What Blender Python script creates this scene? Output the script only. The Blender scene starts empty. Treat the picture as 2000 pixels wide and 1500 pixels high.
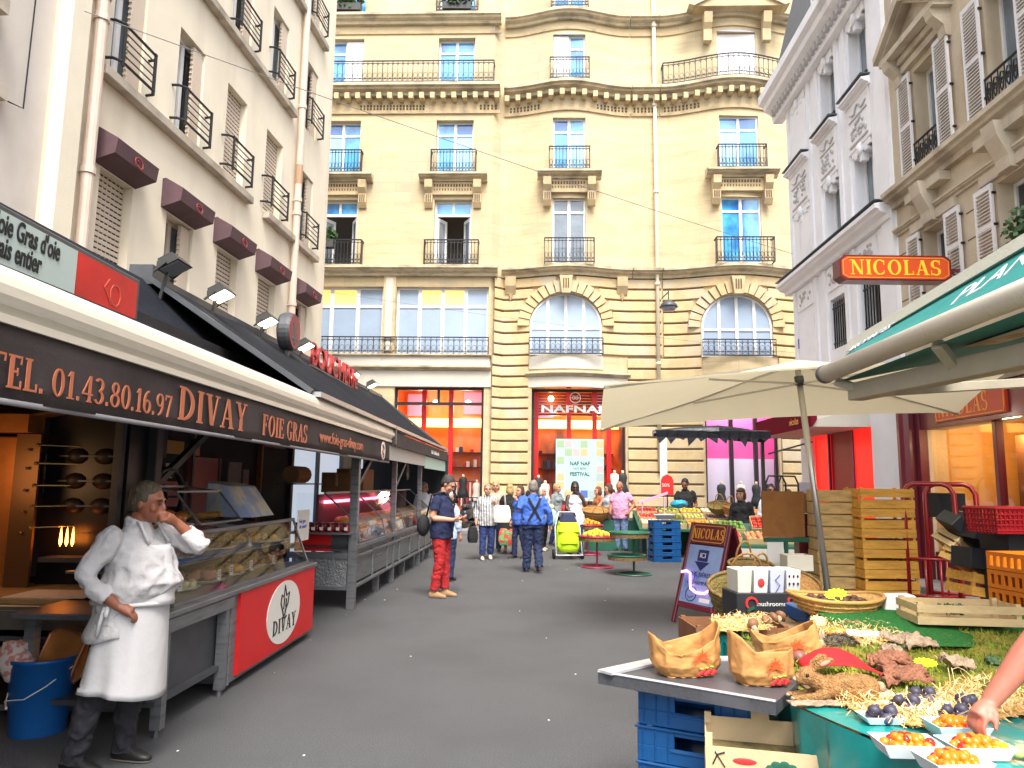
import bpy, math, random
from mathutils import Vector, Matrix, noise
R = math.radians
random.seed(7)
sc = bpy.context.scene
C = bpy.context.collection
# ---------------------------------------------------------------- camera
FOC, CAMH, PITCH, ROLL = 1450.0, 1.68, math.atan(195 / 1450.0), R(0.7)
cd = bpy.data.cameras.new('camera'); cam = bpy.data.objects.new('camera', cd); C.objects.link(cam)
cd.sensor_width = 36.0; cd.lens = 36.0 * FOC / 2000.0; cd.clip_start = 0.05; cd.clip_end = 600
CM = Matrix.Rotation(math.pi / 2 + PITCH, 3, 'X') @ Matrix.Rotation(ROLL, 3, 'Z')
cam.location = (0, 0, CAMH); cam.rotation_euler = CM.to_euler()
sc.camera = cam
# ---------------------------------------------------------------- world, sun, exposure
w = bpy.data.worlds.new('World'); sc.world = w; w.use_nodes = True
nt = w.node_tree; bg = nt.nodes['Background']
sky = nt.nodes.new('ShaderNodeTexSky'); sky.sky_type = 'NISHITA'; sky.sun_disc = False
SUN_EL, SUN_AZ = R(56), R(170)
sky.sun_elevation = SUN_EL; sky.sun_rotation = SUN_AZ
sky.air_density = 1.0; sky.dust_density = 4.0; sky.ozone_density = 1.0
hs = nt.nodes.new('ShaderNodeHueSaturation'); hs.inputs['Saturation'].default_value = 0.42
nt.links.new(sky.outputs[0], hs.inputs['Color']); nt.links.new(hs.outputs[0], bg.inputs['Color'])
bg.inputs['Strength'].default_value = 0.15
sl = bpy.data.lights.new('sun', 'SUN'); sl.energy = 1.5; sl.angle = R(25); sl.color = (1.0, 0.93, 0.82)
so = bpy.data.objects.new('sun', sl); C.objects.link(so)
so.rotation_euler = (Vector((math.sin(SUN_AZ) * math.cos(SUN_EL), math.cos(SUN_AZ) * math.cos(SUN_EL), math.sin(SUN_EL)))).to_track_quat('Z', 'Y').to_euler()
sc.view_settings.view_transform = 'Standard'; sc.view_settings.look = 'None'
sc.view_settings.exposure = 1.55; sc.view_settings.gamma = 1.0
sc.cycles.use_denoising = True
sc.cycles.max_bounces = 6; sc.cycles.diffuse_bounces = 4; sc.cycles.glossy_bounces = 3; sc.cycles.transparent_max_bounces = 12
sc.cycles.sample_clamp_indirect = 6.0
try: sc.cycles.denoiser = 'OPENIMAGEDENOISE'
except Exception: pass

# ---------------------------------------------------------------- pixel -> world
def ray(px, py): return CM @ Vector(((px - 1000) / FOC, -(py - 750) / FOC, -1))
CP = Vector((0, 0, CAMH))
def at_y(px, py, y): d = ray(px, py); return CP + d * (y / d.y)
def at_z(px, py, z=0.0): d = ray(px, py); return CP + d * ((z - CAMH) / d.z)
def at_x(px, py, a, b=0.0): d = ray(px, py); return CP + d * (a / (d.x - b * d.y))

# ---------------------------------------------------------------- materials
_mats = {}
def srgb(h):
    h = h.lstrip('#'); c = [int(h[i:i + 2], 16) / 255 for i in (0, 2, 4)]
    return tuple(x / 12.92 if x <= .04045 else ((x + .055) / 1.055) ** 2.4 for x in c)
def mat(name, col=(.5, .5, .5), rough=.6, metal=0., noise=None, bump=None, emit=None, spec=.5, alpha=None, coat=0., second=None, sub=0., trans=0., blocks=None):
    """noise=(scale, amount[, stretch]) tone variation; second=(colour, scale, lo, hi) patches of another colour; bump=(scale, strength)."""
    if name in _mats: return _mats[name]
    if isinstance(col, str): col = srgb(col)
    m = bpy.data.materials.new(name); m.use_nodes = True; _mats[name] = m
    n = m.node_tree; L = n.links; b = n.nodes['Principled BSDF']
    b.inputs['Base Color'].default_value = (*col, 1); b.inputs['Roughness'].default_value = rough
    b.inputs['Metallic'].default_value = metal; b.inputs['Specular IOR Level'].default_value = spec
    if coat: b.inputs['Coat Weight'].default_value = coat; b.inputs['Coat Roughness'].default_value = .1
    if sub: b.inputs['Subsurface Weight'].default_value = sub; b.inputs['Subsurface Radius'].default_value = (.02, .008, .005)
    if trans: b.inputs['Transmission Weight'].default_value = trans
    tc = n.nodes.new('ShaderNodeTexCoord')
    src = None
    if noise or second:
        mp = n.nodes.new('ShaderNodeMapping'); L.new(tc.outputs['Object'], mp.inputs['Vector'])
    if noise:
        if len(noise) > 2: mp.inputs['Scale'].default_value = noise[2]
        t = n.nodes.new('ShaderNodeTexNoise'); t.inputs['Scale'].default_value = noise[0]; t.inputs['Detail'].default_value = 6; t.inputs['Roughness'].default_value = .65
        L.new(mp.outputs[0], t.inputs['Vector'])
        r = n.nodes.new('ShaderNodeValToRGB'); a = noise[1]
        r.color_ramp.elements[0].position = .3; r.color_ramp.elements[1].position = .7
        r.color_ramp.elements[0].color = (*[c * (1 - a) for c in col], 1); r.color_ramp.elements[1].color = (*[min(1, c * (1 + a)) for c in col], 1)
        L.new(t.outputs['Fac'], r.inputs['Fac']); src = r.outputs[0]
    if second:
        c2, s2, lo, hi = second[:4]
        if isinstance(c2, str): c2 = srgb(c2)
        t2 = n.nodes.new('ShaderNodeTexNoise'); t2.inputs['Scale'].default_value = s2; t2.inputs['Detail'].default_value = 5
        v2 = mp.outputs[0]
        if len(second) > 4:
            mp2 = n.nodes.new('ShaderNodeMapping'); mp2.inputs['Scale'].default_value = second[4]; L.new(tc.outputs['Object'], mp2.inputs['Vector']); v2 = mp2.outputs[0]
        L.new(v2, t2.inputs['Vector'])
        r2 = n.nodes.new('ShaderNodeMapRange'); r2.inputs['From Min'].default_value = lo; r2.inputs['From Max'].default_value = hi
        L.new(t2.outputs['Fac'], r2.inputs['Value'])
        mx = n.nodes.new('ShaderNodeMix'); mx.data_type = 'RGBA'
        L.new(r2.outputs[0], mx.inputs['Factor'])
        if src: L.new(src, mx.inputs['A'])
        else: mx.inputs['A'].default_value = (*col, 1)
        mx.inputs['B'].default_value = (*c2, 1); src = mx.outputs['Result']
    if blocks:                                            # (block length, course height, joint darkness): ashlar courses in the wall plane
        sp = n.nodes.new('ShaderNodeSeparateXYZ'); cb = n.nodes.new('ShaderNodeCombineXYZ'); L.new(tc.outputs['Object'], sp.inputs[0]); L.new(sp.outputs[0], cb.inputs[0]); L.new(sp.outputs[2], cb.inputs[1])
        bk = n.nodes.new('ShaderNodeTexBrick'); bk.inputs['Scale'].default_value = 1; bk.inputs['Brick Width'].default_value = blocks[0]; bk.inputs['Row Height'].default_value = blocks[1]; bk.inputs['Mortar Size'].default_value = .012; bk.inputs['Mortar Smooth'].default_value = .6
        bk.inputs['Color1'].default_value = (1, 1, 1, 1); bk.inputs['Color2'].default_value = (.84, .86, .90, 1); bk.inputs['Mortar'].default_value = (1 - blocks[2],) * 3 + (1,); L.new(cb.outputs[0], bk.inputs['Vector'])
        ml = n.nodes.new('ShaderNodeMix'); ml.data_type = 'RGBA'; ml.blend_type = 'MULTIPLY'; ml.inputs['Factor'].default_value = 1
        if src: L.new(src, ml.inputs['A'])
        else: ml.inputs['A'].default_value = (*col, 1)
        L.new(bk.outputs['Color'], ml.inputs['B']); src = ml.outputs['Result']
    if src: L.new(src, b.inputs['Base Color'])
    if bump:
        t3 = n.nodes.new('ShaderNodeTexNoise'); t3.inputs['Scale'].default_value = bump[0]; t3.inputs['Detail'].default_value = 4
        L.new(tc.outputs['Object'], t3.inputs['Vector'])
        bp = n.nodes.new('ShaderNodeBump'); bp.inputs['Strength'].default_value = bump[1]; bp.inputs['Distance'].default_value = .02
        L.new(t3.outputs['Fac'], bp.inputs['Height']); L.new(bp.outputs[0], b.inputs['Normal'])
    if emit:
        ec, es = emit
        if isinstance(ec, str): ec = srgb(ec)
        b.inputs['Emission Color'].default_value = (*ec, 1); b.inputs['Emission Strength'].default_value = es
    if alpha is not None: b.inputs['Alpha'].default_value = alpha
    return m
def glass_mat(name, tint=(.9, .95, 1), refl=.35, rough=.03):
    """thin clear pane: see-through with a fresnel reflection"""
    if name in _mats: return _mats[name]
    m = bpy.data.materials.new(name); m.use_nodes = True; _mats[name] = m
    n = m.node_tree; n.nodes.clear(); o = n.nodes.new('ShaderNodeOutputMaterial')
    t = n.nodes.new('ShaderNodeBsdfTransparent'); t.inputs[0].default_value = (*tint, 1)
    g = n.nodes.new('ShaderNodeBsdfGlossy'); g.inputs['Roughness'].default_value = rough
    mx = n.nodes.new('ShaderNodeMixShader'); lw = n.nodes.new('ShaderNodeLayerWeight'); lw.inputs['Blend'].default_value = refl
    n.links.new(lw.outputs['Fresnel'], mx.inputs[0]); n.links.new(t.outputs[0], mx.inputs[1]); n.links.new(g.outputs[0], mx.inputs[2]); n.links.new(mx.outputs[0], o.inputs[0])
    return m

# ---------------------------------------------------------------- mesh builder
class MB:
    def __init__(s, m=None): s.V = []; s.F = []; s.MI = []; s.mats = []; s.T = Matrix(); s.ci = 0; (s.use(m) if m else None)
    def use(s, m):
        if m not in s.mats: s.mats.append(m)
        s.ci = s.mats.index(m); return s
    def add(s, vs, fs):
        b = len(s.V); T = s.T
        s.V += [tuple(T @ Vector(v)) for v in vs]; s.F += [tuple(b + i for i in f) for f in fs]; s.MI += [s.ci] * len(fs); return s
    def box(s, x0, x1, y0, y1, z0, z1):
        vs = [(x0, y0, z0), (x1, y0, z0), (x1, y1, z0), (x0, y1, z0), (x0, y0, z1), (x1, y0, z1), (x1, y1, z1), (x0, y1, z1)]
        return s.add(vs, [(0, 3, 2, 1), (4, 5, 6, 7), (0, 1, 5, 4), (1, 2, 6, 5), (2, 3, 7, 6), (3, 0, 4, 7)])
    def hexa(s, b, t): return s.add(list(b) + list(t), [(0, 3, 2, 1), (4, 5, 6, 7), (0, 1, 5, 4), (1, 2, 6, 5), (2, 3, 7, 6), (3, 0, 4, 7)])
    def poly(s, *pts): return s.add(pts, [tuple(range(len(pts)))])
    def prism(s, pts, h0, h1, ax='z'):
        f = {'z': lambda p, h: (p[0], p[1], h), 'y': lambda p, h: (p[0], h, p[1]), 'x': lambda p, h: (h, p[0], p[1])}[ax]
        n = len(pts); vs = [f(p, h0) for p in pts] + [f(p, h1) for p in pts]
        return s.add(vs, [tuple(range(n))[::-1], tuple(range(n, 2 * n))] + [(i, (i + 1) % n, n + (i + 1) % n, n + i) for i in range(n)])
    def tube(s, path, r, n=8, closed=False, cap=True, flat=1.0):
        path = [Vector(p) for p in path]; m = len(path)
        rr = r if isinstance(r, (list, tuple)) else [r] * m
        vs = []; up = None
        for i, p in enumerate(path):
            a = path[(i - 1) % m] if (closed or i) else p; b = path[(i + 1) % m] if (closed or i < m - 1) else p
            t = (b - a).normalized() if (b - a).length > 1e-9 else Vector((0, 0, 1))
            if up is None: up = Vector((0, 0, 1)) if abs(t.z) < .9 else Vector((0, 1, 0))
            u = up - t * up.dot(t)
            if u.length < 1e-6: u = t.orthogonal()
            u.normalize(); v = t.cross(u); up = u
            for k in range(n):
                c = 2 * math.pi * (k + .5) / n; vs.append(p + u * (math.cos(c) * rr[i]) + v * (math.sin(c) * rr[i] * flat))
        fs = []
        for i in range(m if closed else m - 1):
            j = (i + 1) % m
            for k in range(n): fs.append((i * n + k, i * n + (k + 1) % n, j * n + (k + 1) % n, j * n + k))
        if cap and not closed: fs += [tuple(range(n))[::-1], tuple((m - 1) * n + k for k in range(n))]
        return s.add(vs, fs)
    def bar(s, a, b, w, d=None):
        """square section bar from a to b"""
        return s.tube([a, b], w * .7071, 4)
    def sph(s, c, r, nu=12, nv=8, rot=None, fn=None):
        if not isinstance(r, (tuple, list)): r = (r, r, r)
        vs = [(0, 0, 1)]
        for j in range(1, nv):
            th = math.pi * j / nv
            for i in range(nu):
                ph = 2 * math.pi * i / nu; vs.append((math.sin(th) * math.cos(ph), math.sin(th) * math.sin(ph), math.cos(th)))
        vs.append((0, 0, -1)); c = Vector(c); out = []
        for v in vs:
            k = fn(Vector(v)) if fn else 1
            q = Vector((v[0] * r[0] * k, v[1] * r[1] * k, v[2] * r[2] * k))
            if rot: q = rot @ q
            out.append(c + q)
        fs = [(0, 1 + i, 1 + (i + 1) % nu) for i in range(nu)]
        for j in range(nv - 2):
            for i in range(nu):
                a = 1 + j * nu + i; b = 1 + j * nu + (i + 1) % nu; fs.append((a, a + nu, b + nu, b))
        e = len(vs) - 1; o = 1 + (nv - 2) * nu
        fs += [(o + i, e, o + (i + 1) % nu) for i in range(nu)]
        return s.add(out, fs)
    def lathe(s, prof, n=16, c=(0, 0, 0), sx=1., sy=1., cap=True):
        vs = [(c[0] + r * sx * math.cos(2 * math.pi * k / n), c[1] + r * sy * math.sin(2 * math.pi * k / n), c[2] + z) for r, z in prof for k in range(n)]
        fs = [(i * n + k, i * n + (k + 1) % n, (i + 1) * n + (k + 1) % n, (i + 1) * n + k) for i in range(len(prof) - 1) for k in range(n)]
        if cap: fs += [tuple(range(n))[::-1], tuple((len(prof) - 1) * n + k for k in range(n))]
        return s.add(vs, fs)
    def loft(s, rings, cap=True, closed=True):
        n = len(rings[0]); vs = [p for r in rings for p in r]; K = n if closed else n - 1
        fs = [(i * n + k, i * n + (k + 1) % n, (i + 1) * n + (k + 1) % n, (i + 1) * n + k) for i in range(len(rings) - 1) for k in range(K)]
        if cap and closed: fs += [tuple(range(n))[::-1], tuple((len(rings) - 1) * n + k for k in range(n))]
        return s.add(vs, fs)
    def ell(s, secs, n=14, cap=True):
        """loft of horizontal ellipses: (x, y, z, rx, ry)"""
        return s.loft([[(x + rx * math.cos(2 * math.pi * k / n), y + ry * math.sin(2 * math.pi * k / n), z) for k in range(n)] for x, y, z, rx, ry in secs], cap)
    def grid(s, fn, nu, nv):
        vs = [fn(i / nu, j / nv) for j in range(nv + 1) for i in range(nu + 1)]
        return s.add(vs, [(j * (nu + 1) + i, j * (nu + 1) + i + 1, (j + 1) * (nu + 1) + i + 1, (j + 1) * (nu + 1) + i) for j in range(nv) for i in range(nu)])
    def out(s, name, parent=None, smooth=False, bevel=0, seg=1, solid=0, subd=0, loc=None, rot=None):
        me = bpy.data.meshes.new(name); me.from_pydata(s.V, [], s.F)
        for m in s.mats: me.materials.append(m)
        if len(s.mats) > 1: me.polygons.foreach_set('material_index', s.MI)
        if smooth: me.polygons.foreach_set('use_smooth', [True] * len(me.polygons))
        me.update(); o = bpy.data.objects.new(name, me); C.objects.link(o)
        if parent: o.parent = parent
        if loc: o.location = loc
        if rot: o.rotation_euler = rot
        if solid: md = o.modifiers.new('solid', 'SOLIDIFY'); md.thickness = solid; md.offset = 0
        if bevel: md = o.modifiers.new('bevel', 'BEVEL'); md.width = bevel; md.segments = seg; md.limit_method = 'ANGLE'; md.harden_normals = False
        if subd: md = o.modifiers.new('subd', 'SUBSURF'); md.levels = subd; md.render_levels = subd
        return o
def remesh(o, vox, smooth=2, disp=None):
    md = o.modifiers.new('remesh', 'REMESH'); md.mode = 'VOXEL'; md.voxel_size = vox; md.use_smooth_shade = True
    if smooth: sm = o.modifiers.new('smooth', 'SMOOTH'); sm.iterations = smooth; sm.factor = .5
    if disp:
        key = 'clouds%g' % disp[0]; t = bpy.data.textures.get(key) or bpy.data.textures.new(key, 'MARBLE' if disp[0] > .05 else 'CLOUDS'); t.noise_scale = disp[0]
        if t.type == 'MARBLE': t.turbulence = 9; t.noise_depth = 1
        d = o.modifiers.new('disp', 'DISPLACE'); d.texture = t; d.strength = disp[1]; d.texture_coords = 'LOCAL'
    return o
def tag(o, label=None, cat=None, group=None, kind=None):
    if label: o['label'] = label
    if cat: o['category'] = cat
    if group: o['group'] = group
    if kind: o['kind'] = kind
    return o
def thing(name, label, cat, loc=(0, 0, 0), rz=0., group=None, rot=None):
    o = bpy.data.objects.new(name, None); C.objects.link(o); o.empty_display_size = .1
    o.location = loc; o.rotation_euler = rot or (0, 0, rz)
    return tag(o, label, cat, group)
_kids = None
def dup(root, loc, rz=None, label=None, rot=None, scale=None):
    """a copy of a thing with its parts and sub-parts"""
    def cp(o, par):
        c = o.copy(); C.objects.link(c)
        if par: c.parent = par; c.matrix_parent_inverse = o.matrix_parent_inverse.copy()
        for ch in o.children: cp(ch, c)
        return c
    r = cp(root, None); r.location = loc
    if rz is not None: r.rotation_euler = (0, 0, rz)
    if rot is not None: r.rotation_euler = rot
    if scale: r.scale = (scale,) * 3
    if label: r['label'] = label
    return r
def text(s, size, m, parent, loc, rot=(R(90), 0, 0), name='lettering', shear=0, ext=.002, align='LEFT', sx=1., offset=0., space=1.):
    c = bpy.data.curves.new(name, 'FONT'); c.body = s; c.size = size; c.shear = shear; c.extrude = ext; c.align_x = align; c.offset = offset; c.space_character = space; c.resolution_u = 4
    t = bpy.data.objects.new(name, c); me = bpy.data.meshes.new_from_object(t); me.materials.clear(); me.materials.append(m); bpy.data.objects.remove(t)
    o = bpy.data.objects.new(name, me); C.objects.link(o); o.parent = parent; o.location = loc; o.rotation_euler = rot; o.scale = (sx, 1, 1)
    return o

# ---------------------------------------------------------------- a small serif alphabet (thick and thin strokes with feet)
def _glyph(ch):
    k, t, s = .19, .07, .055                                   # thick, thin, serif height
    P = []
    def rect(a, b, c, d): P.append([(a, b), (c, b), (c, d), (a, d)])
    def bar(x0, y0, x1, y1, wd): P.append([(x0 - wd / 2, y0), (x0 + wd / 2, y0), (x1 + wd / 2, y1), (x1 - wd / 2, y1)])
    def foot(x, y, l=.17): rect(x - l, y, x + l, y + s) if y < .5 else rect(x - l, y - s, x + l, y)
    def ring(cx, cy, rx, ry, a0, a1, wx=k, wy=t, n=16):
        for i in range(n):
            a, b = R(a0 + (a1 - a0) * i / n), R(a0 + (a1 - a0) * (i + 1) / n)
            P.append([(cx + rx * math.cos(a), cy + ry * math.sin(a)), (cx + rx * math.cos(b), cy + ry * math.sin(b)),
                      (cx + (rx - wx) * math.cos(b), cy + (ry - wy) * math.sin(b)), (cx + (rx - wx) * math.cos(a), cy + (ry - wy) * math.sin(a))])
    def stem(x, l=.17): rect(x - k / 2, 0, x + k / 2, 1); foot(x, 0, l); foot(x, 1, l)
    A = .7
    if ch == ' ': return .35, []
    if ch == '.': rect(.03, 0, .17, .15); return .24, P
    if ch == 'I': stem(.18); A = .38
    elif ch == 'T': rect(.31, 0, .5, 1); foot(.405, 0); rect(0, .93, .81, 1); rect(0, .76, .05, 1); rect(.76, .76, .81, 1); A = .85
    elif ch == 'L': stem(.18); rect(.2, 0, .66, t); rect(.61, 0, .66, .26); A = .7
    elif ch in 'EF':
        stem(.18); rect(.2, .93, .64, 1); rect(.59, .75, .64, 1); rect(.2, .48, .48, .55); rect(.45, .4, .49, .63)
        if ch == 'E': rect(.2, 0, .68, t); rect(.63, 0, .68, .26)
        A = .72
    elif ch == 'D': stem(.18); ring(.22, .5, .6, .5, -90, 90); A = .88
    elif ch == 'O': ring(.44, .5, .44, .52, 0, 360, k, t, 28); A = .93
    elif ch in 'CG':
        ring(.44, .5, .44, .52, 50, 310, k, t, 24); rect(.67, .66, .74, .95)
        if ch == 'G': rect(.58, .05, .77, .42); rect(.48, .38, .86, .43)
        else: rect(.68, .1, .73, .28)
        A = .86
    elif ch == 'V': bar(.19, 1, .43, 0, k); bar(.72, 1, .47, 0, t); foot(.19, 1); foot(.72, 1, .13); A = .88
    elif ch == 'A': bar(.12, 0, .42, 1, t); bar(.72, 0, .44, 1, k); rect(.22, .3, .65, .36); foot(.12, 0, .13); foot(.72, 0); A = .88
    elif ch == 'Y': bar(.18, 1, .42, .45, k); bar(.7, 1, .46, .45, t); rect(.335, 0, .525, .48); foot(.18, 1); foot(.7, 1, .13); foot(.43, 0); A = .86
    elif ch == 'N': rect(.12, 0, .19, 1); rect(.72, 0, .79, 1); bar(.17, 1, .73, 0, k); foot(.14, 0, .13); foot(.1, 1, .13); foot(.77, 1, .13); A = .92
    elif ch == 'R': stem(.18); ring(.24, .74, .42, .26, -90, 90, k, t, 12); bar(.7, 0, .42, .5, k); foot(.72, 0, .12); A = .83
    elif ch == 'S': ring(.34, .73, .31, .28, 40, 270, k * .9, t, 14); ring(.34, .25, .33, .27, -140, 90, k * .9, t, 14); rect(.56, .72, .61, 1); rect(.03, 0, .08, .3); A = .7
    elif ch == '0': ring(.34, .5, .34, .5, 0, 360, k * .85, t, 24); A = .72
    elif ch == '1': rect(.2, 0, .37, 1); foot(.285, 0, .2); bar(.1, .8, .24, .96, .12); A = .55
    elif ch == '4': rect(.42, 0, .58, 1); rect(.02, .27, .7, .34); bar(.05, .3, .48, 1, t); foot(.5, 0, .15); A = .74
    elif ch == '3': ring(.28, .74, .32, .26, -90, 150, k * .85, t, 14); ring(.28, .27, .35, .27, -150, 90, k * .85, t, 14); A = .7
    elif ch == '8': ring(.34, .75, .28, .25, 0, 360, k * .75, t, 18); ring(.34, .27, .34, .27, 0, 360, k * .8, t, 18); A = .72
    elif ch == '6': ring(.34, .3, .33, .3, 0, 360, k * .8, t, 18); ring(.5, .5, .49, .5, 95, 200, k * .85, t, 10); A = .72
    elif ch == '9': ring(.34, .7, .33, .3, 0, 360, k * .8, t, 18); ring(.18, .5, .49, .5, -85, 20, k * .85, t, 10); A = .72
    elif ch == '7': rect(.04, .9, .64, 1); rect(.04, .75, .09, 1); bar(.28, 0, .58, .93, k * .75); A = .68
    else: rect(.05, 0, .3, .6); A = .4
    return A, P
def serif(s, h, m, parent, loc, rot=(0, 0, 0), sx=1., gap=.1, ext=.004, name='lettering', center=False):
    mb = MB(m); x = 0
    W = sum(_glyph(c)[0] + gap for c in s) - gap
    if center: x = -W / 2
    q = 0
    for c in s:
        A, P = _glyph(c)
        for p in P:
            q += 1; e = ext + .00004 * (q % 7)
            mb.prism([((x + a) * h * sx, b * h) for a, b in p], -e, 0, 'y')
        x += A + gap
    return mb.out(name, parent, loc=loc, rot=rot)
# ================================================================ SETTING
ASPH = mat('asphalt', (.090, .092, .097), .85, noise=(95, .42), bump=(170, .7), second=((.074, .075, .079), .9, .42, .7))
STONE = mat('cream_stone', (.585, .465, .275), .85, noise=(1.1, .15, (.5, .5, 2.6)), bump=(9, .25), second=((.46, .39, .28), .55, .53, .74, (1.3, 1, .35)), blocks=(1.25, .42, .22))
STONE2 = mat('cream_stone_trim', (.53, .41, .24), .85, noise=(2.5, .16), bump=(14, .3), second=((.30, .25, .17), 1.6, .56, .74))
LEDGE = mat('weathered_ledge_stone', (.54, .455, .31), .9, noise=(2.2, .2), bump=(14, .35), second=((.23, .20, .15), 1.3, .5, .72, (1, 1, 3)))
PALE = mat('pale_render', (.56, .53, .46), .8, noise=(1.5, .06))
PLASTER = mat('cream_plaster', (.80, .73, .585), .9, noise=(.7, .06), bump=(40, .2), second=((.60, .51, .40), .5, .50, .78, (1.6, 1, .3)))
WHITEST = mat('white_painted_stone', (.88, .88, .91), .85, noise=(1.2, .05), bump=(30, .15), second=((.56, .53, .52), .9, .6, .8, (1, 1, .3)))
BEIGE = mat('beige_stone', (.58, .49, .36), .9, noise=(.9, .15), bump=(16, .3), second=((.34, .26, .16), .8, .5, .74, (1, 1, .4)))
BEIGE2 = mat('beige_trim_stone', (.55, .48, .37), .9, noise=(2, .16), bump=(18, .3), second=((.26, .2, .14), 1.2, .52, .75))
DARKJ = mat('dark_joint', (.12, .08, .045), .9)
WPAINT = mat('white_gloss_paint', (.78, .78, .78), .45, noise=(3, .04))
IRON = mat('black_iron', (.018, .02, .026), .5, metal=.3)
GLASSB = mat('sky_reflection_blue_glass', (.09, .41, .78), .06, spec=.9, coat=.6, second=((.03, .16, .45), 1.1, .46, .66), noise=(.8, .3))  # blue sky reflection painted into the base colour of the panes
GLASSC = mat('curtained_sky_reflection_glass', (.26, .52, .78), .08, spec=.8, coat=.5, noise=(1.1, .25, (3, 1, .4))); GLASSN = mat('deep_sky_reflection_glass', (.03, .16, .5), .06, spec=.9, coat=.5, noise=(1, .3))  # both blues carry the painted sky reflection too, one mixed with pale curtain
GLASSD = mat('dark_window_glass', (.02, .03, .04), .06, spec=.8, coat=.4)
GLASSG = mat('grey_window_glass', (.16, .2, .24), .08, spec=.7, coat=.4, noise=(1.2, .3))
FROST = mat('frosted_pale_glass', (.33, .42, .55), .25, spec=.6, noise=(.5, .12))
FROSTY = mat('frosted_glass_lamplit', (.55, .42, .2), .3, emit=((1, .62, .12), .42), noise=(.8, .2))
SHUT = mat('cream_shutter_paint', (.60, .50, .40), .6)
ZINC = mat('grey_zinc', (.12, .14, .17), .45, metal=.4, noise=(3, .2))
DARK = mat('dark_void', (.012, .012, .014), .9)
PLANT = mat('leaf_green', (.045, .10, .03), .6, noise=(9, .5))
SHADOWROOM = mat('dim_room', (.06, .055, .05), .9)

def wall(mb, u0, u1, z0, z1, holes=(), yf=None, depth=.3, du=None, reveal=None):
    yf = yf or (lambda u: 0.0)
    us = {u0, u1}; zs = {z0, z1}
    for h in holes: us |= {h[0], h[1]}; zs |= {h[2], h[3]}
    if du:
        n = max(1, int((u1 - u0) / du)); us |= {u0 + (u1 - u0) * i / n for i in range(n + 1)}
    us = sorted(u for u in us if u0 - 1e-6 <= u <= u1 + 1e-6); zs = sorted(zs); base = mb.ci
    us = [u for i, u in enumerate(us) if i == 0 or u - us[i - 1] > 1e-4]
    for a, b in zip(us, us[1:]):
        for c, d in zip(zs, zs[1:]):
            if any(h[0] - 1e-5 <= a and b <= h[1] + 1e-5 and h[2] - 1e-5 <= c and d <= h[3] + 1e-5 for h in holes): continue
            mb.poly((a, yf(a), c), (b, yf(b), c), (b, yf(b), d), (a, yf(a), d))
    if reveal: mb.use(reveal)
    for h in holes:
        a, b, c, d = h[:4]; y = max(yf(a), yf(b)); Y = y + depth; rise = h[4] if len(h) > 4 else 0
        t = d - rise
        mb.poly((a, yf(a), c), (a, Y, c), (a, Y, t), (a, yf(a), t)); mb.poly((b, Y, c), (b, yf(b), c), (b, yf(b), t), (b, Y, t))
        mb.poly((a, yf(a), c), (b, yf(b), c), (b, Y, c), (a, Y, c))
        if rise:
            N = 16; pt = [((a + b) / 2 - (b - a) / 2 * math.cos(math.pi * i / N), t + rise * math.sin(math.pi * i / N)) for i in range(N + 1)]
            for (p, q), (r, s2) in zip(pt, pt[1:]):
                mb.poly((p, yf(p), q), (r, yf(r), s2), (r, yf(r), d), (p, yf(p), d)) if q < d - 1e-6 or s2 < d - 1e-6 else None
                mb.poly((p, yf(p), q), (p, Y, q), (r, Y, s2), (r, yf(r), s2))
        else: mb.poly((a, Y, d), (b, Y, d), (b, yf(b), d), (a, yf(a), d))
    mb.ci = base
    return mb
def sweep(mb, prof, u0, u1, yf=None, du=.25, ends=True):
    """moulding: profile [(out, z)] swept along the wall from u0 to u1"""
    yf = yf or (lambda u: 0.0); n = max(1, int(abs(u1 - u0) / du)) if yf(u0) != yf((u0 + u1) / 2) or yf(u0) != yf(u1) else 1
    rings = [[(u, yf(u) - o, z) for o, z in prof] for u in [u0 + (u1 - u0) * i / n for i in range(n + 1)]]
    return mb.loft(rings, cap=ends)
def corn(z, h, o):                                     # a stepped cornice profile, underside first
    return [(-.05, z), (o * .35, z), (o * .4, z + h * .3), (o * .75, z + h * .45), (o * .8, z + h * .62), (o, z + h * .7), (o, z + h), (-.05, z + h + .06)]
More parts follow.
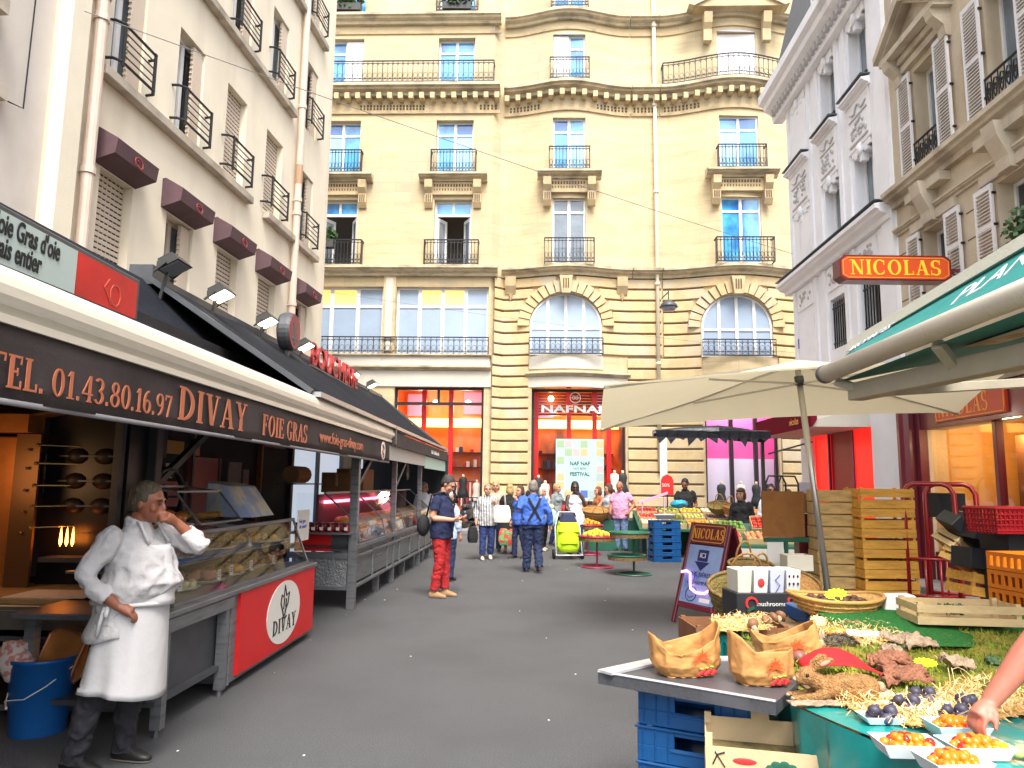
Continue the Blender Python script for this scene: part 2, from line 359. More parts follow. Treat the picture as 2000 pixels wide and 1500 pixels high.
def window(par, u0, u1, z0, z1, y, lights=2, transom=.0, fm=WPAINT, gm=GLASSB, fw=.07, rise=0, panes=None, name='window', tm=None):
    """a window part: frame mesh with panes under it"""
    mb = MB(fm); d = .05
    mb.box(u0, u0 + fw, y, y + d, z0, z1 - rise); mb.box(u1 - fw, u1, y, y + d, z0, z1 - rise)
    mb.box(u0 + fw, u1 - fw, y, y + d, z0, z0 + fw)
    if not rise: mb.box(u0 + fw, u1 - fw, y, y + d, z1 - fw, z1)
    zt = z1 - transom if transom else None
    W = (u1 - u0) / lights
    for i in range(1, lights):
        c = u0 + i * W; top = z1 - fw if not rise else z1 - rise + rise * math.sqrt(max(0, 1 - ((2 * (c - u0) / (u1 - u0)) - 1) ** 2))
        mb.box(c - fw * .8, c + fw * .8, y - .012, y + d - .004, z0 + fw, top)
    if zt: mb.box(u0 + fw, u1 - fw, y - .006, y + d - .008, zt - fw * .6, zt + fw * .6)
    if rise:
        N = 14; c = (u0 + u1) / 2; rx = (u1 - u0) / 2
        o = [(c - rx * math.cos(math.pi * i / N), z1 - rise + rise * math.sin(math.pi * i / N)) for i in range(N + 1)]
        q = [(c - (rx - fw) * math.cos(math.pi * i / N), z1 - rise + (rise - fw) * math.sin(math.pi * i / N)) for i in range(N + 1)]
        for i in range(N): mb.prism([o[i], q[i], q[i + 1], o[i + 1]], y, y + d, 'y')
    f = mb.out(name, par)
    for i in range(lights):
        a = u0 + i * W + fw * .5; b = u0 + (i + 1) * W - fw * .5
        segs = [(z0 + fw * .5, (zt - .01) if zt else z1 - fw * .5)] + ([(zt + .01, z1 - fw * .5)] if zt else [])
        for j, (c, e) in enumerate(segs):
            m = (panes or {}).get((i, j), tm if (j and tm) else gm)
            g = MB(m)
            if rise and j == len(segs) - 1:
                cc = (u0 + u1) / 2; rx = (u1 - u0) / 2; n = 6
                top = [(a + (b - a) * k / n, min(1e9, z1 - rise + rise * math.sqrt(max(0, 1 - ((a + (b - a) * k / n - cc) / rx) ** 2)) - .02)) for k in range(n + 1)]
                g.poly(*([(a, y + .03, c), (b, y + .03, c)] + [(p, y + .03, q) for p, q in top[::-1]]))
            else: g.poly((a, y + .03, c), (b, y + .03, c), (b, y + .03, e), (a, y + .03, e))
            g.out('pane', f)
    return f
def railing(par, u0, u1, z0, z1, yf, proj=.3, side=True, step=.13, arch=True, m=IRON, name='balcony_railing', th=.02):
    """wrought iron guard rail: rails, balusters with looped heads and feet"""
    mb = MB(m); L = u1 - u0; n = max(2, int(round(L / step))); Y = lambda u: yf(u) - proj
    pts = [u0 + L * i / n for i in range(n + 1)]
    for z, t in ((z1, th * 1.5), (z0, th * 1.2), (z1 - .1, th * .8), (z0 + .14, th * .8)):
        mb.tube([(u, Y(u), z) for u in pts], t, 4)
    for i, u in enumerate(pts):
        mb.bar((u, Y(u), z0), (u, Y(u), z1), th * (1.3 if i % 2 == 0 else .8))
    if arch:
        for a, b in zip(pts[::1], pts[1::1]):
            c = (a + b) / 2; r = (b - a) / 2
            mb.tube([(c - r * math.cos(math.pi * k / 6), Y(c), z1 - .1 - r + r * math.sin(math.pi * k / 6)) for k in range(7)], th * .45, 4, cap=False)
            mb.tube([(c + r * .7 * math.cos(2 * math.pi * k / 8), Y(c), z0 + .07 + .05 * math.sin(2 * math.pi * k / 8)) for k in range(8)], th * .4, 4, closed=True)
            mb.tube([(c + r * .8 * math.cos(2 * math.pi * k / 8), Y(c), z0 + .27 + .11 * math.sin(2 * math.pi * k / 8)) for k in range(8)], th * .4, 4, closed=True)
    if side:
        for u in (u0, u1):
            for z, t in ((z1, th * 1.5), (z0, th * 1.2)): mb.bar((u, Y(u), z), (u, yf(u) + .05, z), t * 1.4)
            for k in (.33, .66): mb.bar((u, Y(u) + proj * k, z0), (u, Y(u) + proj * k, z1), th)
    return mb.out(name, par)
def leafball(mb, c, r, n, s, flat=1.0):
    for _ in range(n):
        d = Vector((random.gauss(0, 1), random.gauss(0, 1), random.gauss(0, 1) * flat)).normalized() * (random.random() ** .4)
        p = Vector(c) + Vector((d.x * r[0], d.y * r[1], d.z * r[2]))
        a = Vector((random.gauss(0, 1), random.gauss(0, 1), random.gauss(0, 1))).normalized() * s * random.uniform(.6, 1.3); b = a.orthogonal().normalized() * s * .35
        mb.poly(p - a * .5, p + b, p + a * .5, p - b)

# ---------------------------------------------------------------- ground
g = MB(ASPH); g.grid(lambda a, b: (-60 + 120 * a, -30 + 130 * b, 0), 2, 2)
tag(g.out('road'), 'grey asphalt street surface between the market stalls', 'road', kind='structure')
PAV = mat('pavement_slabs', (.20, .20, .205), .85, noise=(2, .15), bump=(60, .3))
g = MB(PAV); g.prism([(6.2, -6), (14, -6), (14, 21), (6.95, 21)], -.2, .12)
tag(g.out('pavement', bevel=.02), 'raised pale grey pavement along the wine shop', 'pavement', kind='structure')
g = MB(PAV); g.prism([(-9.2, 25.6), (14, 24.9), (14, 29), (-9.2, 29)], -.2, .12)
tag(g.out('pavement', bevel=.02), 'pavement under the clothes shop windows at the street end', 'pavement', kind='structure')

# ---------------------------------------------------------------- A. cream stone building across the end of the street
A = thing('stone_building', 'cream stone apartment building with curved bays closing the street end', 'building', (-7.2, 28.1, 0), R(-2))
def bow(u, c, hw, k): return k * .5 * (1 + math.cos(math.pi * (u - c) / hw)) if abs(u - c) < hw else 0
def yA(u): return (0 if u < 6.62 else .3) - bow(u, 9.3, 2.5, .55) - bow(u, 15.75, 2.85, .68)
U0, U1 = -3.0, 22.0
cols = [(-.45, 1.03), (4.07, 5.55), (8.70, 9.98), (15.15, 16.68)]
cols_all = cols + [(19.6, 21.1), (-2.6, -1.5)]
holes = []
for a, b in cols_all: holes += [(a, b, 10.1, 12.72), (a, b, 13.75, 16.02), (a, b, 17.45, 19.55), (a, b, 20.75, 22.9)]
m = MB(STONE); wall(m, U0, U1, 9.95, 23.6, holes, yA, .34, .3)
# mezzanine storey
m2 = [(-1.9, 2.19, 6.55, 9.2), (2.69, 6.27, 6.55, 9.2), (7.86, 10.59, 6.55, 8.92, 1.25), (14.33, 16.96, 6.5, 8.87, 1.25)]
wall(m, U0, U1, 5.95, 9.95, m2, yA, .34, .3)
shops = [(2.72, 6.14, .35, 5.3), (7.95, 11.5, .3, 5.3), (14.4, 17.1, .75, 5.2)]
wall(m, U0, U1, 0, 5.95, shops, yA, .34, .3)
m.use(STONE2); m.box(U0, U1, 9.0, 9.3, 0, 23.6)
for a, b in zip([U0, U1], [U0, U1]): pass
m.out('wall', A)
# storey cornices and ledges (following the bays)
m = MB(LEDGE); segs = [(U0, 6.6), (6.75, 11.78), (11.82, 12.92), (12.96, 18.55), (18.6, U1)]
for a, b in segs:
    pass
for z, h, o in ((9.6, .36, .42), (16.98, .38, .55), (20.1, .36, .42)):
    m = MB(LEDGE)
    for a, b in segs: sweep(m, corn(z, h, o), a, b, yA)
    m.out('cornice', A)
m = MB(STONE2)
for a, b in segs:
    sweep(m, [(0, 16.28), (.07, 16.28), (.09, 16.4), (0, 16.42)], a, b, yA); sweep(m, [(0, 19.72), (.05, 19.72), (.07, 19.82), (0, 19.86)], a, b, yA)
    n = int((b - a) / .42)
    for i in range(n + 1):
        u = a + .12 + (b - a - .24) * i / max(1, n); m.box(u - .09, u + .09, yA(u) - .42, yA(u) + .02, 16.76, 17.0)
m.out('modillion_course', A)
m = MB(DARKJ)                                               # pierced dentil frieze under the cornice
for a, b in [(.95, 3.6), (5.75, 6.5), (6.95, 8.2), (10.4, 11.7), (11.9, 12.9), (13.1, 14.5), (17.2, 18.5)]:
    n = int((b - a) / .13)
    for i in range(n):
        u = a + (i + .5) * (b - a) / n
        for z in (16.5, 16.62): m.box(u - .035, u + .035, yA(u) - .022, yA(u) + .01, z - .04, z + .04)
m.out('frieze', A)
# windows, balconies and carved hoods
def consoles(par, a, b, z, y, w=.9, hood=None):
    mb = MB(STONE2); c = (a + b) / 2; h = (b - a) / 2 + w * .55
    mb.use(LEDGE); sweep(mb, corn(z, .26, .5), c - h - .1, c + h + .1, lambda u: y); mb.use(STONE2)
    mb.box(c - h + .2, c + h - .2, y - .12, y + .1, z - .52, z - .02)
    for s in (-1, 1):
        u = c + s * (h - .28); mb.prism([(y + .05, z), (y - .4, z), (y - .36, z - .3), (y - .2, z - .5), (y - .2, z - .85), (y - .08, z - 1.05), (y + .05, z - 1.05)], u - .15, u + .15, 'x')
        for k in range(3): mb.use(DARKJ); mb.box(u - .1 + k * .08, u - .06 + k * .08, y - .225, y - .15, z - .82, z - .56)
        mb.use(STONE2)
    mb.use(DARKJ)
    n = int((2 * h - .9) / .11)
    for i in range(n):
        u = c - h + .47 + i * .11; mb.box(u, u + .055, y - .14, y - .1, z - .2, z - .1); mb.box(u, u + .04, y - .135, y - .1, z - .36, z - .28)
    mb.out('window_hood', par)
OPENSASH = {}
for ci, (a, b) in enumerate(cols):
    y = yA((a + b) / 2) + .24
    if a < -1: y = .24
    # second storey windows: open casements on two of them
    opn = ci in (0, 1)
    if opn:
        f = MB(WPAINT); f.box(a, a + .08, y, y + .06, 10.1, 12.72); f.box(b - .08, b, y, y + .06, 10.1, 12.72); f.box(a + .08, b - .08, y, y + .06, 12.1, 12.2); f.box(a + .08, b - .08, y, y + .06, 12.64, 12.72)
        f.box((a + b) / 2 - .04, (a + b) / 2 + .04, y, y + .05, 12.2, 12.64)
        f = f.out('window', A)
        MB(GLASSB).poly((a + .05, y + .03, 12.18), (b - .05, y + .03, 12.18), (b - .05, y + .03, 12.68), (a + .05, y + .03, 12.68)).out('pane', f)
        for s, u in ((1, a + .08), (-1, b - .08)):
            sh = MB(WPAINT); W = (b - a) / 2 - .1; th = R(62); du, dy = math.cos(th) * W * s, math.sin(th) * W
            for z0, z1, k0, k1 in ((10.12, 10.25, 0, 1), (11.95, 12.08, 0, 1), (10.25, 11.95, 0, .16), (10.25, 11.95, .84, 1)):
                sh.hexa([(u + du * k0, y + dy * k0, z0), (u + du * k1, y + dy * k1, z0), (u + du * k1 + .04, y + dy * k1 + .02, z0), (u + du * k0 + .04, y + dy * k0 + .02, z0)],
                        [(u + du * k0, y + dy * k0, z1), (u + du * k1, y + dy * k1, z1), (u + du * k1 + .04, y + dy * k1 + .02, z1), (u + du * k0 + .04, y + dy * k0 + .02, z1)])
            sh.use(GLASSG); sh.poly((u + du * .16 + .02, y + dy * .16 + .01, 10.25), (u + du * .84 + .02, y + dy * .84 + .01, 10.25), (u + du * .84 + .02, y + dy * .84 + .01, 11.95), (u + du * .16 + .02, y + dy * .16 + .01, 11.95))
            sh.out('casement', f)
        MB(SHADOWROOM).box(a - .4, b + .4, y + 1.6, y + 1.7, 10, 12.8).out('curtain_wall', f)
    else:
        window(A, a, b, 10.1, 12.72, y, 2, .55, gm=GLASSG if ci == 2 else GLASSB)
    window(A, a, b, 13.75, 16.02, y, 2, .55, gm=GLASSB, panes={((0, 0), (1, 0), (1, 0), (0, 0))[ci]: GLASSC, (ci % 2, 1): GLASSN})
    if ci == 3:
        mb = MB(mat('white_roller_blind', (.8, .8, .82), .7)); mb.box(a, b, y - .02, y + .02, 17.5, 19.5); mb.out('window_blind', A)
    else:
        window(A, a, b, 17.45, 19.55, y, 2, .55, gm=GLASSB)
        if ci in (0, 2): mb = MB(mat('white_roller_blind', (.8, .8, .82), .7)); mb.box(a + (.75 if ci == 0 else .02), a + (1.46 if ci == 0 else .62), y - .1, y - .05, 17.5, 19.5); mb.out('window_blind', A)
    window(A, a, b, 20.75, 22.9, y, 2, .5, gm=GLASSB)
    yy = yA((a + b) / 2)
    fy = lambda u, yy=yy: yy
    railing(A, a - .3, b + .3, 10.02, 10.95, fy, .38); consoles(A, a, b, 13.4, yy, .9 if ci else .9)
    railing(A, a - .14, b + .14, 13.72, 14.62, fy, .36)
    if ci == 2: railing(A, a - .13, b + .13, 17.5, 18.35, fy, .3)
    if ci in (1, 2): railing(A, a - .1, b + .1, 20.6, 21.4, fy, .26)
railing(A, -2.9, 6.35, 17.42, 18.3, lambda u: yA(min(u, 6.5)), .45, step=.2)
railing(A, 13.05, 18.45, 17.42, 18.3, yA, .45, step=.2)
# pediment over the attic window of the right bay
mb = MB(STONE2); yy = yA(15.9); c = 15.9
mb.prism([(c - 1.75, 20.25), (c + 1.75, 20.25), (c, 21.15)], yy - .5, yy, 'y'); mb.use(LEDGE)
mb.prism([(c - 1.95, 20.28), (c - 1.75, 20.22), (c, 21.12), (c, 21.3)], yy - .6, yy - .0, 'y'); mb.prism([(c + 1.95, 20.28), (c, 21.3), (c, 21.12), (c + 1.75, 20.22)], yy - .6, yy - .0, 'y')
mb.use(STONE2)
for s in (-1, 1):
    u = c + s * 1.15; mb.prism([(yy + .05, 20.1), (yy - .4, 20.1), (yy - .3, 19.7), (yy - .16, 19.5), (yy - .12, 19.05), (yy + .05, 19.0)], u - .16, u + .16, 'x')
mb.out('pediment', A)
# drain pipe
mb = MB(mat('cream_pipe', (.68, .6, .46), .5)); mb.tube([(12.75, .12, 23), (12.75, .12, 2.2)], .075, 10)
for z in (20, 16.6, 13, 9.3, 6.2): mb.tube([(12.75, .12, z), (12.75, .12, z + .12)], .1, 10)
mb.out('drain_pipe', A, smooth=True)
# mezzanine: big workshop windows, arches, rusticated piers
P1 = {(1, 1): FROSTY, (0, 1): FROSTY}
window(A, -1.9, 2.19, 6.55, 9.2, .2, 4, .75, gm=FROST, tm=FROST, fw=.09, panes={(2, 1): FROSTY, (1, 1): FROSTY})
window(A, 2.69, 6.27, 6.55, 9.2, .2, 4, .75, gm=FROST, tm=FROST, fw=.09, panes={(1, 1): FROSTY, (2, 1): FROSTY})
for a, b, c, d, e in m2[2:]: window(A, a, b, c, d, yA((a + b) / 2) + .22, 4, 1.35, gm=FROST, tm=FROST, fw=.07, rise=e)
railing(A, -2.5, 6.3, 6.5, 7.18, lambda u: 0, .16, step=.22, side=False)
railing(A, 7.84, 10.62, 6.55, 7.15, lambda u: yA(9.25), .08, step=.2, side=False); railing(A, 14.3, 17.0, 6.5, 7.1, lambda u: yA(15.65), .08, step=.2, side=False)
mb = MB(PALE)
mb.box(U0, 6.35, -.1, .06, 6.02, 6.48); sweep(mb, [(-.05, 6.0), (.04, 6.0), (.04, 6.5), (-.05, 6.5)], 7.84, 10.65, yA)
mb.use(LEDGE); sweep(mb, corn(5.92, .14, .26), U0, 6.4); sweep(mb, corn(5.72, .14, .2), 7.7, 11.7, yA); sweep(mb, corn(6.42, .1, .22), U0, 6.4)
mb.use(PALE); mb.box(U0, 6.4, -.06, .05, 5.3, 5.9); sweep(mb, [(-.05, 5.31), (.03, 5.31), (.03, 5.7), (-.05, 5.7)], 7.8, 11.6, yA)
mb.use(mat('grey_panel_line', (.5, .48, .44), .8))
for a, b in ((-2.8, -.2), (0, 2.2), (2.4, 4.2), (4.4, 6.2)): mb.box(a, b, -.115, -.1, 6.1, 6.42)
mb.out('shop_lintel', A)
mb = MB(STONE2); mb.box(2.2, 2.68, -.1, .05, 6.5, 9.6); mb.use(PALE); mb.box(2.3, 2.58, -.14, -.1, 6.6, 9.5); mb.out('pilaster', A)
RUST = mat('rusticated_stone', (.575, .435, .235), .85, noise=(2.2, .14), bump=(10, .3), second=((.52, .46, .36), .8, .48, .7))
mb = MB(RUST)
def bands(u0, u1, z0, z1, hole=None, bh=.42, gap=.075, pr=.085):
    n = max(1, int(round((z1 - z0) / bh))); H = (z1 - z0) / n
    for i in range(n):
        a, b = z0 + i * H + gap / 2, z0 + (i + 1) * H - gap / 2
        parts = [(u0, u1)]
        if hole:
            zc = (a + b) / 2
            hu0, hu1 = hole(zc)
            if hu1 > hu0: parts = [(u0, hu0), (hu1, u1)]
        for p, q in parts:
            if q - p > .05: mb.use(mat('brown_joint_shade', (.21, .15, .085), .9)); sweep(mb, [(-.03, b), (.012, b), (.012, b + gap), (-.03, b + gap)], p, q, yA, .3); mb.use(RUST)  # joint strips whose dark brown also deepens the groove shade
            if q - p > .05: sweep(mb, [(-.02, a), (pr - .02, a), (pr, a + .02), (pr, b - .02), (pr - .02, b), (-.02, b)], p, q, yA, .3)
def archhole(a, b, z0, z1, rise, extra):
    def f(z):
        if z < z0: return (a, b) if z > z0 - .0 else (1, 0)
        t = z1 - rise; c = (a + b) / 2; rx = (b - a) / 2 + extra; ry = rise + extra
        if z < t: return (a, b) if False else (c - (b - a) / 2 - .02, c + (b - a) / 2 + .02)
        k = 1 - ((z - t) / ry) ** 2
        return (c - rx * math.sqrt(k), c + rx * math.sqrt(k)) if k > 0 else (1, 0)
    return f
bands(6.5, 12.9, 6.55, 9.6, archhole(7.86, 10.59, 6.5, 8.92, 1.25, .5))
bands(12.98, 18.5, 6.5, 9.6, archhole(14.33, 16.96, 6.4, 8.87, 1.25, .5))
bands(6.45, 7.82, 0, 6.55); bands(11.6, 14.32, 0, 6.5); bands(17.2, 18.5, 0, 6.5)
for a, b, z1, rise in ((7.86, 10.59, 8.92, 1.25), (14.33, 16.96, 8.87, 1.25)):
    N = 17; c = (a + b) / 2; t = z1 - rise; rx = (b - a) / 2
    for i in range(N):
        t0, t1 = math.pi * (i + .07) / N, math.pi * (i + .93) / N; k = .48
        q = [(c - (rx + o) * math.cos(x), t + (rise + o) * math.sin(x)) for x, o in ((t0, .04), (t1, .04), (t1, k), (t0, k))]
        yy = yA(q[0][0]); mb.prism(q, yy - .11, yy + .05, 'y')
    yy = yA(c); mb.use(STONE2)
    mb.prism([(c - .16, z1 - .06), (c + .16, z1 - .06), (c + .25, z1 + .62), (c - .25, z1 + .62)], yy - .26, yy, 'y'); mb.use(DARKJ)
    for k in range(3): mb.box(c - .12 + k * .09, c - .07 + k * .09, yy - .27, yy - .25, z1 + .12, z1 + .5)
    mb.use(RUST)
mb.use(STONE2)
for u in (7.1, 11.4):
    yy = yA(u); mb.prism([(yy + .05, 9.6), (yy - .36, 9.6), (yy - .3, 9.25), (yy - .12, 8.95), (yy + .05, 8.85)], u - .2, u + .2, 'x'); mb.lathe([(.09, 0), (.02, -.25)], 8, (u, yy - .12, 8.95))
mb.out('rusticated_pier', A)
# shop fronts with lit rooms behind the glass
PINKW0 = 0; ORANGE = mat('orange_shop_wall', (.62, .20, .05), .6, noise=(.6, .3), second=((.62, .34, .30), .5, .46, .62, (1.2, 1, .4))); REDP = mat('red_shop_post', (.65, .012, .012), .4)
PINKW = mat('pink_shop_wall', (.62, .10, .34), .6); LAMPW = mat('warm_lamp', (1, .7, .3), .5, emit=((1, .55, .15), 14)); BANDY = mat('yellow_light_band', (1, .7, .2), .5, emit=((1, .6, .12), 1.6))
CLEAR = glass_mat('clear_shop_glass', (.95, .97, 1), .13)
FRD = mat('dark_shop_frame', (.03, .025, .03), .4, metal=.3)
for k, (a, b, c, d) in enumerate(shops):
    y = max(yA(a), yA(b)) + .26
    if k == 2: y = yA(a) + .2
    f = MB(FRD); f.box(a, a + .1, y, y + .1, c, d); f.box(b - .1, b, y, y + .1, c, d); f.box(a + .1, b - .1, y, y + .1, c, c + .12); f.box(a + .1, b - .1, y, y + .1, d - .1, d)
    if k == 0: f.box(a + .1, b - .1, y, y + .1, 4.62, 4.74); f.box(a + 1.62, a + 1.72, y, y + .1, 4.74, d - .1)
    if k == 2:
        for u in (a + 1.0, b - .8): f.box(u - .07, u + .07, y - .03, y + .12, c + .12, d - .1)
    f = f.out('shop_window', A)
    MB(CLEAR).poly((a + .1, y + .06, c + .12), (b - .1, y + .06, c + .12), (b - .1, y + .06, d - .1), (a + .1, y + .06, d - .1)).out('pane', f)
    r = MB((mat('orange_wall_pink_reflections', (.66, .17, .02), .6, second=((.60, .34, .26), .55, .42, .6, (1.2, 1, .4))), mat('orange_wall_dark_reflections', (.70, .15, .01), .6, second=((.12, .04, .02), .5, .53, .64, (1.4, 1, .5))), mat('pink_shop_wall', 0))[k]); Y = y + (2.6 if k < 2 else 1.4)  # pinkish and dark patches paint window reflections into the wall colour
    r.poly((a - .3, Y, 0), (b + .3, Y, 0), (b + .3, Y, 5.6), (a - .3, Y, 5.6)); r.poly((a - .3, y + .15, 0), (a - .3, Y, 0), (a - .3, Y, 5.6), (a - .3, y + .15, 5.6)); r.poly((b + .3, y + .15, 0), (b + .3, Y, 0), (b + .3, Y, 5.6), (b + .3, y + .15, 5.6))
    r.poly((a - .3, y + .15, 5.6), (b + .3, y + .15, 5.6), (b + .3, Y, 5.6), (a - .3, Y, 5.6)); r.use(PALE); r.poly((a - .3, y + .15, .3), (b + .3, y + .15, .3), (b + .3, Y, .3), (a - .3, Y, .3))
    if k == 2:
        r.use(mat('pale_blue_board', (.62, .7, .8), .6)); r.box(a - .25, b + .25, Y - .1, Y - .02, .3, 2.75)
    r.out('room', f)
    if k < 2:
        p = MB(REDP)
        for u in ([a + 1.05, a + 2.1] if k == 0 else [a + .18, a + 1.45, a + 2.45, b - .55]): p.box(u - .09, u + .09, y + .5, y + .68, .3, 5.5)
        p.use(BANDY); p.box(a, b, Y - .5, Y - .4, 3.95, 4.3); p.use(mat('mauve_board', (.5, .2, .35), .6)); p.box(a + .1, a + .9, Y - .35, Y - .3, 4.4, 5.3); p.box(b - 1, b - .2, Y - .35, Y - .3, 4.5, 5.4)
        if k == 1:
            p.use(mat('dark_red_slats', (.16, .03, .015), .5)); [p.box(a + .1, b - .1, y + .75, y + .8, 4.36 + i * .115, 4.45 + i * .115) for i in range(9)]
        p.out('post', f)
    if k < 2:                                                # clothes rails and shelves deep in the shop
        q = MB(FRD); rg = random.Random(k)
        for u in (a + .5, b - 1.3): q.bar((u, y + 1.7, 1.75), (u + 1.0, y + 1.7, 1.75), .03)
        gm = [mat('garment_%s' % nm, c, .8) for nm, c in (('black', (.015, .015, .018)), ('white', (.6, .58, .55)), ('red', (.4, .02, .03)), ('navy', (.03, .04, .1)))]
        for u0 in (a + .5, b - 1.3):
            for i in range(9): q.use(rg.choice(gm)); u = u0 + i * .11; q.hexa([(u, y + 1.5, .8), (u + .07, y + 1.5, .8), (u + .07, y + 1.9, .8), (u, y + 1.9, .8)], [(u, y + 1.62, 1.72), (u + .05, y + 1.62, 1.72), (u + .05, y + 1.78, 1.72), (u, y + 1.78, 1.72)])
        q.use(FRD)
        for z in (2.3, 2.9): q.box(a + .2, b - .2, Y - .35, Y - .02, z, z + .04)
        for i in range(18): q.use(rg.choice(gm)); u = a + .3 + i * (b - a - .7) / 18; z = rg.choice((2.34, 2.94)); q.box(u, u + .13, Y - .3, Y - .1, z, z + rg.uniform(.1, .32))
        q.out('clothes_rail', f)
    l = MB(LAMPW)
    for u in ((a + 1.4, a + 2.7) if k == 0 else (a + .75, b - .4) if k == 1 else (a + .4, b - .5)): l.sph((u, y + (1.2, .5, .7)[k], 4.85 if k != 1 else 5.0), .11)
    l.out('lamp', f)
    for u in (a + .9, b - .8):
        ld = bpy.data.lights.new('shop_lamp', 'POINT'); ld.energy = 36 if k < 2 else 45; ld.color = (1, .86, .7) if k < 2 else (1, .9, .85); ld.shadow_soft_size = .2
        lo = bpy.data.objects.new('shop_lamp', ld); C.objects.link(lo); lo.parent = A; lo.location = (u, y + (1.2, 1.3, .5)[k], 4.7 if k != 1 else 4.2)
# white lettering and round emblem on the shop glass
GW = mat('white_vinyl', (.85, .85, .85), .5); yw = max(yA(7.95), yA(11.5)) + .22
text('NAFNAF', .37, GW, A, (8.3, yw, 4.42), sx=1.7, space=1.05, offset=.013, ext=.006)
e = MB(GW); e.tube([(9.62 + .2 * math.cos(t * math.pi / 12), yw, 4.98 + .2 * math.sin(t * math.pi / 12)) for t in range(24)], .02, 4, closed=True)
for s in (-1, 1): e.tube([(9.62 + s * .06 + .05 * math.cos(t * math.pi / 5), yw, 4.98 + .07 * math.sin(t * math.pi / 5)) for t in range(10)], .014, 4, closed=True)
e.bar((9.44, yw, 4.98), (9.8, yw, 4.98), .02); e.out('emblem', A)

# ---------------------------------------------------------------- B. cream plaster building on the left
Bl = thing('plaster_building', 'cream plaster apartment house with barred window sills on the left', 'building', (-6.845, 0, 0), R(90) - math.atan(.076))
cw = [(10.38, 11.2), (12.2, 13.1), (14.05, 14.95), (16.0, 16.95), (18.2, 19.1)]
holes = []
for i, (a, b) in enumerate(cw): holes += [(a, b, 7.72, 9.62), (a, b, 10.8, 12.65), (a, b, 4.3, 6.2), (a, b, 13.8, 15.7)]
m = MB(PLASTER); wall(m, 9.2, 20.3, 0, 18.5, holes, None, .3)
m.poly((20.3, 0, 0), (20.3, 9, 0), (20.3, 9, 18.5), (20.3, 0, 18.5)); m.poly((9.2, 0, 0), (9.2, 9, 0), (9.2, 9, 18.5), (9.2, 0, 18.5)); m.poly((9.2, 0, 18.5), (20.3, 0, 18.5), (20.3, 9, 18.5), (9.2, 9, 18.5))
m.out('wall', Bl)
m = MB(PLASTER); m.box(9.25, 9.62, -.2, 0, 0, 18.4); m.out('pilaster', Bl, bevel=.01)
SILL = mat('grey_sill_stone', (.5, .44, .36), .9, noise=(3, .15), second=((.3, .26, .2), 2, .5, .7))
m = MB(SILL)
m.box(10.1, 15.2, -.16, 0, 7.5, 7.66); m.box(16.0, 19.4, -.16, 0, 7.5, 7.66); m.box(9.9, 17.4, -.16, 0, 10.58, 10.74); m.box(10.1, 19.4, -.16, 0, 13.58, 13.74)
m.out('window_sill', Bl, bevel=.015)
def shutter_rows(mb, a, b, z0, z1, y):
    n = int((z1 - z0) / .085)
    for i in range(n):
        z = z0 + (z1 - z0) * i / n
        mb.use(SHUT); mb.box(a, b, y, y + .02, z, z + .06); mb.use(DARK)
        q = int((b - a) / .1)
        for k in range(q): mb.box(a + (k + .2) * (b - a) / q, a + (k + .75) * (b - a) / q, y + .004, y + .016, z + .062, z + .084)
    mb.use(SHUT)
for i, (a, b) in enumerate(cw):
    for r, (z0, z1) in enumerate(((4.3, 6.2), (7.72, 9.62), (10.8, 12.65), (13.8, 15.7))):
        closed = (r == 0 and i in (0, 2, 3)) or (r == 1 and i in (2, 3))
        if closed:
            mb = MB(SHUT); shutter_rows(mb, a, b, z0, z1, .14); mb.out('roller_shutter', Bl)
        else:
            window(Bl, a, b, z0, z1, .2, 2, 0, gm=GLASSG if (i + r) % 2 else GLASSD, fw=.06, fm=WPAINT if r else SHUT)
            mb = MB(SHUT); mb.box(b - .34, b - .03, -.02 + .06, .1, z0 + .02, z1 - .04)           # folded shutter leaves at the far reveal
            for k in range(18): z = z0 + .1 + k * (z1 - z0 - .2) / 18; mb.box(b - .37, b - .34, .05, .09, z, z + .03)
            mb.out('folding_shutter', Bl)
        if r in (1, 2, 3):
            rb = MB(IRON)
            for z in (z0 + .12, z0 + .72):
                rb.tube([(a - .14, .02, z), (a - .12, -.12, z), (a - .02, -.2, z), (b + .02, -.2, z), (b + .12, -.12, z), (b + .14, .02, z)], .023, 6)
            for z in (z0 + .24, z0 + .36, z0 + .48, z0 + .6): rb.bar((a, -.2, z), (b, -.2, z), .016)
            for u in (a, b): rb.box(u - .03, u + .03, -.215, -.19, z0 + .05, z0 + .75)
            rb.out('window_guard_rail', Bl)
PURP = mat('plum_awning_cloth', (.10, .052, .062), .75, noise=(5, .15))
ORN = mat('red_outline_emblem', (.30, .05, .05), .7)
for i, (a, b) in enumerate(cw):
    m = MB(PURP); a0, b0 = a - .2, b + .06
    q = [(0, 6.72), (-.06, 6.73), (-.37, 6.55), (-.34, 6.33), (0, 6.22)]
    m.loft([[(a0, y, z) for y, z in q], [(b0, y, z) for y, z in q]])
    o = m.out('window_awning', Bl)
    c = (a0 + b0) / 2; e = MB(ORN); e.tube([(c + .1 * math.cos(t * math.pi / 6), -.362 + .012 * math.sin(t * math.pi / 6) - .012, 6.4 + .085 * math.sin(t * math.pi / 6)) for t in range(12)], .01, 4, closed=True)
    e.tube([(c - .04, -.372, 6.42), (c - .02, -.372, 6.44), (c, -.372, 6.42), (c + .04, -.372, 6.44)], .008, 4); e.tube([(c - .04, -.368, 6.36), (c + .04, -.368, 6.36)], .008, 4); e.out('emblem', o)
PIPEM = mat('pale_pink_pipe', (.62, .50, .42), .55, noise=(4, .08)); RUSTY = mat('rusty_pipe', (.42, .26, .16), .7)
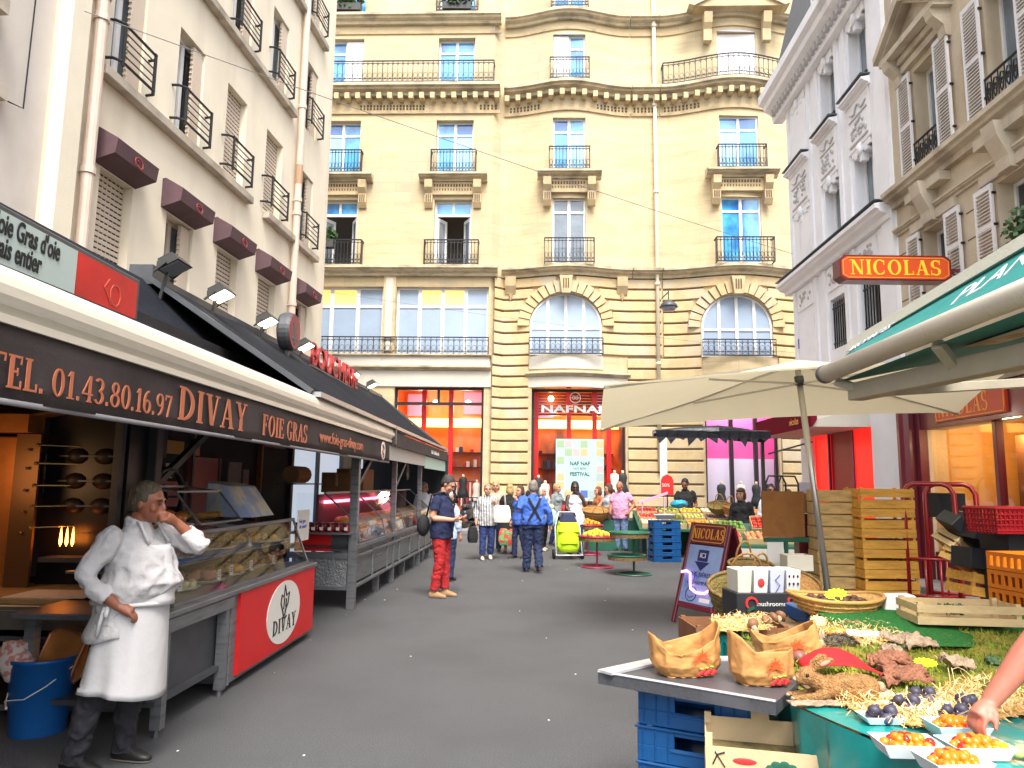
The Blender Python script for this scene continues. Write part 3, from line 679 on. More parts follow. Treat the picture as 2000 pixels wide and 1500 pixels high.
for u in (9.93, 17.72):
    m = MB(PIPEM); m.tube([(u, -.13, 18.4), (u, -.13, 0)], .085, 12)
    for z in (5.9, 8.2, 11, 14, 8.55): m.tube([(u, -.13, z), (u, -.13, z + .1)], .105, 12); m.tube([(u, -.13, z + .03), (u, .02, z + .03)], .02, 6)
    if u > 15: m.use(RUSTY); m.tube([(u, -.13, 9.0), (u, -.13, 9.5)], .089, 12)
    m.out('drain_pipe', Bl, smooth=False)
# neighbour at the left picture edge
Bn = thing('plaster_building', 'greyish plaster house front with stone ledge at the far left edge', 'building', (-6.845, 0, 0), R(90) - math.atan(.076))
m = MB(mat('grey_plaster', (.60, .55, .50), .9, noise=(.8, .08), second=((.45, .38, .3), .7, .5, .75, (1, 1, .4)))); wall(m, 1.0, 9.2, 0, 18.5, [(6.3, 7.9, 7.3, 9.4), (3.5, 5.0, 7.3, 9.4)], None, .3); m.out('wall', Bn)
m = MB(SILL); m.box(1, 8.4, -.12, 0, 6.15, 6.3); m.box(5.9, 8.2, -.2, 0, 7.12, 7.3); m.out('ledge', Bn)
window(Bn, 6.3, 7.9, 7.3, 9.4, .2, 2, .4, gm=GLASSG); window(Bn, 3.5, 5.0, 7.3, 9.4, .2, 2, .4, gm=GLASSG)
m = MB(IRON); m.tube([(8.5, -.05, 6.2), (8.75, -.05, 6.24), (8.78, -.05, 9.3)], .01, 6); m.out('cable', Bn)

# ---------------------------------------------------------------- C. white house and D. shuttered beige house on the right
tR = math.atan2(-1, -.04)
def RO(Y): return (6.88 + .04 * Y, Y, 0)
W = thing('white_building', 'white painted narrow house with garland panels and slate mansard on the right', 'building', RO(19.7), tR)
ww = lambda Y: 19.7 - Y                                     # u grows towards the viewer
wA, wB, wC = (ww(15.6), ww(14.7)), (ww(17.3), ww(16.45)), (ww(19.4), ww(18.3))
holes = []
for a, b in (wA, wB): holes += [(a, b, 10.35, 11.88), (a, b, 7.4, 8.86), (a, b, 4.9, 6.1)]
D0 = 5.85                                                   # party wall at Y = 13.85
holes += [(.75, 4.25, 0, 3.0)]
m = MB(WHITEST); wall(m, 0, D0, 0, 12.3, holes, None, .32); m.poly((0, 0, 0), (0, 9, 0), (0, 9, 12.3), (0, 0, 12.3)); m.out('wall', W)
m = MB(WHITEST); sweep(m, corn(12.1, .8, .62), -.6, D0 - .02); m.use(mat('pale_grey_relief', (.52, .5, .5), .9))
for i in range(26):
    u = -.4 + i * .235; m.box(u, u + .12, -.34, -.1, 12.22, 12.42)
m.out('cornice', W)
m = MB(WHITEST); sweep(m, corn(6.92, .3, .38), -.38, D0 - .06); m.use(ZINC); m.box(-.4, D0 - .05, -.4, .02, 7.285, 7.3); m.out('ledge', W)
m = MB(mat('slate_mansard', (.075, .095, .13), .5, noise=(3, .25, (1, 1, 4)), bump=(30, .4)))
m.loft([[(-.4, -.3, 12.98), (D0, -.3, 12.98), (D0, 3, 12.98), (-.4, 3, 12.98)], [(-.4, .6, 16.6), (D0, .6, 16.6), (D0, 3, 16.6), (-.4, 3, 16.6)]]); m.out('mansard_roof', W)
window(W, 2.6, 3.5, 13.3, 14.9, -.22, 2, 0, gm=GLASSG, name='dormer_window'); 
GREYR = mat('pale_grey_relief', (.52, .5, .5), .9)
m = MB(WHITEST)                                             # pilaster strips and window casings
for a, b in (wA, wB, wC):
    for u0, u1 in ((a - .3, a - .12), (b + .12, b + .3)): m.box(u0, u1, -.05, 0, 7.45, 12.1); m.box(u0, u1, -.05, 0, 3.6, 6.9)
m.box(D0 - .5, D0 - .02, -.08, 0, 3.2, 12.1)
m.out('pilaster', W)
for k, (a, b) in enumerate((wA, wB, wC)):
    c = (a + b) / 2; w2 = (b - a) / 2
    pn = MB(WHITEST)                                        # spandrel panel with garland relief and dark capped ledge
    if k == 2: pn.box(a, b, -.03, 0, 10.4, 12.0); pn.box(a, b, -.03, 0, 7.4, 8.7); pn.box(a, b, -.03, 0, 4.0, 6.0)
    pn.box(c - w2 - .1, c + w2 + .1, -.06, 0, 9.0, 10.1); sweep(pn, corn(10.08, .14, .24), c - w2 - .18, c + w2 + .18)
    pn.use(ZINC); pn.box(c - w2 - .2, c + w2 + .2, -.26, -.02, 10.285, 10.31); pn.use(GREYR)
    pn.tube([(c - w2 * .9 + w2 * 1.8 * t / 16, -.075, 9.86 - .07 * abs(math.sin(t * math.pi / 8)) + (.08 if 5 < t < 11 else 0)) for t in range(17)], .022, 4)
    for t in range(26): pn.sph((c + random.uniform(-.8, .8) * w2, -.06, 9.42 + random.uniform(-.18, .2)), (.05, .04, .05), 6, 4)
    pn.box(c - w2, c + w2, -.085, -.06, 9.1, 9.14); pn.box(c - w2, c + w2, -.085, -.06, 9.68, 9.71)
    pn.use(WHITEST)
    for z in (8.86, 11.88):                                 # carved lambrequin over each window
        for t in range(7): h = (.12, .2, .14, .34, .14, .2, .12)[t]; u = a + (b - a) * t / 7; pn.box(u, u + (b - a) / 7, -.045, .1, z - h + .12, z + .2)
        pn.sph((c, -.06, z + .06), (.1, .07, .14), 8, 6)
    pn.box(c - w2, c + w2, -.04, 0, 6.3, 6.85); pn.use(GREYR)
    for t in range(16): pn.sph((c + random.uniform(-.75, .75) * w2, -.045, 6.58 + random.uniform(-.14, .14)), (.05, .03, .05), 6, 4)
    pn.out('relief_panel', W)
for a, b in (wA, wB):
    window(W, a, b, 10.35, 11.88, .22, 2, 0, gm=GLASSG, fw=.06); window(W, a, b, 7.4, 8.86, .22, 2, 0, gm=GLASSG, fw=.06)
    window(W, a, b, 4.9, 6.1, .26, 2, 0, gm=GLASSD, fw=.06)
    mb = MB(IRON)
    for i in range(7): u = a + .06 + (b - a - .12) * i / 6; mb.bar((u, .06, 4.9), (u, .06, 6.02), .026)
    mb.bar((a, .06, 5.9), (b, .06, 5.9), .03); mb.bar((a, .06, 5.05), (b, .06, 5.05), .03); mb.out('window_bars', W)
    mb = MB(IRON); mb.box(a + .02, b - .02, -.04, 0, 10.36, 10.5); mb.box(a + .02, b - .02, -.04, 0, 7.42, 7.56)
    for i in range(8): mb.sph((a + (b - a) * (i + .5) / 8, -.05, 7.5), .05, 6, 4)
    mb.out('window_guard_rail', W)
mb = MB(mat('blue_street_plate', (.02, .05, .25), .4)); mb.box(.12, .5, -.02, 0, 5.35, 5.6); mb.out('street_plate', W)
# red shop front with its lit red room, pale pillars, projecting maroon canopy
RED = mat('lit_red_panel', (.78, .012, .01), .5, emit=((1, .01, .005), .35)); REDD = mat('deep_red_panel', (.42, .006, .008), .5)
m = MB(RED); m.box(.75, 1.7, .1, .15, 0, 2.98); m.box(3.1, 4.25, .1, .15, 0, 2.98); m.use(REDD); m.box(1.7, 3.1, .14, .19, 0, 2.98); m.use(mat('violet_edge', (.12, .01, .09), .4)); m.box(1.66, 1.72, .07, .12, 0, 2.98); m.box(3.06, 3.12, .07, .12, 0, 2.98); m.out('red_shop_front', W)
MAROON = mat('maroon_paint', (.13, .012, .022), .32, noise=(3, .15), coat=.3)
YEL = mat('yellow_lettering', (.75, .32, .03), .5)
m = MB(PALE); m.prism([(0, 2.95), (-1.2, 2.95), (-1.2, 3.05), (-.1, 3.42), (0, 3.42)], .25, 4.2, 'x'); m.use(mat('maroon_canopy_cloth', (.17, .012, .025), .9, spec=.05)); m.prism([(-1.22, 2.94), (-1.23, 3.36), (-1.1, 3.4), (-1.1, 3.1), (-1.2, 2.95)], .2, 4.25, 'x'); m.prism([(-1.2, 2.95), (-.05, 2.95), (-.05, 3.38), (-1.2, 3.38)], .18, .245, 'x'); 
cn = m.out('shop_canopy', W); text('nicolas', .22, YEL, cn, (2.9, -1.235, 3.06)); text('nicolas', .17, YEL, cn, (.178, -.2, 3.06), rot=(R(90), 0, R(-90)))
B = thing('shuttered_building', 'beige stone house with white louvred shutters and pediment above the wine shop', 'building', RO(13.85), tR)
bb = lambda Y: 13.85 - Y
w1, w2_ = (bb(12.92), bb(12.12)), (bb(10.73), bb(9.93))
w3 = (w2_[0] + 2.2, w2_[1] + 2.2); w4 = (w3[0] + 2.2, w3[1] + 2.2)
holes = []
for a, b in (w1, w2_, w3, w4): holes += [(a, b, 7.4, 9.36), (a, b, 4.95, 6.28), (a, b, 10.5, 12.6)]
holes += [(.62, 9.2, .12, 2.72)]
m = MB(BEIGE); wall(m, 0, 14, 0, 14, holes, None, .34); m.poly((14, 0, 0), (14, 9, 0), (14, 9, 14), (14, 0, 14)); m.out('wall', B)
m = MB(BEIGE2); sweep(m, corn(7.04, .3, .3), .02, 14); sweep(m, corn(6.5, .12, .12), .02, 14); sweep(m, corn(3.3, .25, .3), .02, 14); m.out('ledge', B)
m = MB(DARKJ)
for z in (4.3, 4.75, 5.2, 5.65, 6.1):
    for u0, u1 in ((.02, w1[0] - .5), (w1[1] + .55, w2_[0] - .5), (w2_[1] + .55, w3[0] - .5)): m.box(u0, u1, -.004, .01, z, z + .02)
m.out('masonry_joint', B)
SHW = mat('white_shutter_paint', (.74, .73, .74), .55, noise=(4, .05))
def louvre(par, a, b, z0, z1, y=-.05, tilt=0):
    s = MB(SHW); t = .035; f = .055
    s.box(a, a + f, y - t, y, z0, z1); s.box(b - f, b, y - t, y, z0, z1)
    for z in (z0, (z0 + z1) / 2 - .03, z1 - .08): s.box(a + f, b - f, y - t, y, z, z + .08)
    n = int((z1 - z0) / .062)
    for i in range(n):
        z = z0 + .08 + (z1 - z0 - .17) * i / n
        s.hexa([(a + f, y - t - .004, z), (b - f, y - t - .004, z), (b - f, y, z + .022), (a + f, y, z + .022)], [(a + f, y - t - .004, z + .012), (b - f, y - t - .004, z + .012), (b - f, y, z + .034), (a + f, y, z + .034)])
    o = s.out('louvred_shutter', par); h = MB(IRON)
    for k in (.12, .5, .88): z = z0 + (z1 - z0) * k; h.box(b - .01, b + .02, y - .03, y + .03, z - .018, z + .018)
    h.out('hinge', o)
for k, (a, b) in enumerate((w1, w2_, w3, w4)):
    for z0, z1, l in ((7.42, 9.4, .46), (5.0, 6.3, .46), (10.5, 12.6, .46)):
        louvre(B, a - l - .02, a - .02, z0, z1); louvre(B, b + .02, b + l + .02, z0, z1)
        window(B, a, b, z0 - .02, z1 - .04, .24, 2, 0, gm=GLASSD if z0 < 7 else GLASSG, fw=.06)
    r = MB(IRON); r.tube([(a, -.06, 7.95), (b, -.06, 7.95)], .022, 6); r.tube([(a, -.06, 7.46), (b, -.06, 7.46)], .016, 6)
    for i in range(5):
        u = a + (b - a) * (i + .5) / 5
        r.tube([(u + .07 * math.cos(t * .9) * (1 - t / 14), -.06, 7.7 + .2 * math.sin(t * .9) * (1 - t / 14)) for t in range(12)], .012, 4); r.bar((u - .08, -.06, 7.46), (u - .08, -.06, 7.95), .014)
    r.out('window_guard_rail', B)
def pedim(par, c, hw, z):
    p = MB(BEIGE2); D = .42
    p.box(c - hw, c + hw, -D * .8, .02, z, z + .12); p.prism([(c - hw, z + .12), (c + hw, z + .12), (c, z + .72)], -.16, 0, 'y')
    for s in (-1, 1):
        q = [(c + s * (hw + .06), z + .1), (c + s * (hw + .06), z + .24), (c, z + .98), (c, z + .76)]
        p.prism(q if s < 0 else q[::-1], -D, 0, 'y'); p.prism([(k * .94 + c * .06, zz - .05) for k, zz in (q if s < 0 else q[::-1])], -D * .78, 0, 'y')
        u = c + s * (hw - .2); p.prism([(.02, z), (-.34, z), (-.3, z - .14), (-.12, z - .3), (-.1, z - .48), (.02, z - .52)], u - .11, u + .11, 'x')
    p.box(c - hw + .35, c + hw - .35, -.1, .0, z - .3, z - .16); p.box(c - hw + .35, c + hw - .35, -.16, 0, z - .14, z - .02)
    p.out('pediment', par)
pedim(B, (w1[0] + w1[1]) / 2, 1.0, 9.78); pedim(B, (w3[0] + w3[1]) / 2, 1.0, 9.78)
m = MB(BEIGE2)                                              # keystones over the low windows, string-course blocks
for a, b in (w1, w2_, w3, w4):
    c = (a + b) / 2; m.prism([(.02, 7.02), (-.34, 7.02), (-.3, 6.8), (-.16, 6.5), (-.14, 6.32), (.02, 6.3)], c - .16, c + .16, 'x'); m.box(a - .35, b + .35, -.07, 0, 6.34, 6.5); m.box(c - .6, c + .6, -.2, 0, 6.86, 7.02)
m.out('keystone', B)
# wine shop front
m = MB(MAROON); m.box(.02, .62, -.14, .02, .12, 3.28)
m.tube([(.32, -.2, .12), (.32, -.2, 3.2)], .17, 12); m.box(.62, 9.2, -.1, .05, 2.72, 3.28); m.box(.62, 9.2, .02, .1, .12, .6)
for u in (2.55, 4.4, 6.2): m.box(u - .05, u + .05, .02, .14, .6, 2.72)
sf = m.out('shop_front', B, bevel=.008)
OR = mat('orange_red_sign_board', (.50, .045, .012), .4); LET = mat('orange_lettering', (.80, .30, .035), .45)
s = MB(OR); s.box(1.2, 3.15, -.14, -.1, 2.8, 3.24); sb = s.out('sign_board', sf)
serif('NICOLAS', .3, LET, sb, (1.3, -.14, 2.88), sx=.78, gap=.12)
e = MB(LET); pts = [(1.26, 2.83), (3.1, 2.83), (3.12, 2.9), (3.12, 3.15), (3.05, 3.22), (1.3, 3.22), (1.24, 3.15), (1.24, 2.9)]; e.tube([(a, -.143, b) for a, b in pts], .012, 4, closed=True); e.out('outline', sb)
MB(glass_mat('shop_door_glass', (.9, .82, .7), .4)).poly((.62, .08, .6), (9.2, .08, .6), (9.2, .08, 2.72), (.62, .08, 2.72)).out('pane', sf)
AMB = mat('amber_shop_wall', (.62, .36, .10), .7, noise=(1, .2)); SHELF = mat('brown_shelf', (.16, .07, .03), .6)
m = MB(AMB); m.poly((0, 2.6, 0), (9.5, 2.6, 0), (9.5, 2.6, 3.2), (0, 2.6, 3.2)); m.poly((.3, .1, 0), (.3, 2.6, 0), (.3, 2.6, 3.2), (.3, .1, 3.2)); m.poly((.3, .1, 2.9), (9.5, .1, 2.9), (9.5, 2.6, 2.9), (.3, 2.6, 2.9))
m.use(PALE); m.box(.9, 1.15, 1.7, 1.75, .5, 2.3); m.box(1.4, 2.2, 1.7, 1.75, .5, 2.3)
m.use(AMB)
for z in (.9, 1.3, 1.7, 2.1): m.box(.85, 2.25, 1.66, 1.72, z, z + .03)
m.use(SHELF)
for z in (.5, .95, 1.4, 1.85, 2.3): m.box(2.7, 9, 1.6, 2.5, z, z + .04)
m.box(1.15, 1.4, 1.2, 1.6, .1, 2.6); m.box(2.3, 2.6, 1.0, 1.4, .1, 2.7)
m.use(LAMPW)
for u in (1.3, 2.3, 3.3, 4.3): m.lathe([(.07, 0), (.07, .015)], 10, (u, 1.0, 2.86))
m.out('shop_room', sf)
bt = MB(mat('dark_wine_bottle', (.02, .03, .015), .15, spec=.7)); 
for z in (.54, .99, 1.44, 1.89):
    for i in range(28): bt.lathe([(.038, 0), (.038, .2), (.014, .25), (.014, .32)], 7, (2.8 + i * .15, 1.75, z)); 
bt.out('bottles', sf)
for u in (1.4, 3.4):
    ld = bpy.data.lights.new('shop_lamp', 'POINT'); ld.energy = 20; ld.color = (1, .72, .4); ld.shadow_soft_size = .15
    lo = bpy.data.objects.new('shop_lamp', ld); C.objects.link(lo); lo.parent = B; lo.location = (u, 1.0, 2.6)
# plants on sills
m = MB(PLANT); leafball(m, (w2_[1] + .1, -.3, 5.25), (.35, .2, .35), 160, .1); m.use(IRON); m.box(w2_[0] - .1, w2_[1] + .3, -.4, -.1, 4.8, 4.98); tag(m.out('potted_plant'), 'leafy potted plant on the sill beyond the right awning', 'plant'); bpy.data.objects['potted_plant'].matrix_world = Matrix.Translation(RO(13.85)) @ Matrix.Rotation(tR, 4, 'Z')
def far_plant(u, z, r, n, label):
    mm = MB(PLANT); leafball(mm, (0, 0, .25), r, n, .22); mm.use(mat('dark_planter', (.05, .05, .05), .7)); mm.box(-r[0] * .8, r[0] * .8, -.15, .15, -.3, .0)
    o = tag(mm.out('potted_plant'), label, 'plant', 'plants on the street-end balconies'); o.location = (-7.2 + u * math.cos(R(2)), 28.1 - u * math.sin(R(2)) + yA(u) - .3, z); return o
far_plant(.3, 20.85, (.75, .3, .55), 420, 'bushy green plant on the top left balcony beside the plaster house')
far_plant(4.8, 20.85, (.7, .3, .5), 420, 'dark green shrub behind the railing of the second top balcony')
far_plant(-.1, 10.95, (.42, .25, .3), 200, 'small green plant on the railing of the lowest left balcony')
# ================================================================ LEFT SIDE: food stalls
STEEL = mat('brushed_steel', (.22, .23, .245), .38, metal=.55, noise=(6, .12, (1, 1, 8)), second=((.13, .13, .14), 3, .5, .7))
STEELD = mat('dark_grey_steel', (.085, .09, .1), .45, metal=.4, noise=(5, .15))
CANVAS = mat('black_canvas', (.011, .013, .019), .9, noise=(8, .25), bump=(60, .2), spec=.12)
VALC = mat('dark_brown_valance', (.044, .033, .034), .8, noise=(4, .2), bump=(80, .2))
CREAMB = mat('cream_awning_tube', (.66, .61, .51), .38, noise=(5, .06, (1, 8, 8)), second=((.5, .44, .34), 4, .64, .8))
ORT = mat('orange_brown_lettering', (.47, .14, .065), .6)
GLC = glass_mat('counter_glass', (.93, .96, .97), .28)
CARD = mat('brown_cardboard', (.33, .19, .085), .85, noise=(6, .12))
PAPER = mat('white_paper', (.74, .73, .70), .8)
REDE = mat('red_enamel_panel', (.60, .008, .010), .42, noise=(3, .06))
INK = mat('black_ink', (.01, .01, .012), .6)
rA = R(90) - math.atan(.02); rB = R(90) - math.atan(.04)
# front awning with its lettered valance
aw = thing('market_awning', 'dark lettered awning with thick cream roller tube over the roast stall', 'awning', (-2.1, 0, 0), rA)
m = MB(CREAMB); n = 20
m.tube([(1.6, .06, 2.41), (11.55, .06, 2.41)], [.125, .125], 20); m.box(1.6, 11.5, -.045, .0, 2.285, 2.32); m.use(STEELD); m.box(11.52, 11.6, -.08, .22, 2.27, 2.56); m.out('roller_tube', aw, smooth=False)
m = MB(VALC); m.grid(lambda a, b: (1.6 + 9.7 * a, -.02 + .012 * math.sin(a * 60) * (1 - b) + .006 * math.sin(a * 23 + 1), 1.985 + .30 * b), 120, 4)
m.use(mat('grey_binding', (.16, .15, .16), .6)); m.box(1.6, 11.3, -.03, -.012, 1.97, 1.99); m.out('valance', aw, smooth=True, solid=.006)
for s, u, h, sx in (('TEL.', 2.80, .135, .92), ('01.43.80.16.97', 3.2, .125, .98), ('DIVAY', 4.38, .2, 1.28), ('FOIE GRAS', 5.8, .165, 1.02)):
    serif(s, h, ORT, aw, (u, -.038, 2.035), sx=sx, gap=.09)
text('www.foie-gras-divay.com', .17, ORT, aw, (7.42, -.04, 2.075), sx=1.15, offset=.002)
m = MB(PAPER); m.lathe([(.13, -.004), (.13, .004)], 18); e = m.out('emblem', aw, loc=(10.75, -.04, 2.13), rot=(R(90), 0, 0)); e.scale = (1.1, 1, 1)
m = MB(ORT); m.tube([(10.7 + .05 * math.sin(t), -.05, 2.04 + .016 * t) for t in range(12)], .012, 4); m.out('emblem', aw)
m = MB(CANVAS); m.grid(lambda a, b: (1.6 + 8.9 * a, .16 + 1.6 * b, 2.5 + 1.17 * b - .17 * math.sin(math.pi * b)), 20, 8); m.out('canopy_cloth', aw, smooth=True, solid=.01)
m = MB(STEELD)
for u in (3.4, 6.6, 9.6): m.bar((u, .1, 2.3), (u + .9, 1.5, 2.5), .07); m.bar((u + .9, 1.5, 2.5), (u + .1, 2.3, 2.45), .07)
m.bar((1.6, 1.6, 2.62), (11, 1.6, 2.62), .1); m.out('folding_arm', aw)
# roof sign over the awning
sg = thing('sign_board', 'long illuminated roof sign with black handwriting and a red end panel', 'sign', (-2.95, 0, 0), R(90))
m = MB(STEELD); m.box(2.2, 5.72, 0, .18, 2.84, 3.24); m.out('case', sg, bevel=.01)
m = MB(mat('pale_green_sign_face', (.44, .54, .52), .4, noise=(2, .05))); m.box(2.25, 4.85, -.012, 0, 2.89, 3.2); m.out('panel', sg)
m = MB(mat('red_sign_face', (.55, .012, .010), .5, noise=(2.5, .2))); m.box(4.86, 5.66, -.012, 0, 2.89, 3.2); p = m.out('panel', sg)
m = MB(mat('faded_red_mark', (.55, .10, .06), .5)); m.tube([(5.35 + .07 * math.cos(t * .7), -.013, 3.02 + .08 * math.sin(t * .7)) for t in range(9)], .006, 4, closed=True); m.tube([(5.3, -.013, 2.94), (5.2, -.013, 3.05), (5.26, -.013, 3.12)], .006, 4); m.out('emblem', p)
text("Foie Gras d'oie", .175, INK, sg, (4.02, -.016, 3.07), shear=.12, sx=.585, offset=.003)
text("frais entier", .175, INK, sg, (4.03, -.016, 2.935), shear=.12, sx=.585, offset=.003)
# second stall: long black canvas roof
rf = thing('market_canopy', 'long black canvas roof of the poultry stall running to the street end', 'canopy', (-2.1, 0, 0), rA)
m = MB(CANVAS); m.grid(lambda a, b: (7.25 + 12 * a, .0 + 1.7 * b, 2.56 + (1.12 + .2 * a) * b - .05 * math.sin(math.pi * b) + .01 * math.sin(a * 40)), 40, 6); m.out('canopy_cloth', rf, smooth=True, solid=.012)
m = MB(STEELD); m.bar((7.2, 1.72, 3.7), (19.3, 1.72, 3.9), .08); m.bar((7.22, 0, 2.55), (7.22, 1.72, 3.7), .05); m.bar((19.3, 0, 2.55), (19.3, 1.72, 3.9), .05); m.box(7.2, 7.5, 1.66, 1.9, 3.62, 3.82); m.out('frame', rf)
m = MB(mat('grey_alu', (.34, .34, .34), .4, metal=.5)); m.box(7.25, 19.3, -.08, .02, 2.505, 2.555); m.out('front_rail', rf)
m = MB(VALC); m.box(11.4, 19.35, -.06, -.03, 2.24, 2.46); m.out('valance', rf)
m = MB(PAPER)
text('Gallo Traditionnelle', .12, PAPER, rf, (16.0, -.065, 2.3), sx=1.5)
m = MB(mat('pale_grey_banner', (.52, .50, .46), .7)); m.box(11.3, 15.4, -.02, 0, 2.02, 2.26); m.out('banner', rf)
m = MB(mat('pale_green_banner', (.45, .68, .60), .6)); m.box(15.42, 19.3, -.02, 0, 1.98, 2.23); m.out('banner', rf)
# floodlights on the ridge
FLB = mat('floodlight_body', (.03, .03, .03), .5); FLON = mat('floodlight_glow', (1, .95, .8), .4, emit=((1, .93, .7), 3.2)); FLOFF = mat('floodlight_off', (.22, .24, .27), .2)
for i, (px, py, on, lab) in enumerate(((340, 521, 0, 'unlit black floodlight nearest on the ridge of the canvas roof'), (432, 576, 1, 'lit floodlight between the unlit one and the round sign, the nearer of two'), (522, 628, 1, 'lit floodlight just before the round roof sign'),
                        (597, 676, 1, 'lit floodlight between the round roof sign and the red roof letters'), (690, 733, 1, 'lit floodlight in front of the last red roof letters'), (727, 752, 1, 'farthest lit floodlight past the red roof letters'))):
    p = at_x(px, py, -3.55, .02)
    t = thing('floodlight', lab, 'floodlight', p, rA, 'floodlights along the roof ridge')
    b = MB(FLB); b.T = Matrix.Rotation(R(-28), 4, 'X'); b.hexa([(-.16, -.12, -.02), (.16, -.12, -.02), (.16, .12, -.02), (-.16, .12, -.02)], [(-.13, -.09, .07), (.13, -.09, .07), (.13, .09, .07), (-.13, .09, .07)])
    for k in range(5): b.box(-.12 + k * .055, -.1 + k * .055, -.08, .08, .07, .095)
    b.out('body', t); l = MB(FLON if on else FLOFF); l.T = Matrix.Rotation(R(-28), 4, 'X'); l.box(-.135, .135, -.1, .1, -.03, -.021); l.out('lamp', t)
    a = MB(FLB); a.bar((0, .05, 0), (0, .14, -.45), .03); a.bar((-.17, 0, 0), (-.17, .12, -.1), .02); a.bar((.17, 0, 0), (.17, .12, -.1), .02); a.out('bracket', t)
# round roof sign, red roof letters
p = at_x(563, 648, -3.5, .02)
t = thing('round_sign', 'round dark red sign with a bull head mark standing on the roof ridge', 'sign', p, rA)
m = MB(STEELD); m.T = Matrix.Rotation(R(90), 4, 'X'); m.lathe([(.26, -.09), (.28, -.05), (.28, .05), (.26, .09)], 28); m.out('rim', t)
m = MB(mat('faded_red_disc', (.26, .05, .06), .5, noise=(6, .3))); m.T = Matrix.Rotation(R(90), 4, 'X'); m.lathe([(.25, .088), (.25, .1)], 28); m.out('disc', t)
m = MB(mat('grey_mark', (.12, .10, .11), .6)); m.prism([(a * .7, b * .7) for a, b in [(-.1, .06), (-.16, .18), (-.05, .1), (.05, .1), (.16, .18), (.1, .06), (.06, -.1), (-.06, -.1)]], -.104, -.1, 'y'); m.box(-.15, .15, -.106, -.1, -.12, -.08); m.prism([(-.07, -.13), (.07, -.13), (0, -.2)], -.105, -.1, 'y'); m.out('emblem', t)
m = MB(STEELD); m.bar((0, 0, -.26), (0, 0, -.75), .05); m.out('post', t)
RDL = mat('red_roof_letters', (.40, .008, .015), .45)
t = thing('roof_sign', 'red upright capital letters standing along the roof ridge', 'sign', at_x(607, 696, -3.5, .02), rA)
o = text('BOUCHERIE', .54, RDL, t, (0, 0, -.12), sx=1.15, ext=.02)
m = MB(STEELD); m.box(0, 4.6, -.02, .02, -.16, -.13); m.out('rail', t)

# roast-meat counter in the foreground
ct = thing('display_counter', 'steel roast counter with red oval-badge front panel and glass case', 'counter', (-2.52, 0, 0), rB)
m = MB(STEEL); m.box(5.0, 8.4, -.06, .95, .76, .8); m.box(5.0, 6.2, -.05, -.02, .66, .755); m.box(6.2, 6.24, -.03, .02, .05, .76); m.out('worktop', ct, bevel=.006)
for u, y in ((5.16, 0), (6.12, 0), (5.16, .9), (6.12, .9), (8.34, .9)):
    m = MB(STEEL); m.box(u - .035, u + .035, y - .035, y + .035, .05, .76); m.use(STEELD); m.lathe([(.03, 0), (.022, .05)], 8, (u, y, 0)); m.out('leg', ct)
m = MB(STEELD); m.box(5.1, 6.2, .05, .1, .22, .7); m.box(5.1, 6.2, .0, .9, .2, .235); m.out('back_panel', ct)
m = MB(STEEL); m.box(6.22, 8.42, -.02, .9, .06, .78); cb = m.out('cabinet', ct, bevel=.005)
m = MB(REDE); m.box(6.34, 8.36, -.045, -.021, .1, .76); pn = m.out('front_panel', ct)
m = MB(mat('white_enamel', (.72, .70, .66), .4)); c0 = Vector((7.42, -.047, .43))
m.prism([(c0.x + .46 * math.cos(k * math.pi / 20), c0.z + .29 * math.sin(k * math.pi / 20)) for k in range(40)], -.05, -.044, 'y'); m.out('badge', pn)
serif('DIVAY', .135, INK, pn, (7.44, -.05, .25), sx=1.12, gap=.1, center=True)
m = MB(INK)
for q in ([(7.36, .44), (7.3, .52), (7.32, .6), (7.38, .57), (7.4, .68), (7.45, .58), (7.53, .6), (7.5, .5), (7.44, .45), (7.42, .40), (7.38, .40), (7.36, .44)], [(7.38, .46), (7.4, .56)], [(7.44, .47), (7.45, .55)], [(7.40, .40), (7.36, .385), (7.42, .37), (7.47, .385)]): m.tube([(a, -.052, b) for a, b in q], .009, 4)
m.out('emblem', pn)
g = MB(GLC); g.poly((5.3, .02, .81), (8.3, .02, .81), (8.3, .2, 1.26), (5.3, .2, 1.26)); g.poly((5.3, .2, 1.26), (8.3, .2, 1.26), (8.3, .75, 1.3), (5.3, .75, 1.3)); g.poly((8.3, .02, .81), (8.3, .85, .81), (8.3, .75, 1.3), (8.3, .2, 1.26)); g.poly((5.3, .02, .81), (5.3, .85, .81), (5.3, .75, 1.3), (5.3, .2, 1.26)); g.out('glass_case', ct)
m = MB(STEEL); m.bar((5.3, .2, 1.265), (8.3, .2, 1.265), .03); m.bar((5.3, .02, .812), (8.3, .02, .812), .02); m.box(5.3, 8.3, .24, .8, 1.02, 1.035); m.bar((8.3, .02, .8), (8.3, .2, 1.26), .02); m.use(mat('blue_tray_liner', (.01, .12, .4), .4)); m.box(5.4, 7.6, .26, .78, 1.036, 1.05); m.out('case_frame', ct)
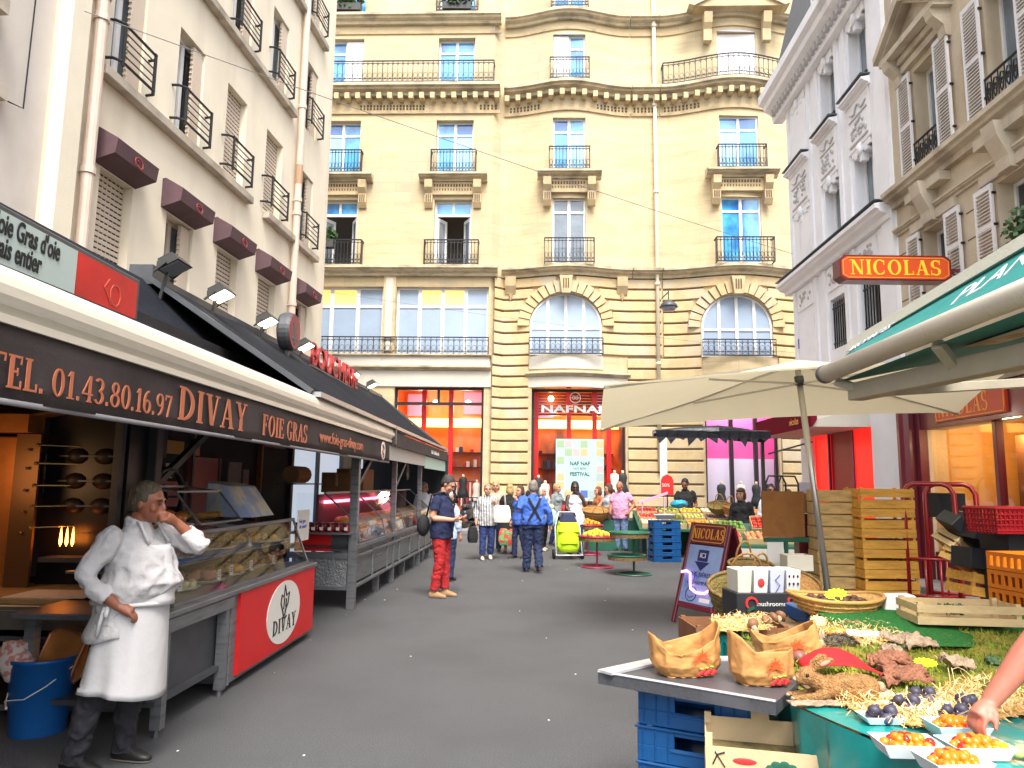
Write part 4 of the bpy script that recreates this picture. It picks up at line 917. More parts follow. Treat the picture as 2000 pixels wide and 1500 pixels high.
# roast goods in the case and on top
def frame_pt(X0, k, u, y): th = math.atan(k); return Vector((X0 + u * math.sin(th) - y * math.cos(th), u * math.cos(th) + y * math.sin(th), 0))
def lumps(name, label, cat, p, col, n, spread, r, group=None, plate=None, m2=None, seed=0):
    """a dish heaped with lumps of food: dish and food are one thing"""
    rd = random.Random(seed); t = thing(name, label, cat, p, rd.uniform(0, 3), group)
    if plate: b = MB(plate); b.ell([(0, 0, 0, spread[0] * .8, spread[1] * .8), (0, 0, .012, spread[0] * 1.0, spread[1] * 1.0), (0, 0, .03, spread[0] * 1.15, spread[1] * 1.15), (0, 0, .027, spread[0] * 1.08, spread[1] * 1.08), (0, 0, .014, spread[0] * .8, spread[1] * .8)], 20); b.out('dish', t, smooth=True)
    f = MB(col)
    for i in range(n):
        if m2 and i % 3 == 0: f.use(m2)
        else: f.use(col)
        a = rd.uniform(0, 6.28); q = rd.random() ** .6; rr = r * rd.uniform(.75, 1.2)
        f.sph((spread[0] * .85 * q * math.cos(a), spread[1] * .85 * q * math.sin(a), .02 + rr * .7 + spread[2] * (1 - q) * rd.random()), (rr, rr * rd.uniform(.7, 1), rr * rd.uniform(.6, .9)), 8, 6, Matrix.Rotation(rd.uniform(0, 3), 3, 'Z') @ Matrix.Rotation(rd.uniform(-.4, .4), 3, 'X'), fn=lambda v: 1 + .12 * noise.noise(v * 2 + Vector((i, 0, 0))))
    f.out('food', t, smooth=True); return t
ROAST = mat('roast_skin', (.32, .10, .02), .35, noise=(14, .45), bump=(30, .4)); POT = mat('roast_potato', (.55, .30, .06), .45, noise=(10, .3)); DKM = mat('dark_roast_meat', (.14, .035, .012), .4, noise=(16, .4)); CRM = mat('cream_salad', (.66, .58, .34), .6, noise=(18, .25), bump=(30, .5)); HAM = mat('pink_ham', (.55, .22, .16), .45, noise=(9, .2)); YELT = mat('yellow_peppers', (.85, .42, .02), .35, noise=(6, .12))
spec = [(5.55, .4, .81, CRM, 'bowl of creamy white salad in the roast case, nearest the cook', (.16, .13, .06)), (6.05, .38, .81, CRM, 'pale gratin dish beside the white salad in the roast case', (.17, .12, .03)), (6.55, .42, .81, HAM, 'dish of pink sliced ham low in the roast case', (.2, .15, .05)),
        (7.0, .4, .81, POT, 'dish of roast potatoes low in the roast case', (.18, .14, .06)), (7.5, .45, .81, DKM, 'dish of dark roast meat behind price cards', (.2, .16, .07)), (7.95, .4, .81, ROAST, 'dish of browned roast pieces at the far end of the case', (.2, .14, .07)),
        (6.2, .5, 1.05, ROAST, 'tray of browned quails on the upper shelf of the roast case', (.28, .14, .05)), (6.9, .5, 1.05, DKM, 'tray of dark sausages on the upper shelf of the roast case', (.25, .14, .04)), (7.7, .5, 1.05, YELT, 'tray of bright yellow peppers on the upper shelf of the roast case', (.42, .12, .03))]
DISH = mat('white_dish', (.7, .7, .68), .3)
for i, (u, y, z, mm, lab, sp) in enumerate(spec):
    p = frame_pt(-2.52, .04, u, y); p.z = z; lumps('food_dish', lab, 'dish', p, mm, 22 if z < 1 else 26, sp, .045, 'dishes in the roast counter case', DISH, seed=i)
for i, (u, y, z) in enumerate(((6.45, .2, .81), (7.2, .22, .81), (7.35, .3, 1.05), (7.75, .2, .81), (6.8, .24, .81), (5.8, .22, .81))):
    p = frame_pt(-2.52, .04, u, y); m = MB(PAPER); m.prism([(-.035, 0), (.035, 0), (.03, .09), (-.03, .09)], -.003, .003, 'y'); m.box(-.03, .03, -.02, .03, 0, .004); m.use(INK)
    for k in range(3): m.box(-.02, .015, -.0045, -.003, .03 + k * .018, .036 + k * .018)
    o = tag(m.out('price_card', loc=(p.x, p.y, z + .001 + (.03 if z < 1 else 0)), rot=(0, 0, rB)), 'small white price card standing among the roast dishes', 'price card', 'price cards in the roast case')
# things standing on the glass case
p = frame_pt(-2.52, .04, 6.6, .55); t = thing('glass_cabinet', 'small glass cabinet of fried pastries on top of the roast counter', 'cabinet', (p.x, p.y, 1.32), rB)
m = MB(STEEL)
Q = [(-.42, -.28, 0), (.42, -.28, 0), (.42, .28, 0), (-.42, .28, 0), (-.42, -.06, .26), (.42, -.06, .26), (.42, .28, .3), (-.42, .28, .3)]
for a, b in ((0, 1), (1, 2), (2, 3), (3, 0), (4, 5), (5, 6), (6, 7), (7, 4), (0, 4), (1, 5), (2, 6), (3, 7)): m.bar(Q[a], Q[b], .016)
m.out('frame', t); g = MB(GLC); g.poly(Q[0], Q[1], Q[5], Q[4]); g.poly(Q[4], Q[5], Q[6], Q[7]); g.poly(Q[0], Q[4], Q[7], Q[3]); g.poly(Q[1], Q[2], Q[6], Q[5]); g.out('pane', t)
f = MB(POT)
for i in range(22): f.sph((random.uniform(-.36, .36), random.uniform(-.18, .22), .05), (.07, .03, .028), 8, 5, Matrix.Rotation(random.uniform(0, 3), 3, 'Z'))
f.out('pastries', t, smooth=True)
p = frame_pt(-2.52, .04, 5.9, .45); p.z = 1.31; lumps('food_tray', 'open tray of browned roast chickens on top of the roast counter beside the cook', 'tray', p, ROAST, 18, (.32, .18, .05), .06, None, DISH, seed=77)
p = frame_pt(-2.52, .04, 7.75, .55); t = thing('poster_box', 'slanted picture box with pale blue poster on top of the roast counter', 'display box', (p.x, p.y, 1.32), rB)
m = MB(mat('blue_white_print', (.42, .50, .72), .4, second=((.72, .68, .56), 5, .45, .55))); m.hexa([(-.3, -.22, 0), (.3, -.22, 0), (.3, .25, 0), (-.3, .25, 0)], [(-.3, .0, .3), (.3, .0, .3), (.3, .25, .34), (-.3, .25, .34)]); m.out('box', t)
m = MB(mat('cream_print', (.7, .66, .55), .5)); m.poly((-.3, .002, .305), (.3, .002, .305), (.3, .25, .345), (-.3, .25, .345)); m.out('top', t)
t = thing('notice', 'white printed notice hanging at the end of the roast counter', 'notice', frame_pt(-2.52, .04, 8.5, .15) + Vector((0, 0, 1.02)), rB)
m = MB(PAPER); m.box(-.2, .2, -.004, .004, 0, .34); m.out('sheet', t); text('Foie gras\n de canard', .06, mat('blue_print', (.1, .12, .5), .6), t, (-.16, -.006, .2))
# goose-neck slicer wheel behind
p = frame_pt(-2.52, .04, 6.9, 1.25); t = thing('meat_slicer', 'black hand-wheel meat slicer behind the glass cabinet', 'slicer', (p.x, p.y, .8), rB)
m = MB(STEELD); m.box(-.5, .5, -.25, .25, 0, .62); m.out('base', t, bevel=.03); m = MB(IRON); m.tube([(.1 + .3 * math.cos(k * math.pi / 12), -.27, .72 + .26 * math.sin(k * math.pi / 12)) for k in range(24)], .028, 8, closed=True); m.tube([(-.5, -.2, .62), (-.4, -.2, .8), (-.2, -.2, .84), (.1, -.2, .74)], .03, 8)
for k in range(3): a = k * 2.1; m.bar((.1, -.27, .72), (.1 + .3 * math.cos(a), -.27, .72 + .26 * math.sin(a)), .02)
m.out('wheel', t)

# poultry counter
pc = thing('display_counter', 'long grey steel poultry counter with glass case and jar shelf at its end', 'counter', (-2.52, 0, 0), rB)
m = MB(STEEL); m.box(10.25, 17.3, -.02, .0, .34, .66)
for u in (10.25, 11.3, 12.35, 13.4, 14.45, 15.5, 16.4, 17.25): m.box(u - .03, u + .03, -.045, -.02, .3, .72)
m.box(10.2, 17.3, -.05, .0, .66, .7); m.box(10.2, 17.3, -.05, .0, .27, .31); m.box(10.2, 17.3, -.06, .9, .78, .84); m.box(10.25, 17.3, .0, .03, .7, .78); m.box(11.6, 12.1, -.026, -.021, .55, .58); m.out('front_panel', pc, bevel=.004)
for u in (11.9, 13.0, 14.1, 15.2, 16.3, 17.2):
    m = MB(STEEL); m.box(u - .045, u + .045, 0, .09, 0, .3); m.out('leg', pc)
m = MB(mat('chequer_plate', (.24, .25, .26), .4, metal=.5, bump=(34, 1.0))); m.box(10.19, 10.22, -.02, .82, .3, .66); 
for i in range(9):
    for j in range(7): a = .03 + i * .088; z = .33 + j * .047; m.tube([(10.186, a, z), (10.186, a + .045, z + (.02 if (i + j) % 2 else -.02))], .006, 4)
m.out('side_panel', pc); m = MB(STEEL); m.box(10.16, 10.24, -.03, .85, .66, .74); m.box(10.16, 10.24, -.03, .85, .25, .3); m.use(REDE); m.box(10.2, 10.23, .3, .8, .75, .98); m.use(STEELD); m.box(10.2, 10.23, 0, .3, .75, .98); m.out('side_rail', pc)
m = MB(STEEL); m.box(10.0, 10.5, 0, .85, .985, 1.01); m.out('jar_shelf', pc)
g = MB(GLC); g.poly((10.5, -.02, .85), (17.3, -.02, .85), (17.3, .05, 1.12), (10.5, .05, 1.12)); g.poly((10.5, .05, 1.12), (17.3, .05, 1.12), (17.3, .5, 1.52), (10.5, .5, 1.52)); g.poly((10.5, -.02, .85), (10.5, .9, .85), (10.5, .9, 1.52), (10.5, .5, 1.52), (10.5, .05, 1.12)); g.out('glass_case', pc)
m = MB(STEEL)
for u in (10.5, 12.2, 13.9, 15.6, 17.3): m.bar((u, .05, 1.12), (u, .5, 1.52), .022); m.bar((u, -.02, .85), (u, .05, 1.12), .022)
m.bar((10.5, .05, 1.12), (17.3, .05, 1.12), .022); m.bar((10.5, .5, 1.52), (17.3, .5, 1.52), .03); m.use(mat('pink_tube_light', (1, .4, .5), .4, emit=((1, .22, .32), 2.2))); m.box(10.7, 12.3, .52, .57, 1.37, 1.41); m.box(12.5, 14.6, .52, .57, 1.37, 1.41); m.use(mat('dark_pink_case', (.22, .05, .08), .5)); m.box(10.5, 17.3, .58, .62, 1.0, 1.5); m.out('case_frame', pc)
CHK = mat('pale_chicken', (.68, .52, .34), .5, noise=(8, .2), bump=(40, .4))
for k in range(15):
    u = 10.85 + k * .43; p = frame_pt(-2.52, .04, u, .3); t = MB(CHK if k % 4 else POT); t.sph((0, 0, .09), (.12, .17, .09), 10, 8, fn=lambda v: 1 + .1 * v.y); t.sph((.07, -.15, .08), (.035, .08, .035), 8, 6); t.sph((-.07, -.15, .08), (.035, .08, .035), 8, 6)
    o = tag(t.out('chicken', smooth=True, loc=(p.x, p.y, 1.0 - .002), rot=(R(20), 0, rB + random.uniform(-.3, .3))), 'plucked pale chicken lying in the poultry case', 'chicken', 'plucked chickens in the poultry case')
    if k % 3 == 0:
        p = frame_pt(-2.52, .04, u + .1, .1); b = MB(mat(('orange_pack', 'blue_pack', 'teal_pack', 'white_pack')[k // 3 % 4], ((.7, .22, .03), (.03, .15, .45), (.02, .25, .3), (.6, .6, .6))[k // 3 % 4], .4)); b.box(-.22, .22, -.08, .08, 0, .17); b.use(PAPER); b.box(-.1, .1, -.085, -.08, .04, .12)
        tag(b.out('food_pack', loc=(p.x, p.y, .845), rot=(0, 0, rB)), ('orange', 'blue', 'teal', 'white', 'orange far')[k // 3] + ' food pack behind the poultry case glass', 'pack', 'packs in the poultry case')
JAR = mat('red_jam_jar', (.22, .012, .015), .12, spec=.7); JARL = mat('dark_jar_lid', (.06, .01, .02), .4)
j0 = None
for k in range(14):
    p = frame_pt(-2.52, .04, 10.06 + .14 * (k // 7), .06 + .11 * (k % 7)); 
    if j0 is None:
        j0 = thing('jar', 'small red jam jar with dark lid and white label on the shelf end', 'jar', (p.x, p.y, 1.01), rB, 'rows of red jam jars')
        b = MB(JAR); b.lathe([(.04, 0), (.045, .01), (.045, .085), (.035, .1)], 10); b.out('glass', j0, smooth=True); b = MB(JARL); b.lathe([(.04, .1), (.04, .125)], 10); b.out('lid', j0); b = MB(PAPER); b.box(-.046, -.04, -.022, .022, .03, .07); b.out('label', j0)
    else: dup(j0, (p.x, p.y, 1.01), rB)
for i, (u, s, lab) in enumerate(((13.0, .8, 'brown cardboard carton on the poultry case behind the post'), (14.0, 1.0, 'larger brown cardboard carton on the poultry case'))):
    p = frame_pt(-2.52, .04, u, .95); b = MB(CARD); b.box(-.42 * s, .42 * s, -.25, .25, 0, .42 * s); b.use(mat('packing_tape', (.5, .36, .2), .4)); b.box(-.43 * s, .43 * s, -.03, .03, .1, .423 * s)
    tag(b.out('cardboard_box', loc=(p.x, p.y, 1.5), rot=(0, 0, rB), bevel=.008), lab, 'box', 'cartons on the poultry counter')
p = frame_pt(-2.52, .04, 11.4, 1.2); b = MB(CARD); b.tube([(-.3, 0, 0), (.3, 0, 0)], .13, 14); tag(b.out('paper_roll', loc=(p.x, p.y, 1.78), rot=(0, 0, rB)), 'fat brown paper roll on a shelf over the poultry counter', 'paper roll')
b = MB(STEELD); b.box(-.5, .9, -.15, .15, -.02, 0); tag(b.out('wall_shelf', loc=(p.x, p.y, 1.65), rot=(0, 0, rB)), 'thin dark shelf carrying the brown paper roll', 'shelf')
# stall posts with braces
for i, (u, lab) in enumerate(((6.75, 'grey steel post behind the roast counter, nearest of the stall posts'), (10.2, 'thick grey steel post at the corner of the poultry counter'), (12.9, 'grey steel post in the middle of the poultry counter'), (15.6, 'thin grey steel post toward the far end of the poultry counter'))):
    y = 1.0 if i == 0 else 0
    p = frame_pt(-2.52, .04, u, y); t = thing('stall_post', lab, 'post', p, rB, 'posts holding up the stall roofs')
    m = MB(STEELD if i == 0 else STEEL); s = .055 if i < 2 else .04; m.box(-s, s, -s, s, 0, 2.25); m.out('post', t, bevel=.006)
    if i < 3: m = MB(STEELD); m.bar((.05, 0, 1.62), (1.0, -.05, 2.2), .06); m.out('brace', t)
# dark kiosk back with doors and pale cold-room wall
kb = thing('market_kiosk', 'dark back wall of the stalls with pink doors and bright cold room', 'kiosk', (-4.6, 0, 0), rB)
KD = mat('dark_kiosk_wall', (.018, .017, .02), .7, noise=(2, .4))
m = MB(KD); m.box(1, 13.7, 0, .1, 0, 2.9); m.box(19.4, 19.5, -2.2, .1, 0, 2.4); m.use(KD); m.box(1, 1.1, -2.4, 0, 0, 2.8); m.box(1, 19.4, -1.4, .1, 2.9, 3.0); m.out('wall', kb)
m = MB(mat('cold_room_lit_white', (.60, .68, .82), .5, emit=((.75, .85, 1), .22))); m.box(13.72, 19.4, .02, .1, .2, 2.9); m.use(PALE); m.box(17.2, 18.6, .0, .02, .2, 2.6); m.out('cold_room_wall', kb)  # lit look of the cold room put into its wall as a faint glow
m = MB(STEELD)
for u in (13.7, 15.3, 17.1, 18.7): m.box(u - .06, u + .06, -.06, .0, 0, 2.9)
m.out('jamb', kb)
PKD = mat('pink_door_paint', (.42, .12, .12), .5, noise=(2, .1)); YSG = mat('yellow_sign_face', (.6, .3, .03), .5)
for u0, u1, z0, z1, mm in ((8.5, 9.62, .3, 1.66, PKD), (9.72, 10.6, .9, 1.98, PKD)):
    d = MB(mm); d.box(u0, u1, -.06, 0, z0, z1); d.use(STEELD); d.box(u1 - .07, u1, -.075, -.06, z0, z1); d.box(u0, u0 + .05, -.075, -.06, z0, z1 + .4); o = d.out('door', kb)
m = MB(mat('white_equipment', (.6, .6, .58), .4)); m.box(8.6, 9.0, -.05, 0, 1.7, 1.92); m.box(9.06, 9.3, -.05, 0, 1.7, 1.88); m.use(IRON); m.bar((8.7, -.06, 1.95), (9.35, -.06, 1.68), .03); m.bar((8.55, -.06, 1.8), (9.4, -.06, 1.8), .02); m.out('hatch', kb)
m = MB(YSG); m.box(8.9, 9.5, -.05, 0, 2.0, 2.16); m.use(mat('orange_label', (.6, .2, .05), .5)); m.box(9.8, 9.95, -.05, 0, 2.0, 2.2); m.out('sign', kb)
m = MB(mat('aged_notice', (.42, .36, .36), .7, noise=(14, .2))); m.box(11.0, 11.45, -.02, 0, 1.45, 1.95); m.box(11.55, 11.75, -.02, 0, 1.6, 1.85); m.box(6.9, 7.5, -.02, 0, 1.55, 1.9); m.out('notice', kb)
m = MB(mat('orange_door_frame', (.35, .13, .03), .5)); m.box(12.1, 12.16, -.08, 0, .3, 2.3); m.box(12.1, 13.2, -.08, 0, 2.24, 2.3); m.out('door_frame', kb)
tg = MB(IRON); tg.T = Matrix.Rotation(R(90), 4, 'X'); tg.lathe([(.17, -.02), (.17, .02)], 24); tg.T = Matrix(); tg.bar((0, 0, .16), (0, 0, .5), .015); tag(tg.out('hanging_disc', loc=at_x(795, 922, -2.9, .04), rot=(0, 0, rB)), 'black round plate hanging under the far end of the canvas roof', 'disc')
# rotisserie oven with copper doors at the left edge
ov = thing('rotisserie_oven', 'tall dark rotisserie oven with copper door and small flames at the left edge', 'oven', (-4.6, 6.2, 0))
COP = mat('copper_door', (.50, .19, .05), .35, metal=.6, noise=(3, .25)); BRS = mat('brass_knob', (.6, .45, .2), .25, metal=.9)
m = MB(mat('oven_black', (.01, .011, .014), .35)); m.box(.62, 1.32, .2, .9, .1, 2.3); m.box(-1.5, 1.3, .3, .9, 0, .8); m.out('body', ov)
m = MB(COP); m.box(-1.6, .58, 0, .06, .75, 2.02); dr = m.out('door', ov, bevel=.01); m = MB(COP); m.box(-1.6, .64, -.12, .1, 2.05, 2.2); m.use(mat('copper_hood', (.55, .26, .08), .35, metal=.4)); m.hexa([(-1.6, -.1, 2.2), (.64, -.1, 2.2), (.64, .6, 2.2), (-1.6, .6, 2.2)], [(-1.6, .2, 2.4), (1.1, .2, 2.32), (1.1, .6, 2.32), (-1.6, .6, 2.4)]); m.out('hood', ov)
m = MB(mat('brown_oven_post', (.16, .08, .03), .4, metal=.5)); m.box(.5, .7, -.03, .0, .6, 2.04); m.use(BRS)
for z in (1.28, 1.45, 1.62, 1.8, 1.95): m.sph((.7, -.06, z), .018, 8, 6); m.sph((.62, -.05, z - .04), .014, 8, 6); m.bar((.7, -.06, z), (.9, .2, z), .008)
m.out('knob', ov); m = MB(mat('flame', (1, .3, .05), .5, emit=((1, .25, .03), 9)))
for k in range(3): m.lathe([(.001, 0), (.014, .03), (.009, .1), (.001, .16)], 6, (.86 + k * .05, .1, 1.12))
m.out('flame', ov)
ld = bpy.data.lights.new('oven_glow', 'POINT'); ld.energy = 4.5; ld.color = (1, .5, .2); ld.shadow_soft_size = .25; lo = bpy.data.objects.new('oven_glow', ld); C.objects.link(lo); lo.location = (-4.25, 5.6, 1.7)
m = MB(STEELD); m.box(.75, 1.3, .0, .19, 1.0, 1.04); m.box(1.24, 1.3, .1, .18, .1, 2.2)
for z in (1.45, 1.66, 1.87):
    m.bar((.75, .16, z), (1.25, .16, z), .014)
m.out('spit', ov)
m = MB(mat('dark_skewered_bird', (.02, .010, .008), .5))
for z in (1.45, 1.66, 1.87):
    for k in range(2): m.sph((.88 + k * .24, .2, z), (.1, .06, .07), 8, 6)
m.out('roasting_birds', ov, smooth=True)
# steel worktable behind the cook, board, bucket with trays
wt = thing('worktable', 'steel prep table with wooden board and lower rails behind the cook', 'table', (-3.3, 5.95, 0))
m = MB(mat('copper_lit_steel', (.30, .26, .22), .3, metal=.6, noise=(4, .15))); m.box(-1.6, .62, -.45, .55, .74, .77); m.box(-1.6, .62, -.45, -.42, .6, .74); m.out('top', wt, bevel=.005)
m = MB(mat('worn_wood_board', (.40, .25, .11), .7, noise=(5, .2, (1, 8, 1)))); m.box(-.9, .55, -.38, .5, .771, .80); m.use(PAPER); m.box(-.45, .15, -.3, .1, .8005, .806); m.out('board', wt)
for x, y in ((-.55, -.4), (.56, -.4), (-.55, .5), (.56, .5)):
    m = MB(STEELD); m.box(x - .03, x + .03, y - .03, y + .03, 0, .74); m.out('leg', wt)
m = MB(STEEL); m.bar((-1.6, -.43, .54), (.6, -.43, .54), .035); m.bar((-1.6, -.5, .09), (.6, -.5, .09), .035); m.bar((-1.6, -.43, .3), (.6, -.43, .3), .025); m.bar((-1.2, .4, .1), (.3, -.4, .62), .04); m.out('rail', wt)
m = MB(mat('brown_greasy_ground', (.10, .06, .025), .8, noise=(3, .3))); m.box(-1.6, .5, -.3, 1.6, .003, .012); m.out('mat', wt)
bk = thing('bucket', 'blue plastic bucket holding copper trays below the prep table', 'bucket', (-3.15, 5.24, 0))
m = MB(mat('blue_plastic', (.008, .10, .34), .35, noise=(3, .1))); m.lathe([(.165, 0), (.17, .02), (.2, .46), (.212, .47), (.212, .49), (.195, .49), (.16, .03), (0, .03)], 24, cap=False); m.out('body', bk, smooth=True)
m = MB(PAPER); m.tube([(-.2, 0, .33), (-.12, -.17, .24), (.02, -.21, .26), (.13, -.17, .33), (.2, -.0, .42)], .004, 6); m.use(PAPER); m.tube([(-.2, -.05, .2), (-.1, -.19, .2)], .008, 6); m.out('handle', bk)
for k in range(2):
    t = thing('tray', ('copper coloured octagonal tray standing in front in the blue bucket', 'second copper tray behind in the blue bucket')[k], 'tray', (-3.10 + .05 * k, 5.24 + .05 * k, .33), rot=(R(-10), R(16), 0), group='copper trays in the bucket')
    t.scale = (.72, .72, .85)
    q = [(-.14, 0), (-.17, .05), (-.17, .32), (-.12, .38), (.12, .38), (.17, .32), (.17, .05), (.14, 0)]
    m = MB(COP); m.prism(q, -.008, .008, 'y'); m.out('plate', t); m = MB(mat('copper_rim', (.5, .22, .1), .3, metal=.7)); m.tube([(a, -.012, b) for a, b in q], .014, 6, closed=True); m.out('rim', t)
c_ = MB(mat('striped_cloth', (.6, .5, .46), .9, second=((.5, .2, .18), 20, .5, .56))); c_.sph((0, 0, 0), (.12, .1, .13), 14, 10, fn=lambda v: 1 + .3 * noise.noise(v * 3)); tag(c_.out('cloth', smooth=True, loc=(-3.29, 5.16, .47)), 'crumpled striped rag over the rim of the bucket', 'cloth')
# ================================================================ RIGHT SIDE: awning, umbrella, signs, crates, stalls
TEAL = mat('teal_awning_cloth', (.008, .20, .185), .7, noise=(6, .12), bump=(90, .15))
CRC = mat('cream_awning_cloth', (.66, .63, .52), .75, noise=(2, .06), bump=(50, .2))
BEAM = mat('beige_awning_beam', (.42, .38, .29), .5, noise=(3, .12))
LILAC = mat('pale_awning_letters', (.60, .60, .66), .7)
ALUM = mat('aluminium_pole', (.52, .51, .48), .32, metal=.7)
pA, pB = at_y(1612, 731, 6.3), at_y(2000, 571, 3.9); dr_ = (pB - pA).normalized(); L_ = (pB - pA).length
qA, qB = at_y(1664, 683, 6.9), at_y(2000, 486, 4.6)
pC = pA + dr_ * (L_ + 2.2); qC = qA + (qB - qA) * 1.9
ga = thing('market_awning', 'teal green lettered awning with cream roller tube over the produce table', 'awning', pA)
def W_(v): return Vector(v) - pA
m = MB(CREAMB); m.tube([W_(pA), W_(pC)], .074, 20); dx = Vector((0, 0, -.07)); m.out('roller_tube', ga, smooth=True)
m = MB(STEELD); m.tube([W_(pA - dr_ * .02), W_(pA + dr_ * .02)], .08, 20); m.out('end_cap', ga)
m = MB(TEAL); m.grid(lambda a, b: W_((pA + (pC - pA) * a) * (1 - b) + (qA + (qC - qA) * a) * b) + Vector((0, 0, .06 * (1 - b) - .03 * math.sin(math.pi * b))), 20, 5); m.out('canopy_cloth', ga, smooth=True, solid=.01)
m = MB(CRC); e = (qC - qA).normalized(); m.hexa([W_(qA + Vector((-.06, 0, -.02))), W_(qC + Vector((-.06, 0, -.02))), W_(qC + Vector((.12, 0, -.02))), W_(qA + Vector((.12, 0, -.02)))], [W_(qA + Vector((-.04, 0, .075))), W_(qC + Vector((-.04, 0, .075))), W_(qC + Vector((.12, 0, .075))), W_(qA + Vector((.12, 0, .075)))]); m.out('top_edge', ga)
nx = (qC - qA).normalized(); up_ = ((qA + qC) / 2 - (pA + pC) / 2); up_ = (up_ - nx * up_.dot(nx)).normalized(); nn = nx.cross(up_)
for s, t0, v0, sz in (('PLANTES', .39, .02, .25), ('AROMATES', .10, -.03, .11)):
    o = text(s, sz, LILAC, ga, (0, 0, 0), sx=1.5 if t0 > .2 else 1.3)
    base = W_(pA + (pC - pA) * t0) * (1 - v0) + W_(qA + (qC - qA) * t0) * v0 - nn * 0 + Vector((-.02, 0, .035))
    o.matrix_local = Matrix.Translation(base + Vector((-.02, -.01, .05))) @ Matrix((nx, up_, nn)).transposed().to_4x4() @ Matrix.Diagonal((1.15, 1, 1, 1))
b0, b1 = at_y(1655, 766, 6.15), at_y(2000, 690, 4.3); b2 = b0 + (b1 - b0) * 2
m = MB(BEAM); z = Vector((0, 0, .07)); x = Vector((.14, .03, 0))
m.hexa([W_(b0 - z), W_(b2 - z), W_(b2 - z + x), W_(b0 - z + x)], [W_(b0 + z), W_(b2 + z), W_(b2 + z + x), W_(b0 + z + x)])
for t in (.02, .33, .8): m.bar(W_(pA + (pC - pA) * t) + Vector((.05, 0, -.08)), W_(b0 + (b2 - b0) * t) + Vector((.04, 0, .02)), .07)
m.bar(W_(b0 + x), W_(b0 + x) + Vector((2.2, .4, .2)), .08); m.out('folding_arm', ga, bevel=.006)
m = MB(TEAL); m.grid(lambda a, b: W_((pA + (pC - pA) * a) * (1 - b) + (b0 + (b2 - b0) * a + Vector((.9, .2, .3))) * b) + Vector((.03, 0, -.09 * (1 - b))), 14, 4); m.out('inner_cloth', ga, smooth=True)
m = MB(mat('brown_cream_print', (.40, .26, .10), .7, second=((.55, .50, .42), 3, .45, .55))); m.grid(lambda a, b: W_((pA + (pC - pA) * (.3 + .6 * a)) * (1 - (.3 + .3 * b)) + (b0 + (b2 - b0) * (.3 + .6 * a) + Vector((.9, .2, .3))) * (.3 + .3 * b)) + Vector((.03, 0, -.09 * (1 - (.3 + .3 * b)) - .012)), 14, 2); m.out('print', ga)
# big cream umbrella
ub = at_z(1611, 1213, 0); ub = Vector((3.72, 8.8, 0)); hub = at_y(1560, 735, 8.85)
ut = thing('market_umbrella', 'large rectangular cream market umbrella on a slanting metal pole', 'umbrella', ub)
U = lambda v: Vector(v) - ub
cor = [at_y(1180, 752, 7.45), at_y(1172, 838, 10.1), at_y(1872, 806, 9.9), at_y(2012, 700, 7.1)]
apex = hub + Vector((-.01, 0, .20))
UC = mat('cream_umbrella_cloth', (.64, .60, .47), .8, noise=(1.2, .06), bump=(40, .12))
n = UC.node_tree; bs = n.nodes['Principled BSDF']; bs.inputs['Transmission Weight'].default_value = 0
tr = n.nodes.new('ShaderNodeBsdfTranslucent'); tr.inputs[0].default_value = (.72, .64, .44, 1); mx = n.nodes.new('ShaderNodeMixShader'); mx.inputs[0].default_value = .33
n.links.new(bs.outputs[0], mx.inputs[1]); n.links.new(tr.outputs[0], mx.inputs[2]); n.links.new(mx.outputs[0], n.nodes['Material Output'].inputs[0])
m = MB(UC)
for i in range(4):
    a, b = cor[i], cor[(i + 1) % 4]; mid_ = (a + b) / 2 + Vector((0, 0, .05)) + (hub - (a + b) / 2) * .02
    def fn(s, t, a=a, b=b):
        e = a.lerp(b, s); q = e.lerp(apex, t); return U(q + Vector((0, 0, -.10 * math.sin(math.pi * t) * .6 + .05 * 4 * s * (1 - s) * (1 - t))))
    m.grid(fn, 12, 8)
m.out('canopy', ut, smooth=True)
m = MB(ALUM); m.tube([U(ub), U(hub + (hub - ub) * .03)], .036, 14); m.use(STEELD); m.tube([U(hub - (hub - ub) * .035), U(hub)], .055, 12); m.tube([U(ub + (hub - ub) * .13), U(ub + (hub - ub) * .15)], .055, 12); m.out('pole', ut, smooth=True)
m = MB(ALUM); run = hub - (hub - ub) * .03
for c in cor:
    k = apex.lerp(c, .5) - Vector((0, 0, .09)); m.bar(U(run), U(k), .022); m.bar(U(apex - Vector((0, 0, .05))), U(c - Vector((0, 0, .03))), .024)
m.out('rib', ut)
m = MB(STEELD); m.box(-.35, .35, -.35, .35, .0, .06); m.lathe([(.05, .06), (.05, .4)], 12); m.out('base', ut)
# projecting wine shop sign
wl = Vector(RO(11.6)); s0, s1 = at_y(1640, 522, 11.6), at_y(1858, 522, 11.6)
hs_ = thing('hanging_sign', 'long orange and maroon wine shop sign projecting over the street', 'sign', s0)
Lh = s1.x - s0.x; h = .21
q = [(0, -h + .07), (.09, -h), (Lh - .09, -h), (Lh, -h + .07), (Lh, h - .07), (Lh - .09, h), (.09, h), (0, h - .07)]
m = MB(MAROON); m.prism(q, 0, .26, 'y'); m.out('case', hs_)
FACE = mat('orange_sign_face', (.42, .055, .012), .4, emit=((.9, .10, .01), .10))
cx = Lh / 2
m = MB(FACE); m.prism([(cx + (a - cx) * .965, b * .88) for a, b in q], -.006, 0, 'y'); fc = m.out('face', hs_)
m = MB(YEL); m.tube([(cx + (a - cx) * .94, -.008, b * .78) for a, b in q], .009, 4, closed=True); m.out('outline', fc)
serif('NICOLAS', .245, mat('amber_sign_letters', (.85, .40, .02), .4, emit=((1, .42, .02), .22)), fc, (cx, -.008, -.115), sx=1.0, gap=.1, center=True)
